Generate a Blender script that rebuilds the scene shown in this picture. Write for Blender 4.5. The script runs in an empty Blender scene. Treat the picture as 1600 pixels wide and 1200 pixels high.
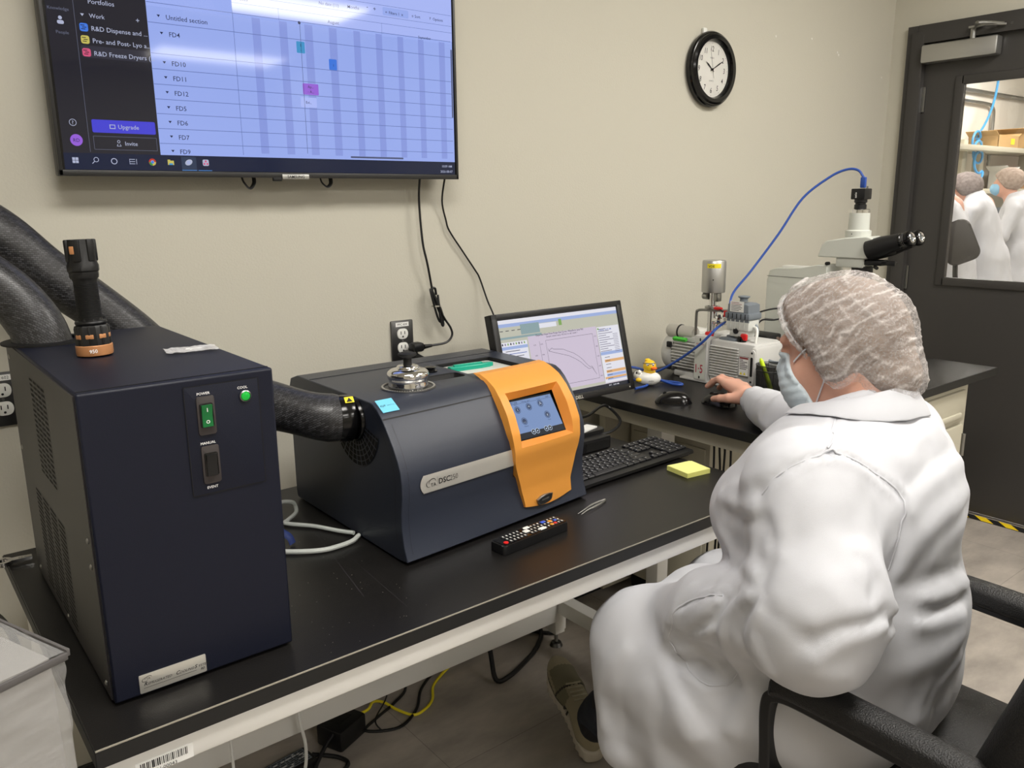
import bpy, bmesh, math, random
import numpy as np
from mathutils import Matrix, Vector, noise
random.seed(7)
C = bpy.context.scene.collection
PI = math.pi

# ------------------------------------------------------------------ camera
yaw, pitch, roll = 0.67459061, 0.22134026, -0.0100163
fw = Vector((math.sin(yaw)*math.cos(pitch), math.cos(yaw)*math.cos(pitch), -math.sin(pitch)))
r0 = Vector((math.cos(yaw), -math.sin(yaw), 0)); u0 = r0.cross(fw)
rt = r0*math.cos(roll) + u0*math.sin(roll); up = -r0*math.sin(roll) + u0*math.cos(roll)
cam_d = bpy.data.cameras.new('camera'); cam = bpy.data.objects.new('camera', cam_d); C.objects.link(cam)
cam.matrix_world = Matrix(((rt.x, up.x, -fw.x, 0), (rt.y, up.y, -fw.y, 0), (rt.z, up.z, -fw.z, 1.4), (0, 0, 0, 1)))
cam_d.sensor_width = 36; cam_d.sensor_fit = 'HORIZONTAL'; cam_d.lens = 1278.39/1600*36
cam_d.clip_start = 0.05; cam_d.clip_end = 60
bpy.context.scene.camera = cam
vs = bpy.context.scene.view_settings
vs.view_transform = 'Standard'; vs.look = 'None'; vs.gamma = 1; vs.use_curve_mapping = False; vs.exposure = -0.06

# ------------------------------------------------------------------ world and lights
world = bpy.data.worlds.new('world'); bpy.context.scene.world = world; world.use_nodes = True
world.node_tree.nodes['Background'].inputs[0].default_value = (.9, .93, 1, 1)
world.node_tree.nodes['Background'].inputs[1].default_value = 0.15
ROOM_H = 2.74
LAMPS = [(0.35, 0.35), (2.55, 0.35), (0.35, -1.95), (2.55, -1.95), (0.35, -4.25), (2.95, -4.25)]
FAR_LAMPS = [(5.6, 1.2), (6.4, 3.1), (8.6, 1.2), (9.2, 3.0)]
def area(name, loc, sx, sy, power, col=(1, .965, .91)):
    l = bpy.data.lights.new(name, 'AREA'); l.shape = 'RECTANGLE'; l.size = sx; l.size_y = sy
    l.energy = power; l.color = col
    o = bpy.data.objects.new(name, l); C.objects.link(o); o.location = loc; return o
for (x, y), p in zip(LAMPS, (25, 33, 21, 24, 10, 10)):
    area('panel_lamp', (x, y, ROOM_H-.03), 1.15, .55, p)
for x, y in FAR_LAMPS:
    area('lab_panel_lamp', (x, y, 2.93), 1.15, .55, 30, (1, .95, .88))

# ------------------------------------------------------------------ helpers
WM = {}
def wmat(o): return WM.get(o.name, Matrix.Identity(4))
def thing(name, label, cat, loc=(0, 0, 0), rotz=0, group=None, rot=None):
    o = bpy.data.objects.new(name, None); C.objects.link(o); o.empty_display_size = .05
    o.location = loc; o.rotation_euler = rot if rot else (0, 0, rotz)
    o['label'] = label; o['category'] = cat
    if group: o['group'] = group
    WM[o.name] = Matrix.LocRotScale(Vector(loc), o.rotation_euler, None)
    return o
def tag(o, label, cat, group=None, kind=None):
    o['label'] = label; o['category'] = cat
    if group: o['group'] = group
    if kind: o['kind'] = kind
    return o

MATS = {}
def mat(name, col, rough=.5, metal=0., spec=.5, bump=0, bscale=200, var=0, vscale=8, emit=None, estr=1, coat=0, alpha=1, trans=0, ior=1.45, sheen=0, sss=0, bstretch=None):
    m = bpy.data.materials.new(name); m.use_nodes = True; nt = m.node_tree; b = nt.nodes['Principled BSDF']
    def srgb(c): return tuple(((x/12.92) if x <= .04045 else ((x+.055)/1.055)**2.4) for x in c)
    c = srgb(col)
    b.inputs['Base Color'].default_value = (*c, 1); b.inputs['Roughness'].default_value = rough
    b.inputs['Metallic'].default_value = metal; b.inputs['Specular IOR Level'].default_value = spec
    b.inputs['IOR'].default_value = ior
    if coat: b.inputs['Coat Weight'].default_value = coat; b.inputs['Coat Roughness'].default_value = .08
    if trans: b.inputs['Transmission Weight'].default_value = trans
    if sheen: b.inputs['Sheen Weight'].default_value = sheen
    if sss:
        b.inputs['Subsurface Weight'].default_value = sss; b.inputs['Subsurface Radius'].default_value = (1, .35, .2)
        b.inputs['Subsurface Scale'].default_value = .01
    if alpha < 1: b.inputs['Alpha'].default_value = alpha
    if emit: b.inputs['Emission Color'].default_value = (*srgb(emit), 1); b.inputs['Emission Strength'].default_value = estr
    tc = nt.nodes.new('ShaderNodeTexCoord')
    src = tc.outputs['Object']
    if bstretch:
        mp = nt.nodes.new('ShaderNodeMapping'); mp.inputs['Scale'].default_value = bstretch
        nt.links.new(src, mp.inputs['Vector']); bsrc = mp.outputs['Vector']
    else: bsrc = src
    if bump:
        n = nt.nodes.new('ShaderNodeTexNoise'); n.inputs['Scale'].default_value = bscale; n.inputs['Detail'].default_value = 3
        bp_ = nt.nodes.new('ShaderNodeBump'); bp_.inputs['Strength'].default_value = bump; bp_.inputs['Distance'].default_value = .002
        nt.links.new(bsrc, n.inputs['Vector']); nt.links.new(n.outputs['Fac'], bp_.inputs['Height']); nt.links.new(bp_.outputs['Normal'], b.inputs['Normal'])
    if var:
        n = nt.nodes.new('ShaderNodeTexNoise'); n.inputs['Scale'].default_value = vscale; n.inputs['Detail'].default_value = 5
        mx = nt.nodes.new('ShaderNodeMix'); mx.data_type = 'RGBA'
        mx.inputs['A'].default_value = (*srgb([max(0, x-var) for x in col]), 1); mx.inputs['B'].default_value = (*srgb([min(1, x+var) for x in col]), 1)
        nt.links.new(bsrc, n.inputs['Vector']); nt.links.new(n.outputs['Fac'], mx.inputs['Factor']); nt.links.new(mx.outputs['Result'], b.inputs['Base Color'])
    MATS[name] = m
    return m

def tr(x, y, z): return Matrix.Translation((x, y, z))
def rz(a): return Matrix.Rotation(a, 4, 'Z')
def rx(a): return Matrix.Rotation(a, 4, 'X')
def ry(a): return Matrix.Rotation(a, 4, 'Y')
def frame(o, xd, yd):
    x = Vector(xd).normalized(); y = Vector(yd); z = x.cross(y).normalized(); y = z.cross(x)
    return Matrix(((x.x, y.x, z.x, o[0]), (x.y, y.y, z.y, o[1]), (x.z, y.z, z.z, o[2]), (0, 0, 0, 1)))
def front(x, y, z): return frame((x, y, z), (1, 0, 0), (0, 0, 1))       # faces -y
def leftw(x, y, z): return frame((x, y, z), (0, -1, 0), (0, 0, 1))      # faces -x
def axis_m(p, d):
    d = Vector(d).normalized(); t = Vector((0, 0, 1)) if abs(d.z) < .9 else Vector((1, 0, 0))
    x = t.cross(d).normalized(); y = d.cross(x)
    return Matrix(((x.x, y.x, d.x, p[0]), (x.y, y.y, d.y, p[1]), (x.z, y.z, d.z, p[2]), (0, 0, 0, 1)))

TXT = {}
def glyphs(s, bold, shear):
    k = (s, bold, shear)
    if k not in TXT:
        cu = bpy.data.curves.new('t', 'FONT'); cu.body = s; cu.size = 1; cu.resolution_u = 2; cu.offset = bold; cu.shear = shear
        ob = bpy.data.objects.new('t', cu); C.objects.link(ob)
        dg = bpy.context.evaluated_depsgraph_get(); me = ob.evaluated_get(dg).to_mesh()
        v = [tuple(q.co) for q in me.vertices]; f = [tuple(p.vertices) for p in me.polygons]
        ob.evaluated_get(dg).to_mesh_clear(); bpy.data.objects.remove(ob); bpy.data.curves.remove(cu)
        TXT[k] = (v, f)
    return TXT[k]

def catmull(pts, n=6, closed=False):
    P = [Vector(p) for p in pts]; out = []
    N = len(P); segs = N if closed else N-1
    for i in range(segs):
        if closed: a, b, c, d = P[(i-1) % N], P[i], P[(i+1) % N], P[(i+2) % N]
        else:
            b, c = P[i], P[i+1]; a = P[i-1] if i > 0 else b*2-c; d = P[i+2] if i+2 < N else c*2-b
        for k in range(n):
            t = k/n
            out.append(.5*((2*b)+(c-a)*t+(2*a-5*b+4*c-d)*t*t+(-a+3*b-3*c+d)*t*t*t))
    if not closed: out.append(P[-1])
    return out

class MB:
    def __init__(s): s.V = []; s.F = []; s.M = []; s.mats = []
    def mi(s, m):
        if m not in s.mats: s.mats.append(m)
        return s.mats.index(m)
    def add(s, verts, faces, m, M=None):
        b = len(s.V); k = s.mi(m)
        for v in verts:
            v = Vector(v)
            s.V.append(M @ v if M is not None else v)
        for f in faces: s.F.append([b+i for i in f]); s.M.append(k)
        return s
    def bmadd(s, bm, m, M=None):
        bm.verts.index_update()
        s.add([v.co.copy() for v in bm.verts], [[v.index for v in f.verts] for f in bm.faces], m, M); bm.free(); return s
    def box(s, c, size, m, M=None, bev=0, seg=2, rot=None):
        bm = bmesh.new(); bmesh.ops.create_cube(bm, size=1)
        for v in bm.verts: v.co = Vector((v.co.x*size[0], v.co.y*size[1], v.co.z*size[2]))
        if bev: bmesh.ops.bevel(bm, geom=bm.edges[:], offset=min(bev, min(size)*.49), segments=seg, profile=.5, affect='EDGES')
        T = tr(*c)
        if rot is not None: T = T @ rot
        return s.bmadd(bm, m, (M @ T) if M is not None else T)
    def rbox(s, c, size, m, M=None, r=.01, seg=5, bev=0):
        # plate with rounded corners in its local xy plane, thickness along z
        w, h, d = size; pts = []
        for cx, cy, a0 in ((1, 1, 0), (-1, 1, 90), (-1, -1, 180), (1, -1, 270)):
            for k in range(seg+1):
                a = math.radians(a0+90*k/seg); pts.append((cx*(w/2-r)+r*math.cos(a), cy*(h/2-r)+r*math.sin(a)))
        T = tr(*c); T = (M @ T) if M is not None else T
        return s.prism(pts, -d/2, d/2, m, T, bev)
    def prism(s, pts, z0, z1, m, M=None, bev=0):
        n = len(pts)
        if bev:
            bm = bmesh.new(); a = [bm.verts.new((p[0], p[1], z0)) for p in pts]; b = [bm.verts.new((p[0], p[1], z1)) for p in pts]
            bm.faces.new(a[::-1]); tf = bm.faces.new(b)
            for i in range(n): bm.faces.new((a[i], a[(i+1) % n], b[(i+1) % n], b[i]))
            bmesh.ops.bevel(bm, geom=list(tf.edges), offset=bev, segments=2, profile=.5, affect='EDGES')
            return s.bmadd(bm, m, M)
        v = [(p[0], p[1], z0) for p in pts]+[(p[0], p[1], z1) for p in pts]
        f = [list(range(n))[::-1], list(range(n, 2*n))]+[[i, (i+1) % n, n+(i+1) % n, n+i] for i in range(n)]
        return s.add(v, f, m, M)
    def poly(s, pts, m, M=None): return s.add(pts, [list(range(len(pts)))], m, M)
    def rect(s, x0, y0, x1, y1, m, M=None, z=0): return s.poly([(x0, y0, z), (x1, y0, z), (x1, y1, z), (x0, y1, z)], m, M)
    def disc(s, x, y, r, m, M=None, z=0, n=24, r0=0):
        o = [(x+r*math.cos(2*PI*i/n), y+r*math.sin(2*PI*i/n), z) for i in range(n)]
        if not r0: return s.poly(o, m, M)
        o += [(x+r0*math.cos(2*PI*i/n), y+r0*math.sin(2*PI*i/n), z) for i in range(n)]
        return s.add(o, [[i, (i+1) % n, n+(i+1) % n, n+i] for i in range(n)], m, M)
    def line(s, p, q, w, m, M=None, z=0):
        a = Vector((p[0], p[1])); b = Vector((q[0], q[1])); d = (b-a).normalized(); n = Vector((-d.y, d.x))*w/2
        return s.poly([(*(a-n), z), (*(b-n), z), (*(b+n), z), (*(a+n), z)], m, M)
    def cyl(s, p0, p1, r, m, r1=None, seg=20, M=None):
        p0 = Vector(p0); p1 = Vector(p1); L = (p1-p0).length; r1 = r if r1 is None else r1
        T = axis_m(p0, p1-p0); T = (M @ T) if M is not None else T
        return s.lathe([(0, 0), (r, 0), (r1, L), (0, L)], m, T, seg)
    def lathe(s, prof, m, M=None, seg=32):
        v = []; f = []; idx = []
        for r, z in prof:
            if r <= 1e-7: idx.append([len(v)]); v.append((0, 0, z))
            else:
                idx.append(list(range(len(v), len(v)+seg)))
                v += [(r*math.cos(2*PI*i/seg), r*math.sin(2*PI*i/seg), z) for i in range(seg)]
        for a, b in zip(idx, idx[1:]):
            for i in range(seg):
                j = (i+1) % seg
                if len(a) == 1 and len(b) == 1: break
                if len(a) == 1: f.append([a[0], b[j], b[i]])
                elif len(b) == 1: f.append([a[i], a[j], b[0]])
                else: f.append([a[i], a[j], b[j], b[i]])
        return s.add(v, f, m, M)
    def tube(s, pts, r, m, seg=8, n=6, closed=False, flat=1, M=None, caps=True):
        P = catmull(pts, n, closed) if n > 1 else [Vector(p) for p in pts]
        N = len(P); ring = []; v = []; f = []
        rr = (lambda i: r) if not isinstance(r, (list, tuple)) else (lambda i: float(np.interp(i/(N-1)*(len(r)-1), range(len(r)), r)))
        t0 = (P[1]-P[0]).normalized(); nx = t0.orthogonal().normalized()
        for i in range(N):
            if closed: t = (P[(i+1) % N]-P[i-1]).normalized()
            else: t = (P[min(i+1, N-1)]-P[max(i-1, 0)]).normalized()
            nx = (nx-t*nx.dot(t)).normalized(); ny = t.cross(nx)
            for k in range(seg):
                a = 2*PI*k/seg; v.append(P[i]+nx*math.cos(a)*rr(i)+ny*math.sin(a)*rr(i)*flat)
        for i in range(N if closed else N-1):
            for k in range(seg):
                a = i*seg+k; b = i*seg+(k+1) % seg; c = ((i+1) % N)*seg+(k+1) % seg; d = ((i+1) % N)*seg+k
                f.append([a, b, c, d])
        if not closed and caps: f.append(list(range(seg))[::-1]); f.append([(N-1)*seg+k for k in range(seg)])
        return s.add(v, f, m, M)
    def ell(s, c, r, m, M=None, seg=20, rings=12):
        prof = [(math.sin(PI*i/rings), -math.cos(PI*i/rings)) for i in range(rings+1)]
        prof[0] = (0, -1); prof[-1] = (0, 1)
        T = tr(*c) @ Matrix.Diagonal((*r, 1)); T = (M @ T) if M is not None else T
        return s.lathe(prof, m, T, seg)
    def text(s, t, size, m, M, align='L', bold=0, shear=0, sx=1):
        v, f = glyphs(t, bold, shear)
        if not v: return s
        w = max(q[0] for q in v); x0 = min(q[0] for q in v)
        off = {'L': 0, 'C': -(w+x0)/2, 'R': -w}[align]
        return s.add([((q[0]+off)*size*sx, q[1]*size, 0) for q in v], f, m, M)
    def build(s, name, parent=None, smooth=35, M=None, bevel=0, local=False):
        me = bpy.data.meshes.new(name)
        T = Matrix.Identity(4)
        if M is not None: T = M
        org = Vector((0, 0, 0))
        if parent is not None and not local: T = wmat(parent).inverted() @ T
        V = [T @ v for v in s.V]
        if parent is None and V:
            org = Vector((sum(v.x for v in V)/len(V), sum(v.y for v in V)/len(V), min(v.z for v in V))); V = [v-org for v in V]
        me.from_pydata([tuple(v) for v in V], [], s.F)
        for m in s.mats: me.materials.append(MATS[m] if isinstance(m, str) else m)
        me.polygons.foreach_set('material_index', s.M)
        bm = bmesh.new(); bm.from_mesh(me); bmesh.ops.recalc_face_normals(bm, faces=bm.faces[:]) if s.recalc else None
        bm.to_mesh(me); bm.free()
        if smooth:
            me.polygons.foreach_set('use_smooth', [True]*len(me.polygons)); me.set_sharp_from_angle(angle=math.radians(smooth))
        me.update()
        o = bpy.data.objects.new(name, me); C.objects.link(o); o.location = org
        WM[o.name] = tr(*org)
        if parent is not None: o.parent = parent; WM[o.name] = wmat(parent)
        if bevel:
            md = o.modifiers.new('bevel', 'BEVEL'); md.width = bevel; md.segments = 2; md.limit_method = 'ANGLE'; md.angle_limit = math.radians(40)
        return o
    recalc = True
def solid(name, c, size, m, parent=None, bevel=0, kind=None):
    o = MB().box(c, size, m).build(name, parent, bevel=bevel)
    if kind: o['kind'] = kind
    return o
def dup(root, loc=None, rotz=None, label=None, group=None):
    r = root.copy(); C.objects.link(r)
    if loc is not None: r.location = loc
    if rotz is not None: r.rotation_euler = (0, 0, rotz)
    if label: r['label'] = label
    if group: r['group'] = group
    for ch in list(root.children):
        c = ch.copy(); C.objects.link(c); c.parent = r
        for g in ch.children:
            d = g.copy(); C.objects.link(d); d.parent = c
    return r

# ------------------------------------------------------------------ materials
mat('wall_paint', (.762, .748, .695), .75, bump=.25, bscale=180)
mat('white_paint', (.92, .915, .90), .45)
mat('ceiling_paint', (.86, .85, .82), .9, bump=.4, bscale=150)
mat('door_paint', (.235, .228, .222), .38, bump=.08, bscale=300)
mat('rubber_base', (.16, .165, .165), .6)
mat('steel', (.62, .62, .61), .35, 1.0)
mat('dark_steel', (.42, .42, .42), .4, 1.0)
mat('chrome', (.9, .9, .9), .08, 1.0)
mat('brushed', (.72, .72, .71), .38, .9, bump=.1, bscale=60)
mat('black_plastic', (.075, .075, .08), .42)
mat('black_gloss', (.04, .04, .045), .16)
mat('black_matte', (.05, .05, .052), .6)
mat('bench_black', (.095, .09, .088), .33, bump=.12, bscale=500, var=.012, vscale=25, spec=.4)
mat('bench_edge', (.10, .10, .10), .5)
mat('edge_worn', (.62, .60, .55), .45)
mat('navy', (.070, .084, .145), .45, spec=.35, bump=.12, bscale=900)
mat('navy_side', (.175, .165, .175), .42, bump=.1, bscale=900)
mat('navy_body', (.165, .185, .235), .36, bump=.18, bscale=1200)
mat('navy_line', (.03, .03, .04), .6)
mat('vent_hole', (.015, .015, .018), .8)
mat('orange', (.87, .59, .25), .42, bump=.2, bscale=1300)
mat('orange_in', (.84, .52, .17), .45, bump=.2, bscale=1300)
mat('silver_plate', (.80, .79, .76), .33, .55)
mat('white_plastic', (.88, .88, .86), .4)
mat('instrument_white', (.80, .81, .78), .4)
mat('cast_grey', (.80, .80, .79), .42, .15, bump=.3, bscale=700)
mat('slate', (.44, .47, .50), .45)
mat('red', (.80, .12, .12), .4)
mat('red_ink', (.70, .13, .25), .6)
mat('yellow_label', (.95, .88, .18), .5)
mat('ink', (.08, .08, .09), .6)
mat('white_ink', (.93, .93, .93), .5)
mat('paper', (.92, .92, .91), .6)
mat('beige_metal', (.76, .74, .67), .45)
mat('copper_paint', (.78, .55, .37), .38, .25)
mat('blue_cable', (.16, .30, .62), .4)
mat('green', (.05, .42, .20), .35)
mat('teal', (.12, .62, .52), .25, alpha=1)
mat('skin', (.80, .61, .53), .5, sss=.12, bump=.15, bscale=350, var=.03, vscale=30)
mat('coat', (.785, .79, .812), .75, sheen=.1, bump=.25, bscale=1400)
def coat_wrinkles():
    nt = MATS['coat'].node_tree; L = nt.links.new; b1 = [n for n in nt.nodes if n.type == 'BUMP'][0]; tc = [n for n in nt.nodes if n.type == 'TEX_COORD'][0]
    n = nt.nodes.new('ShaderNodeTexNoise'); n.inputs['Scale'].default_value = 7; n.inputs['Detail'].default_value = 2; n.inputs['Distortion'].default_value = .25; n.inputs['Roughness'].default_value = .4
    mp = nt.nodes.new('ShaderNodeMapping'); mp.inputs['Scale'].default_value = (1.5, 1.5, .9); mp.inputs['Rotation'].default_value = (.4, .5, .2)
    b2 = nt.nodes.new('ShaderNodeBump'); b2.inputs['Strength'].default_value = .30; b2.inputs['Distance'].default_value = .02
    L(tc.outputs['Object'], mp.inputs['Vector']); L(mp.outputs['Vector'], n.inputs['Vector']); L(n.outputs['Fac'], b2.inputs['Height']); L(b2.outputs['Normal'], b1.inputs['Normal'])
coat_wrinkles()
mat('jeans', (.12, .14, .19), .8, bump=.3, bscale=900)
mat('leather', (.075, .072, .072), .42, bump=.7, bscale=420)
# ------------------------------------------------------------------ room shell
YW, XR = 1.972, 3.775
def floor_mat():
    m = bpy.data.materials.new('vinyl_floor'); m.use_nodes = True; nt = m.node_tree; b = nt.nodes['Principled BSDF']
    tc = nt.nodes.new('ShaderNodeTexCoord'); br = nt.nodes.new('ShaderNodeTexBrick')
    br.inputs['Scale'].default_value = 1; br.inputs['Brick Width'].default_value = .92; br.inputs['Row Height'].default_value = .46
    br.inputs['Mortar Size'].default_value = .0012; br.offset = .33
    br.inputs['Color1'].default_value = (.385, .345, .305, 1); br.inputs['Color2'].default_value = (.345, .313, .28, 1); br.inputs['Mortar'].default_value = (.24, .215, .19, 1)
    n1 = nt.nodes.new('ShaderNodeTexNoise'); n1.inputs['Scale'].default_value = 3.5; n1.inputs['Detail'].default_value = 8; n1.inputs['Roughness'].default_value = .62
    mp = nt.nodes.new('ShaderNodeMapping'); mp.inputs['Scale'].default_value = (1, 2.2, 1)
    cr = nt.nodes.new('ShaderNodeValToRGB'); cr.color_ramp.elements[0].position = .3; cr.color_ramp.elements[0].color = (.70, .70, .70, 1); cr.color_ramp.elements[1].position = .72; cr.color_ramp.elements[1].color = (1.35, 1.34, 1.33, 1)
    mx = nt.nodes.new('ShaderNodeMix'); mx.data_type = 'RGBA'; mx.blend_type = 'MULTIPLY'; mx.inputs['Factor'].default_value = 1
    L = nt.links.new
    L(tc.outputs['Object'], br.inputs['Vector']); L(tc.outputs['Object'], mp.inputs['Vector']); L(mp.outputs['Vector'], n1.inputs['Vector'])
    L(n1.outputs['Fac'], cr.inputs['Fac']); L(br.outputs['Color'], mx.inputs['A']); L(cr.outputs['Color'], mx.inputs['B']); L(mx.outputs['Result'], b.inputs['Base Color'])
    b.inputs['Roughness'].default_value = .42
    bp_ = nt.nodes.new('ShaderNodeBump'); bp_.inputs['Strength'].default_value = .15; bp_.inputs['Distance'].default_value = .002
    L(n1.outputs['Fac'], bp_.inputs['Height']); L(bp_.outputs['Normal'], b.inputs['Normal'])
    MATS['vinyl_floor'] = m
floor_mat()
mat('lab_floor', (.62, .61, .58), .4); mat('lab_wall', (.93, .91, .87), .6)
X0, Y0 = -1.9, -5.4
solid('floor', ((X0+XR)/2+.06, (Y0+YW)/2, -.05), (XR-X0+.12, YW-Y0, .1), 'vinyl_floor', kind='structure')
solid('ceiling', ((X0+XR)/2, (Y0+YW)/2, ROOM_H+.05), (XR-X0, YW-Y0, .1), 'ceiling_paint', kind='structure')
solid('wall_back', ((X0+XR)/2, YW+.06, ROOM_H/2), (XR-X0+.24, .12, ROOM_H), 'wall_paint', kind='structure')
solid('wall_left', (X0-.06, (Y0+YW)/2, ROOM_H/2), (.12, YW-Y0, ROOM_H), 'wall_paint', kind='structure')
solid('wall_front', ((X0+XR)/2, Y0-.06, ROOM_H/2), (XR-X0+.24, .12, ROOM_H), 'wall_paint', kind='structure')
# right wall with the door opening
DY0, DY1, DT = 0.91, 1.822, 2.045          # door leaf
b = MB(); yo0, yo1, zo = DY0-.045, DY1+.045, DT+.045
b.box((XR+.06, (YW+yo1)/2, ROOM_H/2), (.12, YW-yo1, ROOM_H), 'wall_paint')
b.box((XR+.06, (Y0+yo0)/2, ROOM_H/2), (.12, yo0-Y0, ROOM_H), 'wall_paint')
b.box((XR+.06, (yo0+yo1)/2, (zo+ROOM_H)/2), (.12, yo1-yo0, ROOM_H-zo), 'wall_paint')
b.build('wall_right')['kind'] = 'structure'
b = MB()
b.box((XR+.045, yo1-.024, zo/2), (.16, .055, zo), 'door_paint', bev=.003); b.box((XR+.045, yo0+.024, zo/2), (.16, .055, zo), 'door_paint', bev=.003)
b.box((XR+.045, (yo0+yo1)/2, zo-.022), (.156, yo1-yo0-.10, .055), 'door_paint')
for yy in (yo1+.005, yo0-.005): b.box((XR-.012, yy, zo/2+.012), (.02, .045, zo+.030), 'door_paint')
b.box((XR-.0125, (yo0+yo1)/2, zo+.005), (.019, yo1-yo0-.036, .045), 'door_paint')
fr = b.build('trim_1'); fr['kind'] = 'structure'
# door leaf with glazed opening
WY0, WY1, WZ0, WZ1 = DY0+.17, 1.652, 1.036, 1.868
b = MB(); xl = XR-.002; th = .044
def leaf(y0, y1, z0, z1): b.box((xl+th/2, (y0+y1)/2, (z0+z1)/2), (th, y1-y0, z1-z0), 'door_paint')
leaf(DY0+.003, WY0, .012, DT-.004); leaf(WY1, DY1-.003, .012, DT-.004); leaf(WY0, WY1, .012, WZ0); leaf(WY0, WY1, WZ1, DT-.004)
door = b.build('door_1'); door['kind'] = 'structure'
b = MB()
for y0, y1, z0, z1 in ((WY0-.025, WY0+.012, WZ0-.025, WZ1+.025), (WY1-.012, WY1+.025, WZ0-.025, WZ1+.025)): b.box((xl-.004, (y0+y1)/2, (z0+z1)/2), (.014, y1-y0, z1-z0), 'door_paint', bev=.004)
for z0, z1 in ((WZ0-.025, WZ0+.012), (WZ1-.012, WZ1+.025)): b.box((xl-.004, (WY0+WY1)/2, (z0+z1)/2), (.014, WY1-WY0, z1-z0), 'door_paint', bev=.004)
b.build('window_bead', door)
mat('glass', (1, 1, 1), .0, trans=1, ior=1.45, spec=.5)
b = MB(); b.box((xl+.022, (WY0+WY1)/2, (WZ0+WZ1)/2), (.006, WY1-WY0, WZ1-WZ0), 'glass'); b.build('glass_pane', door)
for z in (1.81, 1.037, .25):
    b = MB(); b.cyl((XR-.014, DY1+.004, z-.055), (XR-.014, DY1+.004, z+.055), .0075, 'steel'); b.box((XR-.006, DY1+.004, z), (.006, .05, .105), 'steel')
    for k in (-.02, .02): b.cyl((XR-.014, DY1+.004, z+k-.001), (XR-.014, DY1+.004, z+k+.001), .0082, 'ink')
    b.build('hinge', door)
b = MB(); b.rbox((0, 0, .012), (.055, .17, .006), 'steel', leftw(XR-.002, DY0+.075, 1.0), r=.01)
b.cyl((XR-.002, DY0+.075, 1.02), (XR-.055, DY0+.075, 1.02), .010, 'steel'); b.tube([(XR-.055, DY0+.07, 1.02), (XR-.058, DY0+.12, 1.02), (XR-.055, DY0+.19, 1.018)], .009, 'steel')
b.build('door_handle', door)
# closer
cl = thing('door_closer', 'grey metal door closer mounted at the top of the dark door', 'door closer', (XR-.03, 1.657, 1.95))
b = MB(); b.box((XR-.034, 1.660, 1.992), (.055, .305, .074), 'slate_metal' if 'slate_metal' in MATS else 'brushed', bev=.008); b.build('cover', cl)
b = MB(); b.cyl((XR-.034, 1.615, 2.026), (XR-.034, 1.615, 2.068), .012, 'steel'); b.box((XR-.05, 1.60, 2.072), (.02, .05, .008), 'steel')
b.tube([(XR-.05, 1.60, 2.074), (XR-.12, 1.56, 2.074), (XR-.040, 1.50, 2.070)], .007, 'steel', n=4); b.tube([(XR-.05, 1.61, 2.068), (XR-.09, 1.55, 2.068), (XR-.04, 1.49, 2.066)], .005, 'steel', n=4)
b.build('arm', cl)
b = MB(); b.box((XR-.026, 1.50, 2.068), (.008, .09, .028), 'steel', bev=.003)
for k in (-.03, .03): b.cyl((XR-.03, 1.50+k, 2.068), (XR-.034, 1.50+k, 2.068), .006, 'dark_steel')
b.build('bracket', cl)
# floor tape
mat('tape_yellow', (.93, .80, .12), .5)
b = MB(); b.box((XR-.035, 1.06, .001), (.05, .95, .002), 'ink')
y = .6
while y < 1.50:
    b.add([(XR-.06, y, .0024), (XR-.01, y+.05, .0024), (XR-.01, y+.1, .0024), (XR-.06, y+.05, .0024)], [[0, 1, 2, 3]], 'tape_yellow'); y += .1
tag(b.build('hazard_tape'), 'black and yellow striped tape on the floor along the door sill', 'tape')
# baseboards
def base(name, c, s): solid(name, c, s, 'rubber_base', kind='structure', bevel=.003)
base('baseboard_back', ((X0+XR)/2, YW-.004, .05), (XR-X0, .008, .10))
base('baseboard_right', (XR-.004, (YW+yo1)/2, .05), (.008, YW-yo1-.01, .10))
base('baseboard_left', (X0+.004, (Y0+YW)/2, .05), (.008, YW-Y0, .10))
# dents and screw marks on the wall
mat('plaster', (.9, .89, .86), .8)
b = MB()
for x, z in ((2.885, 2.0), (3.13, 2.016), (3.325, 1.984), (3.335, 1.975), (3.70, 1.914)):
    b.ell((x, YW-.001, z), (.004, .0018, .005), 'plaster', seg=8, rings=5)
w = b.build('wall_patch'); tag(w, 'small white filler specks on the beige wall beside the clock', 'wall marks', kind='structure')
# ceiling panels
mat('diffuser', (.95, .95, .95), .5, emit=(1, .98, .95), estr=8)
def lamp(x, y, z, lab):
    t = thing('ceiling_light', lab, 'ceiling light', (x, y, z), 0, 'recessed ceiling light panels')
    b = MB()
    for dx, dy, sx, sy in ((0, .30, 1.22, .02), (0, -.30, 1.22, .02), (.60, 0, .02, .6), (-.60, 0, .02, .6)): b.box((x+dx, y+dy, z-.006), (sx, sy, .012), 'white_paint')
    b.build('frame', t); MB().box((x, y, z-.004), (1.18, .58, .006), 'diffuser').build('diffuser', t)
for x, y in LAMPS: lamp(x, y, ROOM_H, 'white rectangular ceiling light panel in the office')
for x, y in FAR_LAMPS: lamp(x, y, 2.96, 'white rectangular ceiling light panel in the lab beyond the door')

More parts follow.
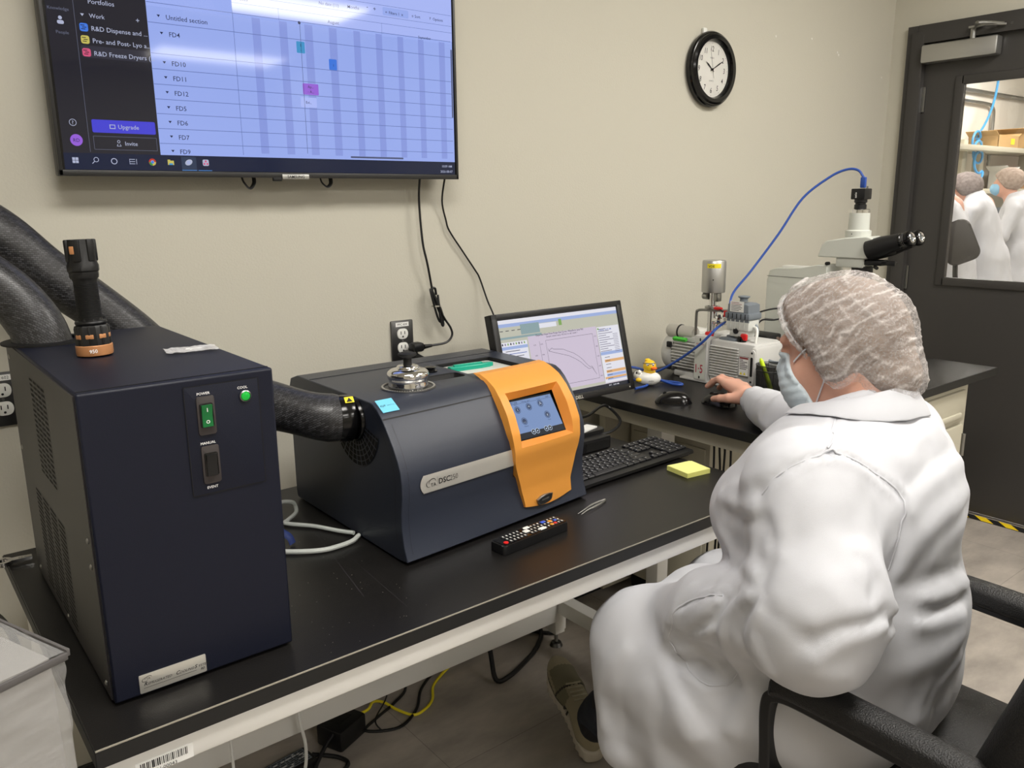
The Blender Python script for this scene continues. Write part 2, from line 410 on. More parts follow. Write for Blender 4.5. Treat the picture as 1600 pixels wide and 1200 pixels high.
# ------------------------------------------------------------------ television
TVY = 1.892
def em(name, col, s=1.0, rough=.05): return mat(name, (.02, .02, .022), rough, spec=.5, emit=col, estr=s)
em('px_main', (.62, .70, .97), .92); em('px_main2', (.575, .645, .935), .86); em('px_line', (.45, .53, .80), .7); em('px_dark', (.155, .155, .20), .75)
em('px_dark2', (.215, .215, .27), .8); em('px_text', (.20, .24, .42), .5); em('px_white', (.80, .83, .95), .7); em('px_grey', (.48, .50, .60), .6); em('px_indigo', (.30, .29, .90), .8)
em('px_violet', (.66, .42, .95), .75); em('px_pink', (.93, .38, .56), .75); em('px_yel', (.88, .83, .42), .75); em('px_blue', (.28, .52, .96), .8); em('px_sky', (.30, .66, .90), .75)
em('px_bar', (.06, .12, .26), .7); em('px_bar2', (.20, .26, .38), .7); em('px_under', (.35, .60, .90), .8); em('px_red', (.85, .25, .2), .7); em('px_green', (.25, .65, .3), .7); em('px_scroll', (.38, .42, .58), .6)
em('px_header', (.68, .74, .99), .95)
tv = thing('television', 'large black flat television on the wall showing a blue schedule screen', 'television', (.843, YW-.08, 1.455))
tx0, tx1, tz0, tz1 = .354, 1.331, 1.457, 2.02
b = MB(); b.box(((tx0+tx1)/2, TVY+.02, (tz0+tz1)/2), (tx1-tx0, .036, tz1-tz0), 'black_plastic', bev=.003); b.box((.843, TVY+.048, 1.72), (.6, .03, .36), 'black_matte', bev=.008)
b.build('casing', tv)
mat('bezel', (.22, .22, .22), .4, .6)
b = MB(); by = TVY-.001
for c, s in ((((tx0+tx1)/2, by, tz0+.005), (tx1-tx0, .006, .012)), (((tx0+tx1)/2, by, tz1-.004), (tx1-tx0, .006, .008)), ((tx0+.0035, by, (tz0+tz1)/2), (.007, .006, tz1-tz0)), ((tx1-.0035, by, (tz0+tz1)/2), (.007, .006, tz1-tz0))): b.box(c, s, 'bezel', bev=.001)
b.build('bezel', tv)
b = MB(); b.box((.857, TVY-.002, 1.4585), (.068, .008, .011), 'brushed', bev=.001); b.text('SAMSUNG', .0095, 'ink', front(.857, TVY-.0065, 1.4553), 'C', .01)
b.box((.812, TVY, 1.453), (.022, .008, .01), 'black_matte', bev=.002); b.build('badge', tv)
b = MB(); b.box((.843, YW-.018, 1.75), (.4, .036, .3), 'black_matte'); b.build('wall_bracket', tv)
S = front(0, TVY-.0005, 0); s1 = front(0, TVY-.0009, 0); s2 = front(0, TVY-.0013, 0); s3 = front(0, TVY-.0017, 0)
b = MB(); sx0, sx1, sz0, sz1 = .3615, 1.3235, 1.469, 2.012
b.rect(sx0, sz0, sx1, sz1, 'black_gloss', S)
b.rect(.366, 1.5015, .5535, sz1, 'px_dark', s1); b.rect(.5535, 1.5015, 1.321, sz1, 'px_main', s1); b.rect(sx0+.004, sz0, 1.321, 1.5015, 'px_bar', s1)
b.rect(.735, 1.808, 1.321, sz1, 'px_header', s2); b.rect(.5535, 1.80, 1.321, sz1, 'px_header', s1)
for x0, x1 in ((.778, .797), (.842, .861), (.904, .924), (.966, .986), (1.031, 1.049), (1.092, 1.110), (1.154, 1.171), (1.215, 1.232), (1.279, 1.297)): b.rect(x0, 1.51, x1, 1.803, 'px_main2', s2)
for z in (1.807, 1.768, 1.7075, 1.6765, 1.646, 1.616, 1.5865, 1.556, 1.5255): b.rect(.554, z-.0006, 1.316, z+.0006, 'px_line', s3)
for z in (1.829, 1.845, 1.871): b.rect(.735, z-.0004, 1.32, z+.0004, 'px_line', s3)
b.rect(.7345, 1.506, .7355, 1.87, 'px_line', s3); b.rect(.4155, 1.504, .4163, 1.9, 'px_grey', s2); b.rect(.8922, 1.513, .8930, 1.805, 'px_text', s3); b.disc(.8915, 1.805, .0035, 'px_text', s3, n=10)
b.rect(.842, 1.804, .8426, 1.83, 'px_line', s3); b.rect(1.11, 1.804, 1.1106, 1.83, 'px_line', s3)
def T(t, x, z, sz, m='px_text', al='L', bold=.004, M=s3): b.text(t, sz, m, M @ tr(x, z, 0), al, bold)
for t, z in (('Untitled section', 1.7765), ('FD4', 1.743), ('FD10', 1.685), ('FD11', 1.655), ('FD12', 1.625), ('FD5', 1.5945), ('FD6', 1.5645), ('FD7', 1.5345), ('FD9', 1.5045)):
    x = .591 if t[0] == 'U' else .594
    T(t, x, z, .0135); b.poly([(x-.018, z+.008, 0), (x-.0145, z+.003, 0), (x-.011, z+.008, 0)], 'px_text', s3)
for t, z, ic in (('R&D Dispense and ...', 1.7365, 'px_blue'), ('Pre- and Post- Lyo a...', 1.7135, 'px_yel'), ('R&D Freeze Dryers (...', 1.6895, 'px_pink')):
    if ic == 'px_pink': b.rbox((.484, 1.6985, 0), (.126, .0225, .0001), 'px_dark2', s1, r=.004)
    b.rbox((.4305, z+.007, 0), (.0155, .0155, .0001), ic, s2, r=.004); T(t, .4435, z+.002, .0125, 'px_white')
    for k, o in ((.0035, -.002), (0, .001), (-.0035, -.001)): b.rect(.4265+o, z+.0065+k, .434+o, z+.0080+k, 'px_dark', s3)
T('Work', .4425, 1.7625, .0115, 'px_white'); b.poly([(.4265, 1.769, 0), (.430, 1.764, 0), (.4335, 1.769, 0)], 'px_white', s3); T('+', .53, 1.763, .014, 'px_white'); T('Portfolios', .4425, 1.789, .0125, 'px_white')
T('Knowledge', .3685, 1.7705, .0085, 'px_grey'); T('People', .379, 1.727, .0085, 'px_grey'); b.disc(.3895, 1.7565, .0035, 'px_white', s3, n=12); b.rbox((.3895, 1.7485, 0), (.012, .007, .0001), 'px_white', s2, r=.003)
b.rbox((.486, 1.5555, 0), (.1235, .0255, .0001), 'px_indigo', s2, r=.003); T('Upgrade', .4735, 1.5515, .012, 'px_white'); b.rect(.4575, 1.551, .4685, 1.5595, 'px_white', s3); b.rect(.459, 1.5525, .467, 1.558, 'px_indigo', front(0, TVY-.0021, 0))
for a, c in (((.4245, 1.5095), (.5475, 1.5095)), ((.5475, 1.5095), (.5475, 1.5355)), ((.5475, 1.5355), (.4245, 1.5355)), ((.4245, 1.5355), (.4245, 1.5095))): b.line(a, c, .0008, 'px_grey', s3)
T('Invite', .4835, 1.5185, .0115, 'px_white'); b.disc(.472, 1.526, .003, 'px_white', s3, n=12, r0=.002); b.line((.468, 1.517), (.476, 1.517), .001, 'px_white', s3); b.line((.468, 1.517), (.470, 1.521), .001, 'px_white', s3); b.line((.476, 1.517), (.474, 1.521), .001, 'px_white', s3)
b.disc(.3895, 1.5605, .0068, 'px_white', s3, n=20, r0=.0058); T('?', .3895, 1.5568, .0105, 'px_white', 'C'); b.disc(.3925, 1.5265, .0115, 'px_violet', s2); T('RD', .3925, 1.523, .0095, 'px_text', 'C')
for c, s, m in (((.8915, 1.7515), (.0205, .0255), 'px_sky'), ((.972, 1.7205), (.0205, .0245), 'px_blue'), ((.9105, 1.660), (.040, .025), 'px_violet'), ((.9035, 1.630), (.041, .0225), 'px_header')): b.rbox((*c, 0), (*s, .0001), m, s2 @ tr(0, 0, .0002), r=.002)
s4 = front(0, TVY-.0019, 0)
T('I', .8915, 1.753, .009, 'px_text', 'C', M=s4); T('.', .8915, 1.744, .009, 'px_text', 'C', M=s4); T('I', .973, 1.716, .008, 'px_text', 'C', M=s4); T('Ap...', .9105, 1.6625, .0085, 'px_text', 'C', M=s4); T('- A...', .9105, 1.6515, .0085, 'px_text', 'C', M=s4); T('Evi...', .9035, 1.627, .0085, 'px_text', 'C', M=s4)
T('Q3 2026', .738, 1.8355, .0095); T('August', .964, 1.8125, .0105); T('September', 1.216, 1.8055, .0088, 'px_text'); T('No date (11)', .944, 1.8515, .0098); T('Months', 1.018, 1.8525, .0105); T('-', 1.070, 1.858, .014, M=s4); T('+', 1.088, 1.855, .014, M=s4)
b.rbox((1.152, 1.8580, 0), (.074, .0185, .0001), 'px_main', s2, r=.003); T('Filters 1  x', 1.132, 1.8530, .0095); T('=', 1.122, 1.853, .0095); T('Sort', 1.2075, 1.8535, .0095); T('Options', 1.262, 1.8535, .0095); T('tl', 1.199, 1.854, .008); T('F', 1.2525, 1.854, .009)
b.rbox((1.083, 1.5075, 0), (.152, .0042, .0001), 'px_scroll', s2, r=.002); b.rbox((1.3175, 1.702, 0), (.0042, .172, .0001), 'px_scroll', s2, r=.002)
T('10:09 AM', 1.2775, 1.4870, .0085, 'px_white', bold=.006); T('2026-08-07', 1.273, 1.4735, .0085, 'px_white', bold=.006)
# taskbar icons
for k, (x, z) in enumerate(((-.0055, .0005), (.0005, .0005), (-.0055, -.0055), (.0005, -.0055))): b.rect(.386+x, 1.487+z, .386+x+.0052, 1.487+z+.0052, 'px_white', s2)
b.disc(.425, 1.489, .005, 'px_white', s2, r0=.0038, n=16); b.line((.4215, 1.4855), (.417, 1.481), .0014, 'px_white', s2); b.disc(.459, 1.4865, .0062, 'px_white', s2, r0=.0046)
for k in (-.0045, 0, .0045): b.rect(.489, 1.4865+k-.0006, .500, 1.4865+k+.0006, 'px_white', s2)
b.rect(.489, 1.481, .4897, 1.492, 'px_white', s2); b.rect(.5025, 1.481, .5035, 1.492, 'px_white', s2)
b.disc(.535, 1.4862, .0074, 'px_red', s2); b.poly([(.535, 1.4862, 0), (.5276, 1.4862, 0), (.530, 1.480, 0), (.535, 1.4788, 0)], 'px_green', s3); b.poly([(.535, 1.4862, 0), (.535, 1.4788, 0), (.5405, 1.481, 0), (.5424, 1.4862, 0)], 'px_yel', s3); b.disc(.535, 1.4862, .0036, 'px_white', s3); b.disc(.535, 1.4862, .0028, 'px_blue', s4)
b.rect(.5665, 1.481, .5795, 1.490, 'px_yel', s2); b.rect(.5665, 1.490, .572, 1.4920, 'px_yel', s2); b.rect(.569, 1.481, .577, 1.4845, 'px_sky', s3)
b.rect(.5955, 1.4695, .6275, 1.4985, 'px_bar2', s2); b.ell((.611, 1.487, 0), (.0085, .0058, .00005), 'px_white', s3 @ tr(.611, 1.487, 0) @ rz(.5) @ tr(-.611, -1.487, 0), 14, 4); b.disc(.611, 1.487, .003, 'px_main', s4, r0=.002, n=14)
b.rbox((.648, 1.487, 0), (.0135, .0135, .0001), 'px_white', s2, r=.003)
for dx, dz in ((0, .003), (-.0032, -.0025), (.0032, -.0025)): b.disc(.648+dx, 1.487+dz, .0023, 'px_pink', s3, n=10)
b.rect(.5955, 1.4695, .6275, 1.4708, 'px_under', s4); b.rect(.6305, 1.4695, .6605, 1.4708, 'px_under', s4)
b.recalc = False
b.build('screen', tv, smooth=0)
# hook and loop straps under the television
for x0, x1, zz, lab in ((.735, .764, 1.432, 'black strap loop hanging under the television, left one'), (.932, .960, 1.436, 'black strap loop hanging under the television, right one')):
    b = MB(); xm = (x0+x1)/2; zm = zz
    b.tube([(x0, TVY+.022, 1.460), (x0+.004, TVY+.02, 1.446), (xm+.002, TVY+.018, zm), (x1-.001, TVY+.02, 1.444), (x1, TVY+.022, 1.460)], .0052, 'black_matte', flat=.25, n=6)
    tag(b.build('strap_loop'), lab, 'strap', 'straps under the television')
# television cords on the wall
yc = YW-.028
b = MB()
b.tube([(1.228, YW-.05, 1.47), (1.236, yc, 1.40), (1.243, yc, 1.29), (1.256, yc, 1.23), (1.272, yc+.008, 1.17), (1.277, yc+.008, 1.135)], .0032, 'black_plastic')
b.tube([(1.277, yc, 1.135), (1.266, yc, 1.155), (1.262, yc-.006, 1.145), (1.283, yc-.008, 1.07), (1.302, yc-.004, 1.065), (1.296, yc, 1.10), (1.272, yc+.004, 1.152)], .0034, 'black_plastic')
b.tube([(1.264, yc-.005, 1.153), (1.284, yc-.01, 1.105), (1.287, yc-.01, 1.08), (1.294, yc-.01, 1.052), (1.298, yc-.008, 1.062), (1.276, yc-.006, 1.12), (1.270, yc, 1.155), (1.279, yc, 1.158), (1.283, yc, 1.14)], .0034, 'black_plastic')
b.tube([(1.284, yc-.006, 1.14), (1.286, yc-.012, 1.10), (1.304, yc-.008, 1.07), (1.320, yc-.014, 1.042), (1.322, yc-.016, 1.02), (1.30, yc-.018, 1.003), (1.25, yc-.018, 1.000)], .0033, 'black_plastic')
b.box((1.280, yc-.004, 1.108), (.02, .02, .004), 'edge_worn', bev=.001)
b.cyl((1.25, yc-.018, 1.0), (1.225, yc-.018, .9995), .0045, 'black_plastic', r1=.007)
b.box((1.205, YW-.038, 1.000+.022-.022), (.036, .036, .026), 'black_plastic', bev=.008)
tag(b.build('bundled_cable'), 'black cord bundled with a tie, from the television to the wall outlet', 'cable')
b = MB(); b.tube([(1.310, YW-.05, 1.47), (1.317, YW-.02, 1.40), (1.334, YW-.012, 1.345), (1.345, YW-.012, 1.315), (1.39, YW-.012, 1.255), (1.432, YW-.012, 1.20), (1.447, YW-.014, 1.175), (1.462, YW-.03, 1.11), (1.478, YW-.05, 1.04), (1.48, YW-.06, .92)], .0026, 'black_plastic')
tag(b.build('video_cable'), 'thin black cable hanging from the television down behind the monitor', 'cable')
# outlets
def outlet(x, z, lab, text):
    t = thing('wall_outlet', lab, 'outlet', (x, YW, z-.057)); M = front(x, YW, z)
    b = MB(); b.rbox((0, 0, .003), (.070, .114, .006), 'dark_steel', M, r=.003, bev=.0012); b.build('face_plate', t)
    for dz in (.0195, -.0195):
        b = MB(); b.rbox((0, dz, .007), (.034, .029, .004), 'white_plastic', M, r=.012, bev=.001)
        for dx in (-.006, .006): b.box((dx, dz+.003, .0092), (.002, .009, .001), 'ink', M)
        b.disc(0, dz-.008, .0026, 'ink', M, z=.0094, n=10); b.build('receptacle', t)
    if text:
        b = MB(); b.box((0, .046, .0066), (.042, .012, .0008), 'paper', M); b.text(text, .009, 'ink', M @ tr(0, .043, .0072), 'C'); b.build('number_tag', t)
    b = MB(); b.cyl((0, 0, .006), (0, 0, .0075), .003, 'steel', M=M); b.build('screw', t)
    return t
outlet(1.180, 1.017, 'steel wall outlet with two black plugs behind the orange-fronted instrument', 'PPC 604')
outlet(.2085, 1.003, 'wall outlet at the left behind the navy cooling unit', 'PPC 602')
b = MB(); yy = YW-.02
b.box((1.190, YW-.028, .9975-.0195-.0), (.034, .036, .026), 'black_plastic', bev=.007, rot=rz(.0)); b.cyl((1.20, YW-.045, .975), (1.212, YW-.075, .967), .009, 'black_plastic', r1=.006)
b.cyl((1.212, YW-.075, .967), (1.222, YW-.09, .958), .006, 'paper'); b.tube([(1.222, YW-.09, .958), (1.235, YW-.10, .94), (1.24, YW-.11, .90), (1.24, YW-.10, .80), (1.22, YW-.06, .6)], .0045, 'black_plastic')
tag(b.build('instrument_plug'), 'black plug with a white tag in the lower socket of the outlet', 'power plug')
# clock
ck = thing('wall_clock', 'round wall clock with black rim and white face', 'clock', (2.487, YW, 1.845-.128)); M = front(2.487, YW-.004, 1.845)
b = MB(); b.lathe([(.098, .0), (.125, .0), (.1275, .006), (.1275, .016), (.124, .022), (.121, .023), (.1195, .028), (.113, .033), (.100, .031), (.095, .022), (.0935, .012), (.0935, .0)], 'black_gloss', M, 72)
b.build('rim', ck, smooth=25)
mat('clock_white', (.90, .895, .87), .5)
b = MB(); b.lathe([(0, .001), (.094, .001), (.094, .012), (0, .012)], 'clock_white', M, 64)
Mf = M @ tr(0, 0, .0124)
for k in range(60):
    a = PI/2-2*PI*k/60
    if k % 5: b.disc(.0875*math.cos(a), .0875*math.sin(a), .0008, 'ink', Mf, n=6)
    else: b.disc(.0875*math.cos(a), .0875*math.sin(a), .0014, 'ink', Mf, n=8)
for h in range(1, 13):
    a = PI/2-2*PI*h/12; b.text(str(h), .0255, 'ink', Mf @ tr(.0700*math.cos(a), .0700*math.sin(a)-.0092, 0), 'C', .010, .12, sx=.78)
b.text('TIMEX', .0075, 'ink', Mf @ tr(0, .036, 0), 'C'); b.text('QUARTZ', .006, 'ink', Mf @ tr(0, -.04, 0), 'C')
b.build('dial', ck, smooth=20)
def hand(ang, L, w, tail, m, z, name):
    b = MB(); T_ = Mf @ tr(0, 0, z) @ rz(ang)
    b.prism([(-tail, -w*.35), (0, -w*.4), (L*.6, -w), (L, 0), (L*.6, w), (0, w*.4), (-tail, w*.35)], 0, .0006, m, T_); b.build(name, ck)
hand(PI/2-2*PI*(10+9/60)/12, .043, .0032, .012, 'ink', .002, 'hour_hand'); hand(PI/2-2*PI*10.2/60, .072, .0024, .014, 'ink', .0035, 'minute_hand'); hand(PI/2-2*PI*57.8/60, .07, .0006, .03, 'ink', .005, 'second_hand')
b = MB(); b.cyl((0, 0, 0), (0, 0, .006), .004, 'ink', M=Mf); b.build('hub', ck)
mat('clock_glass', (1, 1, 1), .02, trans=1, ior=1.1)
b = MB(); b.lathe([(0, .0215), (.095, .0205), (.095, .0215), (0, .0225)], 'clock_glass', M, 48); b.build('cover_glass', ck)
b = MB(); b.box((2.452, YW-.006, 1.962), (.022, .012, .04), 'white_plastic', bev=.005); tag(b.build('wall_hook'), 'small white adhesive hook holding the wall clock', 'hook')
# ------------------------------------------------------------------ first bench (black top, white frame)
ZD = .72
bench = thing('work_bench', 'long black-topped bench with white steel frame along the wall', 'bench', (.91, 1.43, 0))
bx0, bx1, by0, by1 = .153, 1.662, 1.048, 1.82
b = MB(); b.box(((bx0+bx1)/2, (by0+by1)/2, ZD-.0135), (bx1-bx0, by1-by0, .027), 'bench_black')
tp = b.build('worktop', bench, bevel=.0012)
b = MB(); b.box(((bx0+bx1)/2, by0-.0006, ZD-.0145), (bx1-bx0, .0012, .024), 'bench_edge'); b.box((bx0-.0006, (by0+by1)/2, ZD-.0145), (.0012, by1-by0, .024), 'bench_edge')
b.build('edge_band', tp)
b = MB(); b.box(((bx0+bx1)/2, by0+.0003, ZD-.0008), (bx1-bx0, .0016, .0020), 'edge_worn')
b.add([(.62, 1.20, ZD+.0002), (.622, 1.20, ZD+.0002), (.735, 1.80, ZD+.0002), (.733, 1.80, ZD+.0002)], [[0, 1, 2, 3]], 'navy_side')
b.add([(.66, 1.12, ZD+.0002), (.6612, 1.12, ZD+.0002), (.70, 1.60, ZD+.0002), (.699, 1.60, ZD+.0002)], [[0, 1, 2, 3]], 'navy_side')
for k in range(46):
    x, y = random.uniform(.48, .72), random.uniform(1.07, 1.5)
    s_ = random.uniform(.0004, .0009); b.box((x, y, ZD+.0003), (s_, s_, .0006), 'edge_worn')
b.build('worn_edge', tp)
# frame
b = MB(); b.box(((bx0+bx1)/2, by0+.032, ZD-.0485), (bx1-bx0-.02, .05, .040), 'white_paint', bev=.003); b.build('front_rail', bench)
b = MB(); b.box(((bx0+bx1)/2, by1-.045, ZD-.052), (bx1-bx0-.02, .04, .05), 'white_paint', bev=.003); b.build('rear_rail', bench)
b = MB(); b.box(((bx0+bx1)/2-.02, by1-.045, .135), (bx1-bx0-.12, .055, .062), 'white_paint', bev=.003); b.build('lower_rail', bench)
for x in (bx0+.045, 1.595):
    b = MB(); b.box((x, (by0+by1)/2, ZD-.05), (.045, by1-by0-.06, .04), 'white_paint', bev=.003); b.build('upper_beam', bench); b = MB(); b.box((x, (by0+by1)/2, .155), (.045, by1-by0-.02, .048), 'white_paint', bev=.003); b.build('side_beam', bench)
    for y in (by0+.05, by1-.04):
        b = MB(); b.box((x, y, (ZD-.03+.06)/2), (.045, .045, ZD-.03-.06), 'white_paint', bev=.003); b.box((x, y, .10), (.038, .038, .1), 'white_paint')
        lg = b.build('leg', bench)
        b = MB(); b.cyl((x, y, .014), (x, y, .06), .006, 'steel'); b.cyl((x, y, 0), (x, y, .012), .021, 'dark_steel', r1=.016); b.build('levelling_foot', lg)
b = MB(); b.box((.235, by0+.0062, ZD-.056), (.075, .0008, .022), 'paper')
for k in range(26): b.box((.204+k*.0024+random.uniform(0, .0008), by0+.0056, ZD-.053), (random.choice((.0006, .0012, .0016)), .0006, .011), 'ink')
b.text('EN-00043', .0075, 'ink', front(.235, by0+.0052, ZD-.0665), 'C'); b.build('barcode_label', bench)

# ------------------------------------------------------------------ refrigerated cooling unit
rcs = thing('cooling_unit', 'tall navy cooling unit with green power switch standing on the bench', 'cooling unit', (.327, 1.40, ZD))
x0, x1, y0, y1, z0, z1 = .197, .458, 1.131, 1.69, ZD+.004, 1.165
b = MB(); b.box(((x0+x1)/2, (y0+y1)/2, (z0+z1)/2), (x1-x0, y1-y0, z1-z0), 'navy')
b.build('housing', rcs, bevel=.0035)
b = MB(); b.box((x0-.0008, (y0+.006+y1)/2, (z0+z1)/2), (.0018, y1-y0-.012, z1-z0-.008), 'navy_side')
# cover seam and louvre slots on the left side
LM = leftw(x0-.0018, 0, 0)      # local x = -y
def slots(ya, yb, za, zb, n, cols, slant):
    for i in range(n):
        for c in range(cols):
            w_ = (ya-yb)/cols; yc_ = ya-w_*(c+.5); zc = zb+(za-zb)*(i+.5)/n
            L_ = w_*.78; h = (za-zb)/n*.48
            ym = -yc_
            b.add([(ym-L_/2, zc-h/2+slant, .0003), (ym+L_/2, zc-h/2-slant, .0003), (ym+L_/2, zc+h/2-slant, .0003), (ym-L_/2, zc+h/2+slant, .0003)], [[0, 1, 2, 3]], 'vent_hole', LM)
slots(1.475, 1.345, 1.135, .975, 19, 4, 0)
slots(1.575, 1.325, .925, .745, 22, 4, 0)
b.build('side_cover', rcs)
for yy, zz in ((1.664, .9726), (1.648, .745), (1.407, .745), (1.160, .958), (1.160, .920), (1.160, .745), (1.66, 1.14)):
    b = MB(); b.ell((x0-.002, yy, zz), (.0022, .0045, .0045), 'steel', seg=12, rings=6); b.build('screw', rcs)
b = MB(); b.rbox((.3815, 1.0757, 0), (.104, .156, .0016), 'navy', front(0, y0-.0006, 0), r=.001, bev=.0005)
for (p, q) in (((.3290, .9972), (.434, .9972)), ((.3290, 1.1542), (.434, 1.1542)), ((.3288, .997), (.3288, 1.1545)), ((.4342, .997), (.4342, 1.1545))): b.line(p, q, .0011, 'navy_line', front(0, y0-.0016, 0))
for t, x, z in (('POWER', .3552, 1.1408), ('COOL', .4105, 1.1412), ('MANUAL', .3557, 1.0697), ('EVENT', .3565, 1.0045)): b.text(t, .0052, 'white_ink', front(x, y0-.0019, z), 'C', .012)
b.build('control_panel', rcs)
mat('switch_grey', (.22, .20, .20), .5); mat('switch_green', (.06, .40, .20), .3, emit=(.02, .3, .12), estr=.12); mat('lamp_green', (.1, .62, .22), .12, emit=(.08, .75, .22), estr=.28)
def rocker(x, z, body, txt):
    b = MB(); M = front(x, y0-.0014, z)
    b.rbox((0, 0, .001), (.0245, .055, .003), 'switch_grey', M, r=.003, bev=.001); b.rbox((0, .0005, .003), (.0185, .034, .002), 'black_gloss', M, r=.002, bev=.0006); o = b.build('switch', rcs)
    b = MB(); b.prism([(-.0155, .0035), (.0155, .0035), (.0155, .0085), (.0, .0055), (-.0155, .0062)], -.0072, .0072, body, M @ Matrix(((0, 0, 1, 0), (1, 0, 0, 0), (0, 1, 0, 0), (0, 0, 0, 1))), 0)
    if txt:
        b.text('I', .0075, 'white_ink', M @ tr(0, .0065, .0078), 'C', .02); b.text('O', .0068, 'white_ink', M @ tr(0, -.0105, .0068), 'C', .02)
    b.build('rocker', o)
rocker(.3565, 1.1112, 'switch_green', 1); rocker(.3570, 1.0400, 'black_plastic', 0)
b = MB(); M = front(.4133, y0-.0014, 1.1303); b.lathe([(.0078, 0), (.0083, .003), (.0070, .004), (.0066, .0025)], 'steel', M, 28); b.lathe([(.0066, .002), (.0060, .0042), (.003, .0052), (0, .0055)], 'lamp_green', M, 20); b.build('indicator_lamp', rcs)
b = MB(); M = front(0, y0-.0006, 0); b.rbox((.2767, .7415, 0), (.0925, .0275, .0016), 'silver_plate', M, r=.0015, bev=.0004)
M2 = front(0, y0-.0016, 0)
cap = lambda t, x, z, s1_, s2_: None
x = .2358
for wd in ('Refrigerated', 'Cooling', 'System'):
    b.text(wd[0], .0078, 'ink', M2 @ tr(x, .7385, 0), 'L', .012, .35); x += .0052
    b.text(wd[1:].upper(), .0053, 'ink', M2 @ tr(x, .7385, 0), 'L', .004, .35); x += len(wd[1:])*.00335+.0012
b.text('90', .0058, 'ink', M2 @ tr(.3135, .7325, 0), 'L', .004, .35); b.line((.2355, .7350), (.3085, .7350), .0005, 'ink', M2)
b.text('TA', .0042, 'ink', M2 @ tr(.2400, .7468, 0), 'L')
def arc(cx, cy, rx_, ry_, a0, a1, w, m, M, rot=0, n=14):
    for i in range(n):
        t0 = math.radians(a0+(a1-a0)*i/n); t1 = math.radians(a0+(a1-a0)*(i+1)/n); wi = w*(.35+.65*math.sin(PI*(i+.5)/n))
        f_ = lambda t, k: (cx+math.cos(rot)*(rx_+k)*math.cos(t)-math.sin(rot)*(ry_+k)*math.sin(t), cy+math.sin(rot)*(rx_+k)*math.cos(t)+math.cos(rot)*(ry_+k)*math.sin(t), 0)
        b.add([f_(t0, -wi/2), f_(t1, -wi/2), f_(t1, wi/2), f_(t0, wi/2)], [[0, 1, 2, 3]], m, M)
arc(.2385, .7475, .0045, .0028, 80, 300, .0008, 'ink', M2, .3); arc(.2425, .7490, .0048, .0026, -10, 190, .0008, 'ink', M2, .2)
b.build('nameplate', rcs)
for x, y in ((x0+.03, y0+.04), (x1-.03, y0+.04), (x0+.03, y1-.04), (x1-.03, y1-.04)):
    b = MB(); b.cyl((x, y, ZD), (x, y, z0+.001), .016, 'black_matte', seg=20); b.build('rubber_foot', rcs)
b = MB(); b.box(((x0+x1)/2, y0+.012, z1+.0004), (x1-x0-.006, .0012, .001), 'navy_line'); b.build('top_seam', rcs); b = MB(); b.lathe([(.05, 0), (.068, 0), (.068, .003), (.062, .004), (.05, .004)], 'black_matte', tr(.248, 1.625, z1), 36); b.build('hose_grommet', rcs)

# ------------------------------------------------------------------ torch standing on its lens
fl = thing('flashlight', 'black and copper flashlight standing upright on the navy cooling unit', 'flashlight', (.284, 1.417, z1)); O = tr(.284, 1.417, z1) @ rx(-.03) @ ry(-.012)
b = MB(); b.lathe([(.018, .0), (.0262, .002), (.0270, .006), (.0270, .017), (.0262, .018), (0, .018)], 'copper_paint', O, 48)
b.text('950', .008, 'white_ink', O @ frame((-.0075, -.0272, .007), (1, 0, 0), (0, 0, 1)), 'C', .01); b.build('bezel_ring', fl)
b = MB(); b.lathe([(0, .017), (.0262, .017), (.0262, .045), (.024, .049), (.019, .050), (.017, .060), (0, .060)], 'black_plastic', O, 8)
b.lathe([(.016, .050), (.0225, .0505), (.0235, .053), (.0225, .0555), (.016, .056)], 'black_plastic', O, 40)
for k in range(8):
    a = 2*PI*(k+.5)/8; b.box((.0232*math.cos(a), .0232*math.sin(a), .033), (.004, .004, .030), 'black_matte', O, bev=.001, rot=rz(a))
b.build('head', fl)
b = MB()
for k in range(8):
    a = 2*PI*k/8+PI/8; b.box((.0243*math.cos(a), .0243*math.sin(a), .032), (.002, .0115, .0068), 'copper_paint', O, bev=.0008, rot=rz(a))
b.build('head_inset', fl)
b = MB(); b.lathe([(0, .055), (.0165, .055), (.0175, .06), (.0175, .118), (.019, .122), (.019, .135), (0, .135)], 'black_matte', O, 12)
for k in range(24):
    b.lathe([(.0166, .062+k*.0022), (.0180, .0626+k*.0022), (.0166, .0636+k*.0022)], 'black_matte', O, 24)
b.build('grip', fl)
b = MB(); b.lathe([(0, .122), (.0205, .122), (.0215, .126), (.0215, .132), (.0232, .134), (.0232, .142), (.0215, .146), (.0208, .178), (.0200, .182), (.013, .182), (.013, .176), (0, .176)], 'black_plastic', O, 10)
for k in range(6):
    a = 2*PI*k/6; b.box((.0195*math.cos(a), .0195*math.sin(a), .165), (.006, .012, .034), 'black_plastic', O, bev=.002, rot=rz(a))
b.build('tail_cap', fl)
for a in (-2.35, .6): b = MB(); b.box((.0228*math.cos(a), .0228*math.sin(a), .166), (.002, .007, .012), 'copper_paint', O, bev=.0008, rot=rz(a)); b.build('tail_inset', fl)
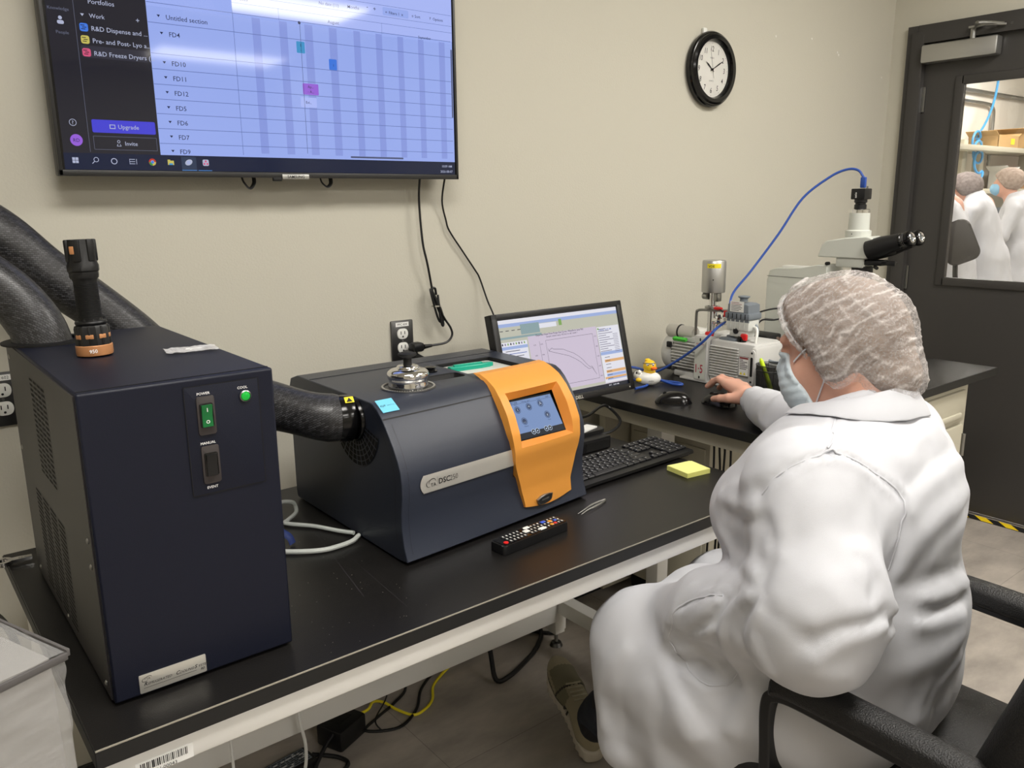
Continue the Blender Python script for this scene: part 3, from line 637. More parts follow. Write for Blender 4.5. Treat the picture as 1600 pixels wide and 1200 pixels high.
# little plastic bag
mat('film', (.95, .95, .96), .18, spec=.8, alpha=.58)
b = MB(); N = 22; g = []; cx, cy = .413, 1.352
V = []
for i in range(N+1):
    for j in range(13):
        u = (i/N-.5)*.082; v = (j/12-.5)*.05
        h = .003+.0035*abs(noise.noise(Vector((u*60, v*70, 1))))+.002*noise.noise(Vector((u*160, v*120, 3)))
        h = max(.0008, h)
        a = math.radians(-8); V.append((cx+u*math.cos(a)-v*math.sin(a)+.004*noise.noise(Vector((u*40, 0, v*40))), cy+u*math.sin(a)+v*math.cos(a), z1+h))
b.add(V, [[i*13+j, (i+1)*13+j, (i+1)*13+j+1, i*13+j+1] for i in range(N) for j in range(12)], 'film')
b.box((.418, 1.358, z1+.0022), (.026, .014, .0016), 'paper', rot=rz(.1))
tag(b.build('plastic_bag', smooth=60), 'small crumpled clear plastic bag on top of the navy cooling unit', 'bag')

# ------------------------------------------------------------------ braided hose (one continuous insulated line)
def hose_mat():
    m = bpy.data.materials.new('braid'); m.use_nodes = True; nt = m.node_tree; p = nt.nodes['Principled BSDF']; L = nt.links.new
    uv = nt.nodes.new('ShaderNodeUVMap'); mp = nt.nodes.new('ShaderNodeMapping'); mp.inputs['Rotation'].default_value = (0, 0, PI/4)
    ck_ = nt.nodes.new('ShaderNodeTexBrick'); ck_.inputs['Scale'].default_value = 1; ck_.inputs['Brick Width'].default_value = 2; ck_.inputs['Row Height'].default_value = 1; ck_.inputs['Mortar Size'].default_value = .16; ck_.inputs['Mortar Smooth'].default_value = .4
    ck_.inputs['Color1'].default_value = (.065, .065, .07, 1); ck_.inputs['Color2'].default_value = (.016, .016, .017, 1); ck_.inputs['Mortar'].default_value = (.004, .004, .004, 1)
    L(uv.outputs['UV'], mp.inputs['Vector']); L(mp.outputs['Vector'], ck_.inputs['Vector']); L(ck_.outputs['Color'], p.inputs['Base Color'])
    bp_ = nt.nodes.new('ShaderNodeBump'); bp_.inputs['Strength'].default_value = 1.0; bp_.inputs['Distance'].default_value = .004
    L(ck_.outputs['Color'], bp_.inputs['Height']); L(bp_.outputs['Normal'], p.inputs['Normal']); p.inputs['Roughness'].default_value = .35
    MATS['braid'] = m
hose_mat()
hp = [(.246, 1.625, 1.150), (.236, 1.632, 1.20), (.196, 1.655, 1.262), (.11, 1.69, 1.330), (-.005, 1.72, 1.39), (-.20, 1.74, 1.50), (-.42, 1.76, 1.60), (-.40, 1.83, 1.68), (-.18, 1.845, 1.61), (.04, 1.83, 1.50), (.20, 1.81, 1.365), (.30, 1.79, 1.265), (.385, 1.775, 1.185), (.455, 1.75, 1.105), (.515, 1.68, 1.045), (.565, 1.60, 1.022), (.62, 1.52, 1.004), (.67, 1.465, .988), (.705, 1.444, .981), (.728, 1.437, .979)]
P = catmull(hp, 10); N = len(P); seg = 40
me = bpy.data.meshes.new('hose_sleeve'); V = []; F = []; U = []
t0 = (P[1]-P[0]).normalized(); nx = t0.orthogonal().normalized(); s_len = 0
for i in range(N):
    t = (P[min(i+1, N-1)]-P[max(i-1, 0)]).normalized(); nx = (nx-t*nx.dot(t)).normalized(); ny = t.cross(nx)
    if i: s_len += (P[i]-P[i-1]).length
    f_ = i/(N-1); R_ = (.0440 if f_ < .3 else .0475)+.0012*math.sin(s_len*23)+.001*math.sin(s_len*41+1)
    if .3 < f_ < .4: R_ -= .0035*(.4-f_)/.1
    if f_ < .05: R_ = .0445+(.05-f_)*.08
    if f_ > .93: R_ = .0485-(f_-.93)*.10
    for k in range(seg+1):
        a = 2*PI*k/seg; rr = R_*(1+.010*math.sin(3*a+s_len*9)+.006*math.sin(5*a-s_len*17)); V.append(P[i]+nx*math.cos(a)*rr+ny*math.sin(a)*rr); U.append((a/(2*PI)*84, s_len/(2*PI*.05)*84))
for i in range(N-1):
    for k in range(seg): a = i*(seg+1)+k; F.append((a, a+1, a+seg+2, a+seg+1))
me.from_pydata([tuple(v) for v in V], [], F); uvl = me.uv_layers.new(name='UVMap')
for li, l in enumerate(me.loops): uvl.data[li].uv = U[l.vertex_index]
me.materials.append(MATS['braid']); me.polygons.foreach_set('use_smooth', [True]*len(F))
o = bpy.data.objects.new('insulated_hose', me); C.objects.link(o)
tag(o, 'thick black braided hose looping from the cooling unit to the instrument', 'hose')
b = MB(); M = axis_m((.716, 1.440, .980), (1, -.22, -.05)); b.lathe([(.0415, -.010), (.0455, -.008), (.0465, .0), (.0465, .018), (.044, .022), (.040, .025), (.0, .025)], 'black_gloss', M, 40)
col = b.build('collar', o, local=False); 
WL = frame((.722, 1.4130, 1.0205), (1, -.2, 0), (0, .75, .66)); b = MB(); b.rect(-.009, -.006, .009, .008, 'yellow_label', WL, z=.0012); b.poly([(-.006, -.004, .0018), (.006, -.004, .0018), (0, .006, .0018)], 'ink', WL); b.build('warning_label', o)

# ------------------------------------------------------------------ calorimeter
dsc = thing('calorimeter', 'navy benchtop instrument with orange touchscreen front panel and chrome lid', 'laboratory instrument', (1.0, 1.5, ZD))
dx0, dx1 = .743, 1.262; zt = 1.021
def yoff(x): return .050*((x-dx0)/(dx1-dx0))**1.15
prof = [(1.280, .724), (1.252, .728), (1.262, .755), (1.268, .79), (1.2675, .821), (1.2625, .855), (1.262, .883), (1.266, .905), (1.275, .925), (1.288, .947), (1.302, .966), (1.316, .984), (1.329, .999), (1.345, 1.012), (1.361, 1.0195), (1.372, zt)]
def surf(s):   # profile sampled by height (front face)
    zs = [p[1] for p in prof[1:]]; ys = [p[0] for p in prof[1:]]
    return float(np.interp(s, zs, ys))
b = MB(); nx_ = 52; xs = [dx0+(dx1-dx0)*i/nx_ for i in range(nx_+1)]
back = [(1.70, zt), (1.735, 1.010), (1.745, .99), (1.745, .74), (1.74, .724)]
full = prof+back; n = len(full); V = []; F = []
hx = {}
for i, x in enumerate(xs):
    for j, (y, z) in enumerate(full): V.append((x, y+(yoff(x) if j < len(prof) else 0)+(.035 if (1.035 < x < 1.215 and .85 < z < 1.005 and j < len(prof)) else 0), z))
for i in range(nx_):
    for j in range(n):
        k = (j+1) % n
        # leave the tray recess open in the top
        F.append([i*n+j, (i+1)*n+j, (i+1)*n+k, i*n+k])
F.append([j for j in range(n)]); F.append([nx_*n+j for j in range(n)])
b.add(V, F, 'navy_body'); hs = b.build('housing', dsc, smooth=28, bevel=.004)
# cut the sample tray recess and the finger well
def cutter(name, c, s, bev=0, M=None, cyl=False):
    cb = MB(); cb.box(c, s, 'black_matte', bev=bev, M=M) if not cyl else cb.cyl((c[0], c[1], c[2]-s[2]/2), (c[0], c[1], c[2]+s[2]/2), s[0], 'black_matte', seg=32)
    return cb
def carve(ob, mbs):
    bm = bmesh.new(); bm.from_mesh(ob.data)
    for cb in mbs:
        oc = cb.build('cut', None, smooth=0); oc.hide_render = True
        md = ob.modifiers.new('b', 'BOOLEAN'); md.object = oc; md.operation = 'DIFFERENCE'; md.solver = 'EXACT'
        while ob.modifiers[0] != md: ob.modifiers.move(list(ob.modifiers).index(md), list(ob.modifiers).index(md)-1)
        dg = bpy.context.evaluated_depsgraph_get()
        bevs = [m_ for m_ in ob.modifiers if m_.type == 'BEVEL']
        for m_ in bevs: m_.show_viewport = False
        dg.update(); me2 = bpy.data.meshes.new_from_object(ob.evaluated_get(dg)); 
        for m_ in bevs: m_.show_viewport = True
        ob.modifiers.remove(md); ob.data = me2; bpy.data.objects.remove(oc)
    bm.free()
hs.data.materials.append(MATS['black_matte'])
carve(hs, [cutter('c', (1.122, 1.530, zt-.01), (.158, .135, .05), .006), cutter('c', (.985, 1.425, zt-.012), (.105, .038, .05), .0, tr(.985, 1.447, 0) @ rz(-.18) @ tr(-.985, -1.447, 0)) if False else cutter('c', (0, 0, 0), (.095, .05, .03), .012, tr(.985, 1.475, zt) @ rz(.0))])
b = MB(); b.rbox((1.122, 1.530, zt-.012), (.150, .127, .008), 'instrument_white', r=.006, bev=.001)
for i in range(7):
    for j in range(2): b.cyl((1.065+i*.019, 1.562-j*.09+.0, zt-.010), (1.065+i*.019, 1.562-j*.09, zt-.0065), .004, 'silver_plate', seg=12)
b.build('sample_tray', dsc)
b = MB(); O = tr(1.105, 1.537, zt-.004) @ rz(-.10)
b.prism([(-.058, -.009), (-.05, -.0125), (.02, -.0115), (.048, -.0075), (.062, 0), (.05, .0085), (.02, .0115), (-.05, .011), (-.058, .007)], -.004, .006, 'teal', O, .002)
b.prism([(-.046, -.005), (.03, -.005), (.03, .004), (-.046, .004)], .006, .010, 'teal', O, .0015); tag(b.build('sample_knife'), 'green translucent plastic holder lying in the instrument tray', 'lab tool')
# seam lines, orange panel
def strip(b, x_0, x_1, zs, off, m, xn=8, close=False):
    # ribbon following the front surface
    V = []; k = len(zs)
    for i in range(xn+1):
        x = x_0+(x_1-x_0)*i/xn
        for z in zs:
            y = surf(z)+yoff(x); y2 = surf(z+.002)+yoff(x); d = Vector((0, y2-y, .002)).normalized(); nrm = Vector((0, -d.z, d.y))
            V.append(Vector((x, y, z))+nrm*off)
    b.add(V, [[i*k+j, (i+1)*k+j, (i+1)*k+j+1, i*k+j+1] for i in range(xn) for j in range(k-1)], m)
b = MB(); strip(b, dx0+.002, 1.04, [.9935, .9955], .0006, 'navy_line'); strip(b, dx0+.016, dx0+.0165, list(np.linspace(.74, .985, 24)), .0004, 'navy_line', 1)
V = []
for z in np.linspace(.75, .995, 20): V.append((dx0-.0006, surf(z)+.022, z))
for a, c in zip(V, V[1:]): b.add([a, (a[0], a[1]+.0015, a[2]), (c[0], c[1]+.0015, c[2]), c], [[0, 1, 2, 3]], 'navy_side')
b.add([(dx0-.0006, 1.372, zt-.001), (dx0-.0006, 1.3735, zt-.001), (dx0-.0006, 1.337, .9945), (dx0-.0006, 1.3355, .9945)], [[0, 1, 2, 3]], 'navy_line')
b.box((1.0, 1.640, zt+.0003), (.51, .0012, .0008), 'navy_line'); b.build('seam', hs)
b = MB(); zz = list(np.linspace(.853, .888, 8)); strip(b, .792, 1.035, zz, .0022, 'silver_plate', 12)
n0 = len(zz)
Vc = []
for i in range(9):
    t = i/8; z = .853+.035*t; dxx = .0075*math.sin(PI*t)**.8
    Vc.append((.792-dxx, surf(z)+yoff(.79)-.0022, z)); 
for i in range(8): b.add([Vc[i], (.7921, Vc[i][1], Vc[i][2]), (.7921, Vc[i+1][1], Vc[i+1][2]), Vc[i+1]], [[0, 1, 2, 3]], 'silver_plate')
strip(b, .792, 1.035, [.8515, .853], .0011, 'steel', 12)
PM = frame((.800, surf(.868)+yoff(.80)-.0030, .8645), (1, .09, 0), (0, 0, 1))
b.text('DSC', .0155, 'ink', PM @ tr(.0275, 0, .0005), 'L', .012); b.text('250', .0155, 'ink', PM @ tr(.0560, 0, .0006), 'L', -.012, sx=.9)
b.text('TA', .0105, 'ink', PM @ tr(.0085, -.002, .0003), 'L'); b.rect(.0245, -.003, .0248, .016, 'dark_steel', PM, z=.0004)
arc(.0055, .0055, .0075, .0065, 70, 265, .0012, 'ink', PM @ tr(0, 0, .0004), .3); arc(.0125, .0075, .0085, .0065, -15, 185, .0014, 'ink', PM @ tr(0, 0, .0004), .25); b.build('nameplate', dsc)
b = MB(); q = [(.7475, 1.0225), (.7860, 1.0245), (.793, .9995), (.755, .9985)]
SM = frame((.770, 1.3515, 1.0120), (1, .05, 0), (0, .84, .54)); b.rbox((0, 0, .0030), (.038, .034, .0008), mat('sticker_blue', (.45, .78, .90), .5).name, SM, r=.001); b.text('IQ/P', .0065, 'ink', SM @ tr(-.016, -.002, .0036), 'L', .01); b.text('ANALYTICAL', .0030, 'ink', SM @ tr(-.001, -.001, .0036), 'L'); b.build('sticker', dsc)
# orange touchscreen panel: left and right edges slant, face bows
ox = [(1.018, .005), (1.022, .008)]
oz = [.752, .765, .80, .84, .875, .905, .935, .965, .99, 1.008, 1.020, 1.030]
def o_left(z): return float(np.interp(z, [.752, .80, .86, .92, .99, 1.03], [1.062, 1.050, 1.030, 1.023, 1.026, 1.034]))
def o_right(z): return float(np.interp(z, [.752, .80, .86, .92, .99, 1.03], [1.199, 1.215, 1.232, 1.236, 1.234, 1.236]))
def o_y(z, x): return float(np.interp(z, [.752, .79, .84, .883, .92, .96, .99, 1.010, 1.022, 1.030], [1.262, 1.266, 1.264, 1.257, 1.262, 1.281, 1.305, 1.330, 1.356, 1.385]))+.018+yoff(x)-yoff(1.03)
from itertools import product
def opanel():
    b = MB(); nz = 40; nx2 = 20; zs = np.linspace(.752, 1.030, nz+1); V = []; scr = (1.050, 1.205, .8930, .9900)
    for z in zs:
        for i in range(nx2+1):
            u = i/nx2; xl_, xr_ = o_left(z), o_right(z); x = xl_+(xr_-xl_)*u
            zz_ = z
            if z < .77: zz_ = z+ -.006*math.sin(PI*u)*(0.77-z)/.018
            y = o_y(z, x)-.004*math.sin(PI*u); V.append((x, y, zz_))
    k = nx2+1; F = []
    def inside(x, z): return scr[0]-.012 < x < scr[1]+.012 and scr[2]-.01 < z < scr[3]+.012
    # recess corners on the surface
    xa, xb, za, zb = 1.046, 1.209, .890, .998
    # re-sample grid lines so that the recess edges are exact
    zl = sorted(set(list(np.linspace(.752, za, 16))+list(np.linspace(za, zb, 14))+list(np.linspace(zb, 1.030, 6))))
    V = []; rows = []
    for z in zl:
        xl_, xr_ = o_left(z), o_right(z)
        sl = .0 # lines lean with the panel
        lean = (o_left(z)-1.026)*.8
        xs_ = list(np.linspace(xl_, xa+lean*.5, 4))+list(np.linspace(xa+lean*.5, xb+lean*.0, 11))[1:]+list(np.linspace(xb, xr_, 4))[1:]
        row = []
        for x in xs_:
            u = (x-xl_)/(xr_-xl_); row.append(len(V)); V.append((x, o_y(z, x)-.004*math.sin(PI*min(max(u, 0), 1)), z-(.007*math.sin(PI*u)*max(0, (.775-z))/.023)))
        rows.append(row)
    nc = len(rows[0])
    for i in range(len(rows)-1):
        for j in range(nc-1):
            zm = (zl[i]+zl[i+1])/2
            if za < zm < zb and 3 <= j < 13: continue
            F.append([rows[i][j], rows[i][j+1], rows[i+1][j+1], rows[i+1][j]])
    b.add(V, F, 'orange')
    # skirt towards the body
    edge = [rows[i][0] for i in range(len(rows))]+rows[-1][1:]+[rows[i][-1] for i in range(len(rows)-2, -1, -1)]+rows[0][-2:0:-1]
    n_ = len(edge); sk = []
    for e in edge: v = V[e]; sk.append((v[0]+(.003 if v[0] > 1.15 else -.003), v[1]+.022, v[2]))
    b.add([V[e] for e in edge]+sk, [[i, (i+1) % n_, n_+(i+1) % n_, n_+i] for i in range(n_)], 'orange')
    # recess walls down to a flat tilted screen plane
    i0 = min(range(len(zl)), key=lambda i: abs(zl[i]-za)); i1 = min(range(len(zl)), key=lambda i: abs(zl[i]-zb))
    ring = rows[i0][3:14]+[rows[i][13] for i in range(i0+1, i1+1)]+rows[i1][12:2:-1]+[rows[i][3] for i in range(i1-1, i0, -1)]
    # screen plane corners
    BL, BR, TR_, TL = [Vector(p) for p in ((1.053, 1.290, .9000), (1.194, 1.301, .8975), (1.196, 1.352, .9805), (1.045, 1.336, .9800))]
    def inner(p):
        u = (p[0]-xa)/(xb-xa); w_ = (p[2]-za)/(zb-za); u = min(max(u, 0), 1); w_ = min(max(w_, 0), 1)
        return (BL*(1-u)+BR*u)*(1-w_)+(TL*(1-u)+TR_*u)*w_
    n_ = len(ring); b.add([V[e] for e in ring]+[inner(V[e]) for e in ring], [[i, (i+1) % n_, n_+(i+1) % n_, n_+i] for i in range(n_)], 'orange_in')
    b.build('touch_panel', dsc, smooth=40)
    return BL, BR, TR_, TL
BL, BR, TRc, TL = opanel()
tp_ = [o for o in dsc.children if o.name.startswith('touch_panel')][0]
em('ts_bg', (.55, .66, .86), .75, .2); em('ts_dark', (.20, .22, .26), .6, .2); em('ts_line', (.30, .36, .50), .6, .2); em('ts_lt', (.80, .86, .95), .8, .2)
W_ = (BR-BL).length; H_ = (TL-BL).length
SC = frame(tuple(BL+Vector((0, -.0008, 0))), BR-BL, TL-BL)
b = MB(); sh = (TL-BL).dot((BR-BL).normalized())/H_
b.add([(0, 0, -.001), (W_, 0, -.001), (W_+sh*H_, H_, -.001), (sh*H_, H_, -.001)], [[0, 1, 2, 3]], 'black_gloss', SC)
SC2 = SC @ Matrix(((1, sh, 0, 0), (0, 1, 0, 0), (0, 0, 1, 0), (0, 0, 0, 1)))
m_ = .003; b.rect(m_, m_, W_-m_, H_-m_, 'ts_bg', SC2, z=.0002); b.rect(m_, m_, W_-m_, .016, 'ts_dark', SC2, z=.0004); b.rect(m_, H_-.012, W_-m_, H_-.0115, 'ts_line', SC2, z=.0004); b.rect(m_, H_-.0045, W_-m_, H_-m_, 'ts_dark', SC2, z=.0004)
b.text('DSC250', .007, 'ts_dark', SC2 @ tr(.010, H_-.0105, .0005), 'L', .004); b.text('Calibrate   Status', .004, 'ts_line', SC2 @ tr(.045, H_-.0100, .0005)); b.text('10:09', .005, 'ts_dark', SC2 @ tr(W_-.022, H_-.0105, .0005))
for x, y, g, t in ((.027, .068, 'i', 'Status'), (.062, .070, '=', 'Queue'), (.098, .072, 'A', 'Control'), (.105, .044, 'x', 'Tools'), (.033, .041, '...', 'Method')):
    b.disc(x, y, .0082, 'ts_line', SC2, z=.0005, r0=.0070, n=28); b.disc(x, y, .0058, 'ts_line', SC2, z=.0005, n=24); b.text(g, .010, 'ts_lt', SC2 @ tr(x, y-.003, .0007), 'C', .01); b.text(t, .0038, 'ts_line', SC2 @ tr(x, y+(.0105 if y > .06 else -.013), .0005), 'C')
for x in (.046, .058, .085, .097):
    b.disc(x, .014, .0062, 'ts_lt', SC2, z=.0006, n=24); b.disc(x, .014, .0050, 'ts_dark', SC2, z=.0007, n=24); b.disc(x, .014, .0022, 'ts_lt', SC2, z=.0008, n=6)
b.recalc = False; b.build('touchscreen', tp_, smooth=0)
b = MB(); BM = frame((1.117, o_y(.757, 1.117)-.0055, .757), (1, .175, 0), (0, -.05, 1))
pts = [(-.026, .005), (-.014, .0100), (.0, .0115), (.014, .0110), (.026, .0085), (.0235, -.003), (.018, -.008), (.0, -.0095), (-.018, -.0085), (-.0235, -.004)]
b.prism(pts, -.004, .0012, 'steel', BM, .0008); b.prism([(x*.86, y*.82) for x, y in pts], .0012, .0016, 'dark_steel', BM); b.text('DISCOVERY', .0045, 'silver_plate', BM @ tr(0, .0005, .0018), 'C', .01); b.build('badge', dsc)
# chrome cell lid
LC = tr(.872, 1.437, zt)
b = MB(); b.lathe([(.0, .0005), (.050, .0005), (.0505, .0022), (.056, .0026), (.058, .001), (.058, 0)], 'dark_steel', LC, 72)
for k in range(64):
    a = 2*PI*k/64; b.box((.0540*math.cos(a), .0540*math.sin(a), .0028), (.0035, .0016, .0014), 'silver_plate', LC, rot=rz(a))
b.build('lid_ring', dsc)
b = MB(); b.lathe([(0, .002), (.0415, .002), (.0420, .006), (.0400, .012), (.0400, .017), (.0425, .021), (.0440, .027), (.0425, .033), (.0370, .0375), (.0290, .0395), (.0235, .0405), (.0225, .0445), (.021, .046), (.0, .046)], 'chrome', LC, 64)
lidb = b.build('cell_lid', dsc, smooth=50)
b = MB(); M = axis_m((.872+.0386*math.cos(-1.35), 1.437+.0386*math.sin(-1.35), zt+.0165), (math.cos(-1.35), math.sin(-1.35), 0)); M = frame((.872+.0410*math.cos(-1.35), 1.437+.0395*math.sin(-1.35), zt+.0155), (-math.sin(-1.35), math.cos(-1.35), 0), (0, 0, 1))
for p, q in (((-.006, -.004), (.006, -.004)), ((.006, -.004), (0, .006)), ((0, .006), (-.006, -.004))): b.line(p, q, .0009, 'ink', M)
b.build('hot_mark', lidb)
b = MB(); b.lathe([(0, .045), (.0090, .045), (.0085, .055), (.0095, .062), (.0170, .066), (.0195, .0685), (.0190, .0715), (.012, .0735), (0, .074)], 'black_matte', LC, 40); b.build('knob', lidb)
b = MB(); b.lathe([(0, 0), (.016, 0), (.016, .003), (.011, .004), (.011, .008), (.013, .009), (.013, .011), (.008, .012), (0, .012)], 'black_gloss', tr(.992, 1.537, zt), 32); b.build('cap', dsc)
# side vent around the hose port
b = MB(); PC = leftw(dx0-.0008, 1.432, .975)
b.disc(0, -.012, .088, 'vent_hole', PC, z=.0003, n=48) if False else None
b.poly([(.094*math.cos(math.radians(a)), .094*math.sin(math.radians(a)), .0004) for a in range(185, 352, 6)]+[(.040*math.cos(math.radians(a)), .040*math.sin(math.radians(a)), .0004) for a in range(350, 184, -6)], 'vent_hole', PC)
for r_ in (.052, .063, .074, .085):
    for a in range(186, 350, 4): b.line((r_*math.cos(math.radians(a)), r_*math.sin(math.radians(a))), (r_*math.cos(math.radians(a+4)), r_*math.sin(math.radians(a+4))), .0022, 'navy_side', PC, z=.0012)
for a in range(188, 352, 12): b.line((.04*math.cos(math.radians(a)), .04*math.sin(math.radians(a))), (.094*math.cos(math.radians(a)), .094*math.sin(math.radians(a))), .003, 'navy_body', PC, z=.0016)
b.build('side_vent', dsc)
b = MB(); b.lathe([(0, .008), (.044, .008), (.046, .004), (.046, 0), (.0, 0)], 'black_gloss', axis_m((.7425, 1.434, .977), (-1, 0, 0)), 40); b.build('hose_port', dsc)
for x in (dx0+.04, dx1-.04):
    for y in (1.36, 1.70): b = MB(); b.cyl((x, y, ZD), (x, y, .726), .014, 'black_matte'); b.build('rubber_foot', dsc)
# gas lines behind the instrument
mat('clear_tube', (.80, .82, .80), .2, spec=.6)
b = MB(); b.tube([(.62, 1.655, .742), (.66, 1.652, .754), (.688, 1.648, .750), (.696, 1.648, .738), (.690, 1.635, .728), (.66, 1.61, .726), (.650, 1.595, .726), (.689, 1.543, .726), (.717, 1.487, .726), (.735, 1.45, .728)], .0045, 'clear_tube')
tag(b.build('coiled_tube'), 'clear plastic tube curling behind the instrument near the wall', 'tube')
b = MB(); b.tube([(.53, 1.52, .726), (.59, 1.456, .726), (.644, 1.419, .726), (.684, 1.414, .726), (.716, 1.420, .726), (.738, 1.435, .727)], .005, 'clear_tube'); tag(b.build('gas_tube'), 'clear plastic tube on the bench at the foot of the instrument', 'tube')
b = MB(); b.tube([(.53, 1.60, .725), (.56, 1.55, .752), (.59, 1.51, .755), (.612, 1.495, .740), (.618, 1.49, .724)], .008, mat('strap_blue', (.15, .21, .42), .6).name, flat=.35); b.build
tag(b.build('blue_strap'), 'blue flat strap behind the navy cooling unit', 'strap')
# ------------------------------------------------------------------ computer monitor
mon = thing('computer_monitor', 'black desktop monitor showing a line graph, beside the orange-fronted instrument', 'monitor', (1.505, 1.68, .768))
t_ = .26; un = Vector((0, math.sin(t_), math.cos(t_))); MBL = Vector((1.267, 1.609, .855)); MW, MH = .476, .263
MM = frame(tuple(MBL), (1, -.006, 0), un)       # local x right, y up, z towards viewer
em('mn_bg', (.85, .80, .88), .88); em('mn_white', (.93, .93, .97), .9); em('mn_beige', (.80, .80, .74), .85); em('mn_blue', (.66, .74, .93), .85); em('mn_teal', (.60, .70, .72), .8); em('mn_ink', (.25, .25, .32), .6); em('mn_mid', (.60, .58, .68), .7); em('mn_bar', (.14, .16, .22), .7); em('mn_orange', (.93, .72, .50), .85); em('mn_green', (.55, .72, .40), .8); em('mn_blue2', (.25, .40, .75), .8)
b = MB(); fw_ = .019
b.prism([(0, 0), (MW, 0), (MW, MH), (0, MH)], -.022, 0, 'black_plastic', MM, .0)
for c, s in (((MW/2, fw_/2), (MW, fw_)), ((MW/2, MH-fw_/2+.002), (MW, fw_-.004)), ((fw_/2, MH/2), (fw_, MH)), ((MW-fw_/2, MH/2), (fw_, MH))): b.box((*c, .003), (*s, .007), 'black_plastic', MM, bev=.002)
b.box((MW/2, MH/2, -.033), (MW*.7, MH*.7, .03), 'black_plastic', MM, bev=.01)
b.build('casing', mon)
b = MB(); b.text('DELL', .013, 'silver_plate', MM @ tr(.255, .0045, .0068), 'C', .02); b.disc(.455, .009, .0022, 'silver_plate', MM, z=.0068, n=12); b.build('logo', mon)
b = MB(); Q = MM @ tr(fw_, fw_, .0004); w, h = MW-2*fw_, MH-2*fw_+.002
R = lambda x0, y0, x1, y1, m, z=.0003: b.rect(x0*w, y0*h, x1*w, y1*h, m, Q, z=z)
R(0, 0, 1, 1, 'mn_bg', 0); R(0, .955, 1, 1, 'mn_white'); R(0, .915, 1, .955, 'mn_blue'); R(0, .80, 1, .915, 'mn_beige'); R(.17, .81, .32, .93, 'mn_teal', .0005); R(.32, .855, .46, .91, 'mn_white', .0005); R(.48, .86, .505, .935, 'mn_green', .0006); R(0, .775, .33, .80, 'mn_teal'); R(.33, .785, 1, .80, 'mn_beige')
R(0, .055, .205, .775, 'mn_white'); R(0, .655, .205, .69, 'mn_blue', .0005); R(0, .74, .205, .775, 'mn_beige', .0005); R(.205, .055, .215, .775, 'mn_beige'); R(.79, .055, 1, .785, 'mn_beige'); R(.795, .06, .995, .77, 'mn_white', .0005); R(.795, .41, .995, .45, 'mn_blue', .0007)
for k, c in enumerate(('mn_white', 'mn_orange', 'mn_white', 'mn_white', 'mn_orange', 'mn_blue', 'mn_blue')): R(.82, .36-.045*k, .995, .395-.045*k, c, .0007)
R(.80, .105, .995, .130, 'mn_orange', .0009); R(0, 0, 1, .048, 'mn_bar', .0006); R(.205, .05, .79, .085, 'mn_beige', .0006)
for k in range(11): R(.80, .74-.028*k-.004, .80+.07+.03*((k*7) % 3), .74-.028*k+.004, 'mn_mid', .0008); R(.93, .66-.022*k-.003, .975, .66-.022*k+.003, 'mn_mid', .0008)
for k in range(7): R(.825, .375-.045*k, .87, .381-.045*k, 'mn_ink', .0010)
for k in range(16): R(.03+.02*(k % 3), .63-.032*k, .12+.05*((k*5) % 3)/2+.02, .637-.032*k, 'mn_blue2' if k % 4 == 1 else 'mn_ink', .0008)
for k in range(9): R(.01+.021*k, .705, .02+.021*k, .728, ('mn_ink', 'mn_mid', 'mn_green')[k % 3], .0008)
for k in range(4): R(.01+.045*k, .868, .035+.045*k, .876, 'mn_ink', .0008)
b.text('Exported Heat Flow Purge Gas Curve, Waveform (exp file)', .0072, 'mn_ink', Q @ tr(.28*w, .765*h, .0008), 'L', .008); b.text('Sample: indium ramp 10C/min to cell  mode 1', .0062, 'mn_ink', Q @ tr(.36*w, .735*h, .0008), 'L', .004)
P_ = lambda x, y: (x*w, y*h)
for p, q in (((.35, .14), (.75, .14)), ((.75, .14), (.75, .70)), ((.75, .70), (.35, .70)), ((.35, .70), (.35, .14)), ((.30, .12), (.30, .70)), ((.79, .12), (.79, .62))): b.line(P_(*p), P_(*q), .0007, 'mn_ink', Q, z=.0008)
cv1 = [(.36, .60), (.365, .57), (.375, .585), (.39, .60), (.40, .585), (.44, .575), (.48, .565), (.52, .53), (.56, .50), (.60, .45), (.63, .40), (.66, .335), (.68, .30), (.70, .30), (.71, .26), (.72, .22)]
cv2 = [(.36, .57), (.40, .545), (.46, .51), (.52, .475), (.57, .425), (.61, .375), (.64, .32), (.67, .275), (.70, .285), (.715, .24), (.73, .19)]
for cv in (cv1, cv2):
    for p, q in zip(cv, cv[1:]): b.line(P_(*p), P_(*q), .0008, 'mn_ink', Q, z=.0009)
for k in range(5):
    for x in (.305, .76, .25): b.text('0.%d' % (95-5*k), .005, 'mn_ink', Q @ tr(x*w, (.155+.125*k)*h, .0009), 'L')
b.text('Heating  10:09 AM', .0065, 'mn_blue2', Q @ tr(.81*w, .72*h, .001), 'L', .01); b.disc(.805*w, .745*h, .003, 'mn_green', Q, z=.001, n=12)
b.text('34 C   10:09 AM', .006, 'mn_white', Q @ tr(.82*w, .015*h, .001), 'L', .006)
for k in range(8): R(.02+.035*k, .012, .04+.035*k, .038, ('mn_blue', 'mn_white', 'mn_orange', 'mn_green')[k % 4], .0009)
b.recalc = False; b.build('screen', mon, smooth=0)
b = MB(); b.box((1.505, 1.715, .86), (.07, .03, .19), 'black_plastic', bev=.006, rot=rx(-.1)); b.build('stand_neck', mon)
b = MB(); b.rbox((1.500, 1.67, .7625), (.205, .19, .010), 'black_plastic', r=.02, bev=.003); b.build('stand_base', mon)
pc = thing('mini_computer', 'small black computer with honeycomb front lying under the monitor base', 'computer', (1.495, 1.635, ZD))
b = MB(); b.box((1.495, 1.632, ZD+.0195), (.180, .178, .0345), 'black_plastic', bev=.002); b.build('case', pc)
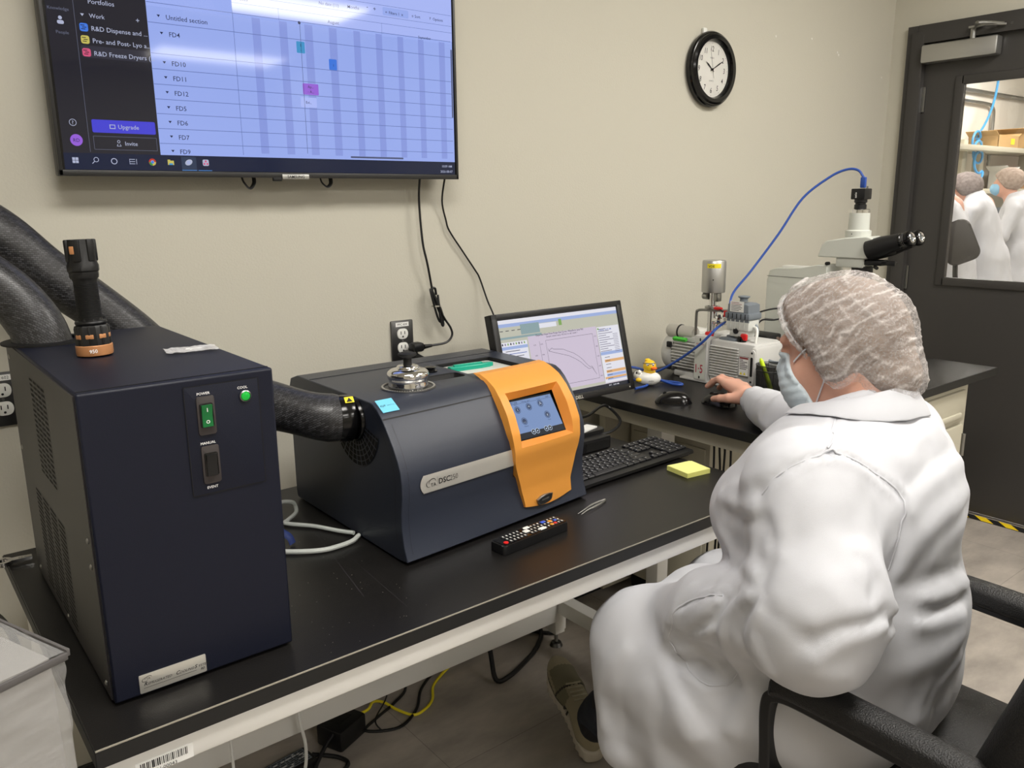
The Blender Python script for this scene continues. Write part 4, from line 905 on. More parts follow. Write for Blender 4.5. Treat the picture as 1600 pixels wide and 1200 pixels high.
b = MB(); FM = front(1.405, 1.5425, ZD+.002)
for i in range(22):
    for j in range(5):
        b.disc(.088+i*.0040+(j % 2)*.002, .006+j*.0052, .0016, 'vent_hole', FM, n=6, z=.0008)
        b.disc(.088+i*.0040+(j % 2)*.002, .006+j*.0052, .0024, 'steel', FM, n=6, z=.0006, r0=.0014)
b.disc(.012, .020, .005, 'dark_steel', FM, z=.0008, r0=.0038); b.rect(.03, .010, .043, .014, 'vent_hole', FM, z=.0008); b.rect(.048, .010, .061, .014, 'vent_hole', FM, z=.0008); b.disc(.07, .012, .002, 'steel', FM, z=.0008, n=10); b.rect(.03, .02, .06, .0205, 'steel', FM, z=.0008)
b.build('front_grille', pc)
b = MB(); b.rbox((1.545, 1.605, .7698), (.075, .036, .0035), 'paper', tr(1.545, 1.605, 0) @ rz(.25) @ tr(-1.545, -1.605, 0), r=.002); tag(b.build('white_card'), 'small white card lying on the monitor base', 'card')
b = MB()
b.tube([(1.49, 1.70, .87), (1.52, 1.66, .80), (1.60, 1.66, .785), (1.70, 1.70, .79), (1.755, 1.72, .775), (1.745, 1.66, .745), (1.68, 1.64, .727), (1.60, 1.66, .728)], .0045, 'black_plastic')
tag(b.build('monitor_cable'), 'black cable curling out from behind the monitor stand', 'cable')
b = MB(); b.tube([(1.46, 1.70, .875), (1.47, 1.645, .83), (1.50, 1.61, .80), (1.54, 1.625, .775), (1.60, 1.655, .7455), (1.61, 1.70, .735)], .004, 'black_plastic')
tag(b.build('video_cable'), 'black cable hanging straight down from the back of the monitor', 'cable')

# ------------------------------------------------------------------ keyboard
kb = thing('keyboard', 'black full-size keyboard on the bench in front of the monitor', 'keyboard', (1.487, 1.418, ZD+.0032), .030, rot=(0.045, 0, .035))
b = MB(); b.rbox((0, 0, .0100), (.442, .150, .008), 'black_plastic', r=.006, bev=.003); b.build('base', kb, local=True)
b = MB(); mat('key_cap', (.10, .10, .105), .38); mat('legend', (.72, .72, .74), .5)
pit = .019; kx0 = -.213; rows_k = [(0.0545, [1, .35, 1, 1, 1, 1, .25, 1, 1, 1, 1, .25, 1, 1, 1, 1]), (.032, [1]*13+[2]), (.013, [1.5]+[1]*12+[1.5]), (-.006, [1.75]+[1]*11+[2.25]), (-.025, [2.25]+[1]*10+[2.75]), (-.044, [1.25, 1.25, 1.25, 6.25, 1.25, 1.25, 1.25, 1.25])]
def key(x, y, wd, lg=True, hh=.0165):
    b.box((x, y, .0165), (wd, hh-.001, .006), 'key_cap', bev=.0015, seg=1)
    if lg: b.box((x-wd*.12, y+.002, .0197), (.0030, .0032, .0003), 'legend')
for ri, (y, ks) in enumerate(rows_k):
    x = kx0
    for i, k in enumerate(ks):
        skip = ri == 0 and k < 1
        if not skip: key(x+k*pit/2, y, k*pit-.0025, k < 5)
        x += k*pit
x = kx0+15.35*pit
for y in (.032, .013): [key(x+(i+.5)*pit, y, .0165) for i in range(3)]
key(x+1.5*pit, -.025, .0165); [key(x+(i+.5)*pit, -.044, .0165) for i in range(3)]; [key(x+(i+.5)*pit, .0545, .0165) for i in range(3)]
x = kx0+18.65*pit
for y in (.032, .013, -.006, -.025): [key(x+(i+.5)*pit, y, .0165) for i in range(3)]
key(x+pit, -.044, .0355); key(x+2.5*pit, -.044, .0165); [key(x+3.5*pit, y, .0165) for y in (.032, .013, -.006, -.025, -.044)]
[key(x+(i+.5)*pit, .0545, .0165) for i in range(4)]
o = b.build('keys', kb, local=True); o['kind'] = 'stuff'
b = MB()
for x in (-.19, .19): b.box((x, .062, .004), (.03, .012, .008), 'black_matte', bev=.001); b.box((x, -.062, .0020), (.03, .012, .004), 'black_matte')
for ch in b.V: pass
fo = b.build('foot', kb, local=True)

# ------------------------------------------------------------------ small things on the bench
mat('note_yellow', (.93, .93, .58), .7)
nt_ = MB(); nt_.box((0, 0, .006), (.076, .076, .012), 'note_yellow', rot=rz(0))
for k in range(9): nt_.box((0, 0, .0012+k*.0012), (.0764, .0764, .00025), mat('note_edge%d' % k, (.88, .88, .52), .8).name if k == 0 else 'note_edge0')
nt_.add([(-.0375, -.0375, .0123), (.0375, -.038, .0126), (.038, .030, .0140), (-.037, .0375, .0128)], [[0, 1, 2, 3]], 'note_yellow')
o = nt_.build('sticky_notes', None, M=tr(1.588, 1.270, ZD+.0003) @ rz(-.14)); tag(o, 'pale yellow pad of sticky notes on the bench in front of the keyboard', 'notepad')
# tweezers
b = MB(); TM = tr(1.229, 1.2465, ZD+.004) @ rz(.24)
for sg in (1, -1):
    b.tube([(.052, .0008*sg, 0), (.03, .0045*sg, 0), (0, .0055*sg, .001), (-.03, .0035*sg, .001), (-.058, .0042*sg, -.001)], [.0022, .0028, .0028, .0018, .0007], 'steel', seg=8, flat=.45, M=TM)
tag(b.build('tweezers', smooth=50), 'steel tweezers lying on the bench in front of the orange panel', 'tweezers')
# remote
rm = thing('remote_control', 'black television remote with coloured buttons lying on the bench edge', 'remote control', (1.005, 1.201, ZD), .085)
b = MB(); b.rbox((0, 0, .0105), (.186, .044, .019), 'black_plastic', r=.008, bev=.004); b.rbox((0, 0, .0205), (.178, .038, .0012), 'black_gloss', r=.006); b.build('case', rm, local=True)
b = MB(); mat('btn_white', (.9, .9, .88), .5); mat('btn_dark', (.14, .14, .15), .45); mat('btn_blue', (.2, .35, .8), .4); mat('btn_orange', (.9, .6, .2), .4); mat('btn_red', (.85, .15, .15), .4)
b.disc(-.079, -.011, .0052, 'btn_red', z=.0225, n=20); b.lathe([(.0052, .0212), (.0052, .0222), (0, .0224)], 'btn_red', tr(-.079, -.011, 0), 20)
for i in range(16):
    for j in range(3):
        x = -.066+i*.0098; y = (j-1)*.0118
        if i in (5,) : continue
        m = 'btn_dark'; c2 = 'btn_white'
        sz = (.0072, .0085, .0016)
        b.box((x, y, .0217), sz, m, bev=.0006, seg=1); b.box((x, y, .0226), (.0028, .0042, .0004), c2)
for x, y, m, s in ((-.012, -.0, 'btn_white', (.014, .011)), (.022, -.0125, 'btn_white', (.016, .010)), (.0, .0125, 'btn_white', (.014, .009)), (.052, -.011, 'btn_orange', (.008, .007)), (.062, -.011, 'btn_red', (.007, .007)), (.046, .010, 'btn_blue', (.012, .008)), (.060, .003, 'btn_orange', (.009, .008)), (.072, .0, 'btn_blue', (.008, .006))):
    b.box((x, y, .0225), (*s, .0022), m, bev=.0007, seg=1)
b.text('SAMSUNG', .0055, 'btn_white', tr(.0835, -.012, .0213) @ rz(PI/2), 'L'); o = b.build('buttons', rm, local=True)
# combination wrench at the left end
b = MB(); WMx = tr(.150, 1.757, ZD+.004) @ rz(-.06)
b.lathe([(.0095, -.004), (.0165, -.004), (.0175, 0), (.0165, .004), (.0095, .004), (.0095, -.004)], 'chrome', WMx @ tr(-.004, 0, .004), 24)
b.prism([(.010, -.0085), (.020, -.0062), (.045, -.0062), (.045, .0062), (.020, .0062), (.010, .0085)], .001, .0075, 'chrome', WMx, .0012)
b.text('CR-V', .006, 'ink', WMx @ tr(.022, -.003, .0078), 'L')
tag(b.build('wrench'), 'chrome ring wrench lying at the left rear corner of the bench', 'wrench')

# ------------------------------------------------------------------ second bench (raised, at the right)
Z2 = .80
d2 = thing('side_bench', 'black-topped bench with pale cabinets holding the pump and microscope', 'bench', (2.45, 1.55, 0))
ex0, ex1, ey0, ey1 = 1.770, 3.140, 1.150, 1.950
b = MB(); b.box(((ex0+ex1)/2, (ey0+ey1)/2, Z2-.014), (ex1-ex0, ey1-ey0, .028), 'bench_black'); b.build('worktop', d2, bevel=.0015)
b = MB(); b.box((ex0-.0006, (ey0+ey1)/2, Z2-.0145), (.0012, ey1-ey0, .026), 'bench_edge'); b.box(((ex0+ex1)/2, ey0-.0006, Z2-.0145), (ex1-ex0, .0012, .026), 'bench_edge'); b.build('edge_band', d2)
b = MB(); b.box((ex0+.05, (ey0+ey1)/2, Z2-.053), (.035, ey1-ey0-.04, .045), 'beige_metal', bev=.002); b.build('left_beam', d2)
b = MB(); b.box(((ex0+2.33)/2, ey1-.04, Z2-.053), (2.33-ex0-.07, .035, .045), 'beige_metal', bev=.002); b.build('rear_beam', d2)
b = MB(); b.box((1.95, 1.675, .56), (.066, .062, .42), 'white_paint', bev=.004); b.box((1.95, 1.675, .18), (.052, .050, .36), 'white_paint', bev=.003); b.build('telescopic_leg', d2)
b = MB(); b.box((1.95, 1.24, .56), (.066, .062, .42), 'white_paint', bev=.004); b.box((1.95, 1.24, .18), (.052, .050, .36), 'white_paint', bev=.003); b.build('telescopic_leg', d2)
b = MB(); b.box((1.95, 1.45, .03), (.07, .62, .06), 'beige_metal', bev=.006); b.build('foot_beam', d2)
b = MB(); b.box((2.07, 1.91, .405), (.30, .03, .72), 'beige_metal', bev=.002); b.box((2.07, 1.8935, .405), (.002, .004, .70), 'dark_steel'); b.build('rear_panel', d2)
# right-hand cabinet below the top
kb0, kb1 = 2.36, 3.00
b = MB(); b.box(((kb0+kb1)/2, (1.185+1.93)/2, .415), (kb1-kb0, 1.93-1.185, .70), 'beige_metal', bev=.002); b.box((3.035, 1.30, Z2-.044), (.05, .06, .03), 'white_paint'); b.box((2.68, 1.55, .033), (.56, .68, .066), 'black_matte'); cb_ = b.build('cabinet_body', d2)
b = MB(); b.box(((kb0+kb1)/2, 1.178, .688), (.56, .014, .11), 'beige_metal', bev=.004); b.box(((kb0+kb1)/2, 1.174, .655), (.50, .02, .022), 'beige_metal', bev=.006); b.build('drawer', d2)
b = MB(); b.box(((kb0+kb1)/2, 1.178, .35), (.56, .016, .54), 'beige_metal', bev=.010); dd = b.build('cabinet_door', d2)
b = MB(); b.cyl((2.975, 1.172, .50), (2.975, 1.172, .58), .007, 'steel'); b.build('hinge', dd)
# beige cabinet standing under the bench, further back
cbx = thing('storage_cabinet', 'pale beige metal cabinet standing under the raised bench', 'cabinet', (2.18, 1.72, 0))
b = MB(); b.box((2.185, 1.715, .36), (.30, .34, .56), 'beige_metal', bev=.003); b.box((2.185, 1.715, .055), (.28, .32, .05), 'black_matte'); b.build('body', cbx)
b = MB(); b.box((2.033, 1.715, .36), (.006, .31, .52), 'beige_metal', bev=.002); b.build('side_panel', cbx)
b = MB()
for k, (x, y) in enumerate(((1.815, 1.372), (1.82, 1.352), (1.818, 1.342), (1.822, 1.322))): b.tube([(x, y, .79), (x+.01, y+.006*math.sin(k*2), .72), (x+.005, y-.005, .6), (x+.03, y+.02, .3), (x+.1, y+.05*k, .02)], .0032, 'black_plastic')
tag(b.build('hanging_cables'), 'bundle of thin black cables hanging under the raised bench', 'cables')

# ------------------------------------------------------------------ vacuum pump
pu = thing('vacuum_pump', 'light grey vacuum pump marked 1.5 with finned housing on the raised bench', 'vacuum pump', (2.24, 1.68, Z2))
PX = 2.16
b = MB(); b.box((PX+.085, 1.635, Z2+.005), (.19, .28, .008), 'cast_grey', bev=.003)
for x in (PX+.01, PX+.16):
    for y in (1.53, 1.75): b.cyl((x, y, Z2), (x, y, Z2+.003), .01, 'black_matte')
b.build('base_plate', pu)
# oil box with horizontal fins
b = MB(); b.box((PX+.078, 1.575, Z2+.081), (.150, .172, .138), 'cast_grey', bev=.008)
for k in range(12): b.box((PX-.0005, 1.602, Z2+.032+k*.0088), (.008, .110, .0040), 'cast_grey', bev=.0015, seg=1)
b.build('oil_box', pu)
b = MB(); b.box((PX+.070, 1.4835, Z2+.080), (.165, .022, .128), 'cast_grey', bev=.008); b.rbox((1.4835-.0, Z2+.085, 0), (.022, .10, .004), 'cast_grey', frame((PX-.014, 0, 0), (0, 1, 0), (0, 0, 1)), r=.01) if False else None
b.rbox((0, 0, 0), (.020, .115, .010), 'cast_grey', leftw(PX-.010, 1.486, Z2+.080), r=.0098, bev=.002)
b.rbox((0, .003, .0056), (.009, .062, .0004), 'vent_hole', leftw(PX-.010, 1.486, Z2+.080), r=.0044)
for dz in (.047, -.045): b.disc(0, dz, .0036, 'ink', leftw(PX-.0152, 1.486, Z2+.080), z=.0004, n=12)
b.build('end_cover', pu)
b = MB(); LL = leftw(PX-.0012, 1.522, Z2+.078); b.rect(-.0185, -.030, .0185, .032, 'paper', LL, z=.003); b.rect(-.0185, .024, .0185, .032, 'red', LL, z=.0033) if False else b.rect(-.016, .024, .016, .030, mat('dull_red', (.55, .25, .25), .6).name, LL, z=.0033)
for k in range(6): b.rect(-.015, .019-k*.0055, -.015+(.012, .028, .02, .03, .03, .025)[k], .0212-k*.0055, 'ink', LL, z=.0033)
for x in (-.009, .004): b.poly([(x-.005, -.026, .0033), (x+.005, -.026, .0033), (x, -.017, .0033)], 'yellow_label', LL); b.text('!', .006, 'ink', LL @ tr(x, -.0255, .0036), 'C')
for p, q in (((-.0185, -.03), (.0185, -.03)), ((.0185, -.03), (.0185, .032)), ((.0185, .032), (-.0185, .032)), ((-.0185, .032), (-.0185, -.03))): b.line(p, q, .0012, 'ink', LL, z=.0036)
b.build('data_label', pu)
b = MB(); b.box((PX+.07, 1.688, Z2+.082), (.165, .052, .152), 'cast_grey', bev=.005)
for dz in (.065, -.062): b.disc(0, dz, .0032, 'ink', leftw(PX-.0135, 1.688, Z2+.082), z=.0006, n=12)
b.build('centre_block', pu)
b = MB(); CM = leftw(PX-.0128, 1.688, Z2+.079); b.rect(-.022, -.066, .022, .070, 'instrument_white', CM, z=.0004); b.text('1·5', .040, 'red_ink', CM @ tr(-.001, -.045, .0012), 'C', .008, sx=.72); b.text('EDWARDS', .0065, 'red_ink', CM @ tr(0, .049, .0012), 'C', .01)
b.disc(0, .0655-.002, .003, 'ink', CM, z=.0012, n=10); b.disc(0, -.062, .003, 'ink', CM, z=.0012, n=10); b.build('nameplate', pu)
# motor: horizontal finned barrel along the wall direction
MO = frame((PX+.075, 1.712, Z2+.076), (0, 0, 1), (1, 0, 0)) ; MO = axis_m((PX+.075, 1.712, Z2+.076), (0, 1, 0))
b = MB(); b.lathe([(0, 0), (.066, 0), (.066, .115), (.060, .118), (0, .118)], 'cast_grey', MO, 48)
for k in range(9):
    z = Z2+.036+k*.0105; b.box((PX+.075-.072+.004*abs(k-4)*.6, 1.770, z), (.014, .105, .0040), 'cast_grey', bev=.0015, seg=1)
b.box((PX+.075, 1.77, Z2+.012), (.12, .10, .02), 'cast_grey', bev=.004)
b.build('motor', pu)
b = MB(); b.lathe([(0, .118), (.068, .118), (.072, .124), (.072, .150), (.064, .164), (.030, .170), (0, .170)], 'cast_grey', MO, 48); b.build('fan_cowl', pu)
b = MB(); b.box((PX+.006, 1.790, Z2+.132), (.012, .055, .009), mat('tag_green', (.30, .75, .25), .5).name, rot=ry(-.5)); b.box((PX-.001, 1.83, Z2+.11), (.01, .02, .02), 'ink', bev=.003); b.box((PX-.001, 1.83, Z2+.03), (.01, .02, .014), 'ink', bev=.003); b.build('motor_label', pu)
b = MB(); CP = axis_m((PX+.040, 1.752, Z2+.152), (0, 1, 0)); b.lathe([(0, 0), (.0205, 0), (.0225, .006), (.0225, .060), (0, .060)], mat('grey_cap', (.76, .75, .72), .45).name, CP, 32); b.lathe([(.0, .060), (.0215, .060), (.0215, .064), (.0240, .064), (.0245, .072), (.0240, .106), (.020, .113), (0, .114)], 'grey_cap', CP, 32); b.lathe([(.0225, .0585), (.0250, .0605), (.0250, .064), (.0225, .066)], 'ink', CP, 32)
b.box((PX+.04, 1.765, Z2+.132), (.04, .05, .02), 'cast_grey', bev=.006); b.build('capacitor', pu)
b = MB(); b.rbox((PX+.10, 1.80, Z2+.148), (.07, .10, .02), 'white_plastic', r=.02, bev=.004); b.build('switch_box', pu)
b = MB(); b.tube([(PX+.02, 1.735, Z2+.15), (PX+.02, 1.735, Z2+.225), (PX+.02, 1.728, Z2+.2345), (PX+.022, 1.718, Z2+.238), (PX+.03, 1.67, Z2+.2395), (PX+.05, 1.625, Z2+.240), (PX+.052, 1.615, Z2+.235), (PX+.052, 1.612, Z2+.225), (PX+.052, 1.612, Z2+.16)], .0048, 'steel', n=5); b.build('lifting_handle', pu)
b = MB()
b.cyl((PX+.05, 1.612, Z2+.150), (PX+.05, 1.612, Z2+.162), .016, 'slate'); b.box((PX+.04, 1.60, Z2+.152), (.05, .06, .012), 'slate', bev=.004)
b.lathe([(0, 0), (.012, 0), (.012, .004), (.006, .007), (0, .007)], 'slate', tr(PX+.03, 1.632, Z2+.15), 20); b.build('top_fitting', pu)
b = MB(); b.lathe([(0, 0), (.0145, 0), (.0145, .012), (.012, .014), (.012, .018), (0, .018)], 'black_gloss', tr(PX+.028, 1.557, Z2+.149), 24); b.build('oil_filler_cap', pu)
b = MB(); b.box((PX-.006, 1.605, Z2+.020), (.012, .03, .018), 'black_gloss', bev=.002); b.build('drain_plug', pu)
# inlet column with gauge
ga = thing('pressure_gauge', 'silver cylindrical vacuum gauge with yellow label standing on a steel tube', 'gauge', (PX+.045, 1.665, Z2+.158))
gx, gy = PX+.045, 1.690
b = MB(); b.cyl((gx, gy, Z2+.158), (gx, gy, Z2+.243), .0155, 'chrome'); b.lathe([(.0155, 0), (.022, .002), (.022, .007), (.0155, .009)], 'chrome', tr(gx, gy, Z2+.242), 28)
b.cyl((gx, gy, Z2+.25), (gx, gy, Z2+.268), .011, 'chrome'); b.cyl((gx, gy-.01, Z2+.205), (gx, gy-.055, Z2+.205), .013, 'chrome'); b.lathe([(.013, 0), (.022, .002), (.022, .008), (.013, .010)], 'chrome', axis_m((gx, gy-.028, Z2+.205), (0, -1, 0)), 28)
b.build('steel_tube', ga)
b = MB(); b.cyl((gx, gy, Z2+.266), (gx, gy, Z2+.300), .013, 'chrome'); b.box((gx-.002, gy-.020, Z2+.282), (.022, .018, .028), 'steel', bev=.003); b.cyl((gx-.01, gy+.012, Z2+.283), (gx-.01, gy+.030, Z2+.283), .011, 'steel'); b.build('valve_block', ga)
b = MB(); b.lathe([(0, 0), (.0375, 0), (.0385, .003), (.0385, .100), (.036, .104), (0, .105)], 'brushed', tr(gx, gy, Z2+.297), 56)
b.build('gauge_head', ga, smooth=50)
b = MB(); V = []
for i in range(9):
    a = math.radians(183+i*8.5); V += [(gx+.0389*math.cos(a), gy+.0389*math.sin(a), Z2+.378), (gx+.0389*math.cos(a), gy+.0389*math.sin(a), Z2+.392)]
b.add(V, [[2*i, 2*i+2, 2*i+3, 2*i+1] for i in range(8)], 'yellow_label')
a = math.radians(205); b.text('VDE', .0105, 'ink', frame((gx+.0398*math.cos(a), gy+.0398*math.sin(a), Z2+.3805), (-math.sin(a), math.cos(a), 0), (0, 0, 1)) , 'C', .01)
a = math.radians(215); b.disc(0, 0, .0022, 'ink', frame((gx+.0392*math.cos(a), gy+.0392*math.sin(a), Z2+.340), (-math.sin(a), math.cos(a), 0), (0, 0, 1)), n=10); b.build('gauge_label', ga)
b = MB()
for z, yy in ((Z2+.2465, gy-.024), ):
    b.lathe([(.017, 0), (.025, .001), (.025, .008), (.017, .009)], 'steel', tr(gx, gy, z-.004), 24); b.box((gx-.012, yy-.008, z), (.012, .030, .010), 'red', bev=.003)
b.tube([(gx-.015, gy-.035, Z2+.245), (gx-.018, gy-.050, Z2+.243), (gx-.018, gy-.055, Z2+.236)], .002, 'ink', n=4); b.box((gx-.012, gy-.062, Z2+.232), (.01, .01, .02), 'red', bev=.002)
b.box((gx-.026, gy-.012, Z2+.160), (.014, .030, .018), 'red', bev=.005); b.build('clamp', ga)
# mist filter
fi = thing('mist_filter', 'grey and translucent exhaust mist filter standing behind the pump knob', 'filter', (PX+.06, 1.555, Z2+.155))
mat('frosted', (.86, .87, .85), .3, alpha=.82)
b = MB(); FX, FY = PX+.050, 1.572
b.prism([(-.042, -.044), (-.039, .045), (-.025, .052), (.025, .052), (.039, .045), (.042, -.044)], -.030, .030, 'slate', frame((FX, FY, Z2+.272-.012), (0, -1, 0), (0, 0, 1)) @ tr(0, -.020, 0) @ Matrix.Diagonal((1, .62, 1, 1)), .003)
b.box((FX, FY, Z2+.232), (.068, .092, .020), 'slate', bev=.003)
for k in range(5): b.box((FX-.0345, FY-.032+k*.016, Z2+.232), (.003, .002, .016), 'ink')
b.lathe([(0, 0), (.013, 0), (.012, .008), (.019, .013), (.019, .016), (.006, .018), (0, .018)], 'slate', tr(FX, FY, Z2+.277), 24); b.build('hood', fi)
b = MB(); b.box((FX, FY, Z2+.204), (.058, .084, .038), 'frosted', bev=.004)
for k in range(4): b.box((FX-.0295, FY-.026+k*.017, Z2+.205), (.003, .003, .030), 'frosted')
b.box((FX, FY, Z2+.178), (.05, .066, .030), 'frosted', bev=.006); b.build('bowl', fi)
b = MB(); b.cyl((FX-.025, FY+.006, Z2+.183), (FX-.029, FY+.006, Z2+.183), .0095, 'ink'); b.cyl((FX-.005, FY, Z2+.150), (FX-.005, FY, Z2+.166), .014, 'dark_steel'); b.lathe([(.014, 0), (.021, .001), (.021, .007), (.014, .008)], 'dark_steel', tr(FX-.005, FY, Z2+.157), 20)
b.build('inlet_fitting', fi)
b = MB(); b.box((FX-.026, FY-.026, Z2+.166), (.012, .024, .022), 'red', bev=.005); b.build('clamp', fi)
b = MB(); FL = leftw(FX-.0315, FY+.002, Z2+.262); b.rect(-.026, -.017, .026, .017, 'paper', FL, z=.001)
for k in range(6): b.rect(-.022, .012-k*.005, -.022+(.030, .040, .036, .042, .038, .030)[k], .0136-k*.005, 'dull_red' if k < 2 else 'ink', FL, z=.0014)
b.build('filter_label', fi)
# exhaust hose and power brick
b = MB(); b.tube([(FX, FY-.035, Z2+.20), (FX-.005, FY-.058, Z2+.19), (FX-.02, FY-.067, Z2+.14), (FX-.01, FY-.085, Z2+.10), (FX, FY-.12, Z2+.085), (FX+.02, FY-.155, Z2+.09), (FX+.06, FY-.18, Z2+.12)], .0048, 'white_plastic', n=6); b.tube([(FX+.01, FY-.030, Z2+.21), (FX+.01, FY-.050, Z2+.19), (FX-.008, FY-.059, Z2+.14), (FX+.005, FY-.078, Z2+.108), (FX+.012, FY-.115, Z2+.093), (FX+.03, FY-.15, Z2+.10), (FX+.07, FY-.17, Z2+.13)], .0048, 'slate', n=6)
tag(b.build('drain_hose'), 'pale hose curving from the mist filter past the microscope stand', 'hose')
b = MB(); b.box((2.46, 1.665, Z2+.030+.075), (.085, .095, .062), 'black_matte', bev=.006)
for k in range(6): b.box((2.4165, 1.665, Z2+.085+k*.008), (.003, .085, .003), 'black_plastic')
b.box((2.4155, 1.632, Z2+.11), (.002, .022, .03), mat('amber_label', (.55, .48, .12), .5).name); b.box((2.46, 1.665, Z2+.037), (.07, .08, .074), 'black_matte', bev=.005)
tag(b.build('power_supply', bevel=0), 'black ribbed power supply box with yellow label behind the pump', 'power supply')
b = MB(); b.tube([(2.45, 1.70, Z2+.14), (2.46, 1.71, Z2+.19), (2.50, 1.67, Z2+.215), (2.55, 1.62, Z2+.22), (2.60, 1.60, Z2+.215)], .003, 'black_plastic'); b.tube([(2.44, 1.69, Z2+.14), (2.47, 1.68, Z2+.178), (2.50, 1.65, Z2+.18), (2.55, 1.61, Z2+.19), (2.60, 1.60, Z2+.18)], .003, 'black_plastic')
tag(b.build('supply_cable'), 'black cables arching from the power supply to the microscope stand', 'cable')

# ------------------------------------------------------------------ pen cup
cup = thing('pen_cup', 'black wire mesh pen cup on the raised bench behind the hand', 'pen holder', (2.15, 1.41, Z2))
mat('mesh_black', (.05, .05, .055), .5, alpha=.55)
CX, CY = 2.145, 1.415
b = MB(); b.lathe([(.040, .004), (.044, .100), (.0438, .100), (.0398, .004)], 'mesh_black', tr(CX, CY, Z2), 40); b.lathe([(0, 0), (.040, 0), (.040, .003), (0, .003)], 'black_plastic', tr(CX, CY, Z2), 40); b.build('mesh_wall', cup)
b = MB()
for z, r in ((.102, .0445), (.086, .0440), (.004, .041)): b.tube([(CX+r*math.cos(2*PI*k/24), CY+r*math.sin(2*PI*k/24), Z2+z) for k in range(24)], .0016, 'black_plastic', closed=True, n=1, seg=6)
for k in range(8): a = 2*PI*k/8; b.cyl((CX+.041*math.cos(a), CY+.041*math.sin(a), Z2+.004), (CX+.0445*math.cos(a), CY+.0445*math.sin(a), Z2+.10), .0011, 'black_plastic', seg=6)
b.build('wire_rim', cup)
b = MB(); mat('neon', (.78, .90, .12), .35); b.cyl((CX-.018, CY-.026, Z2+.006), (CX-.024, CY+.020, Z2+.115), .0075, 'neon', r1=.0065, seg=14); b.cyl((CX-.024, CY+.020, Z2+.115), (CX-.0245, CY+.0225, Z2+.122), .0055, 'neon', r1=.003, seg=12); tag(b.build('highlighter'), 'yellow-green highlighter standing in the mesh pen cup', 'highlighter')

# ------------------------------------------------------------------ microscope
mi_ = thing('microscope', 'white and black trinocular microscope at the right end of the raised bench', 'microscope', (2.72, 1.55, Z2))
AX, AY = 2.72, 1.485
b = MB(); prof_ = [(1.80, Z2+.02), (1.80, 1.10), (1.79, 1.135), (1.765, 1.145), (1.66, 1.152), (1.60, 1.165), (1.56, 1.165), (1.56, 1.10), (1.62, 1.08), (1.645, 1.02), (1.645, .90), (1.62, .855), (1.56, .84), (1.36, .84), (1.33, .83), (1.33, Z2+.004), (1.79, Z2+.004)]
b.prism([(y, z) for y, z in prof_], AX-.055, AX+.055, 'instrument_white', Matrix(((0, 0, 1, 0), (1, 0, 0, 0), (0, 1, 0, 0), (0, 0, 0, 1))), .006); arm_ = b.build('stand', mi_, smooth=40, bevel=.006)
b = MB(); b.box((AX-.0555, 1.722, .955), (.001, .155, .0015), 'dark_steel'); b.box((AX-.0555, 1.722, 1.115), (.001, .155, .0015), 'dark_steel'); b.rbox((AX-.02, 1.70, 1.1505), (.05, .10, .008), 'white_plastic', r=.01, bev=.002); b.box((AX-.056, 1.62, .862), (.002, .012, .012), 'ink'); b.build('panel_line', arm_)
b = MB(); b.box((AX, 1.49, 1.178), (.075, .10, .034), 'instrument_white', bev=.005); b.cyl((AX, 1.46, 1.13), (AX, 1.46, 1.165), .035, 'black_plastic'); b.cyl((AX-.045, 1.56, 1.172), (AX-.06, 1.56, 1.172), .006, 'black_plastic'); b.build('illuminator', mi_)
b = MB(); b.box((AX, 1.43, 1.180), (.055, .10, .018), 'black_plastic', bev=.004); b.box((AX-.01, 1.37, 1.181), (.03, .06, .010), 'black_matte', bev=.003); b.cyl((AX-.03, 1.40, 1.168), (AX-.045, 1.385, 1.165), .006, 'black_matte'); b.box((AX-.03, 1.345, 1.182), (.012, .03, .016), 'black_plastic', bev=.003); b.build('filter_slider', mi_)
# head: side profile in (y, z)
b = MB(); hp_ = [(1.605, 1.193), (1.592, 1.235), (1.575, 1.250), (1.505, 1.262), (1.430, 1.268), (1.408, 1.262), (1.405, 1.215), (1.425, 1.193)]
b.prism(hp_, AX-.046, AX+.046, 'instrument_white', Matrix(((0, 0, 1, 0), (1, 0, 0, 0), (0, 1, 0, 0), (0, 0, 0, 1))), .008); b.build('head', mi_, smooth=40, bevel=.005)
b = MB(); b.lathe([(0, 1.258), (.042, 1.258), (.042, 1.285), (.037, 1.287), (.0345, 1.289), (.0335, 1.335), (.033, 1.345), (0, 1.345)], 'instrument_white', tr(AX, AY, 0), 40); b.disc(0, 0, .002, 'ink', leftw(AX-.0425, AY, 1.275), z=.0, n=8); b.build('camera_tube', mi_)
b = MB(); b.lathe([(0, 1.345), (.032, 1.345), (.032, 1.356), (.028, 1.358), (0, 1.358)], 'chrome', tr(AX, AY, 0), 36); b.build('tube_ring', mi_)
b = MB(); b.lathe([(0, 1.357), (.020, 1.357), (.020, 1.372), (.017, 1.374), (.017, 1.378), (.021, 1.380), (.021, 1.390), (0, 1.390)], 'black_plastic', tr(AX, AY, 0), 32); b.build('c_mount', mi_)
b = MB(); b.box((AX, AY, 1.408), (.048, .050, .036), 'black_plastic', bev=.003); b.text('axio', .011, 'white_ink', frame((AX-.0246, AY+.003, 1.395), (0, 0, 1), (0, 1, 0)) , 'L', .015) ; b.cyl((AX+.01, AY-.015, 1.425), (AX+.01, AY-.015, 1.434), .0035, 'steel'); b.build('camera', mi_)
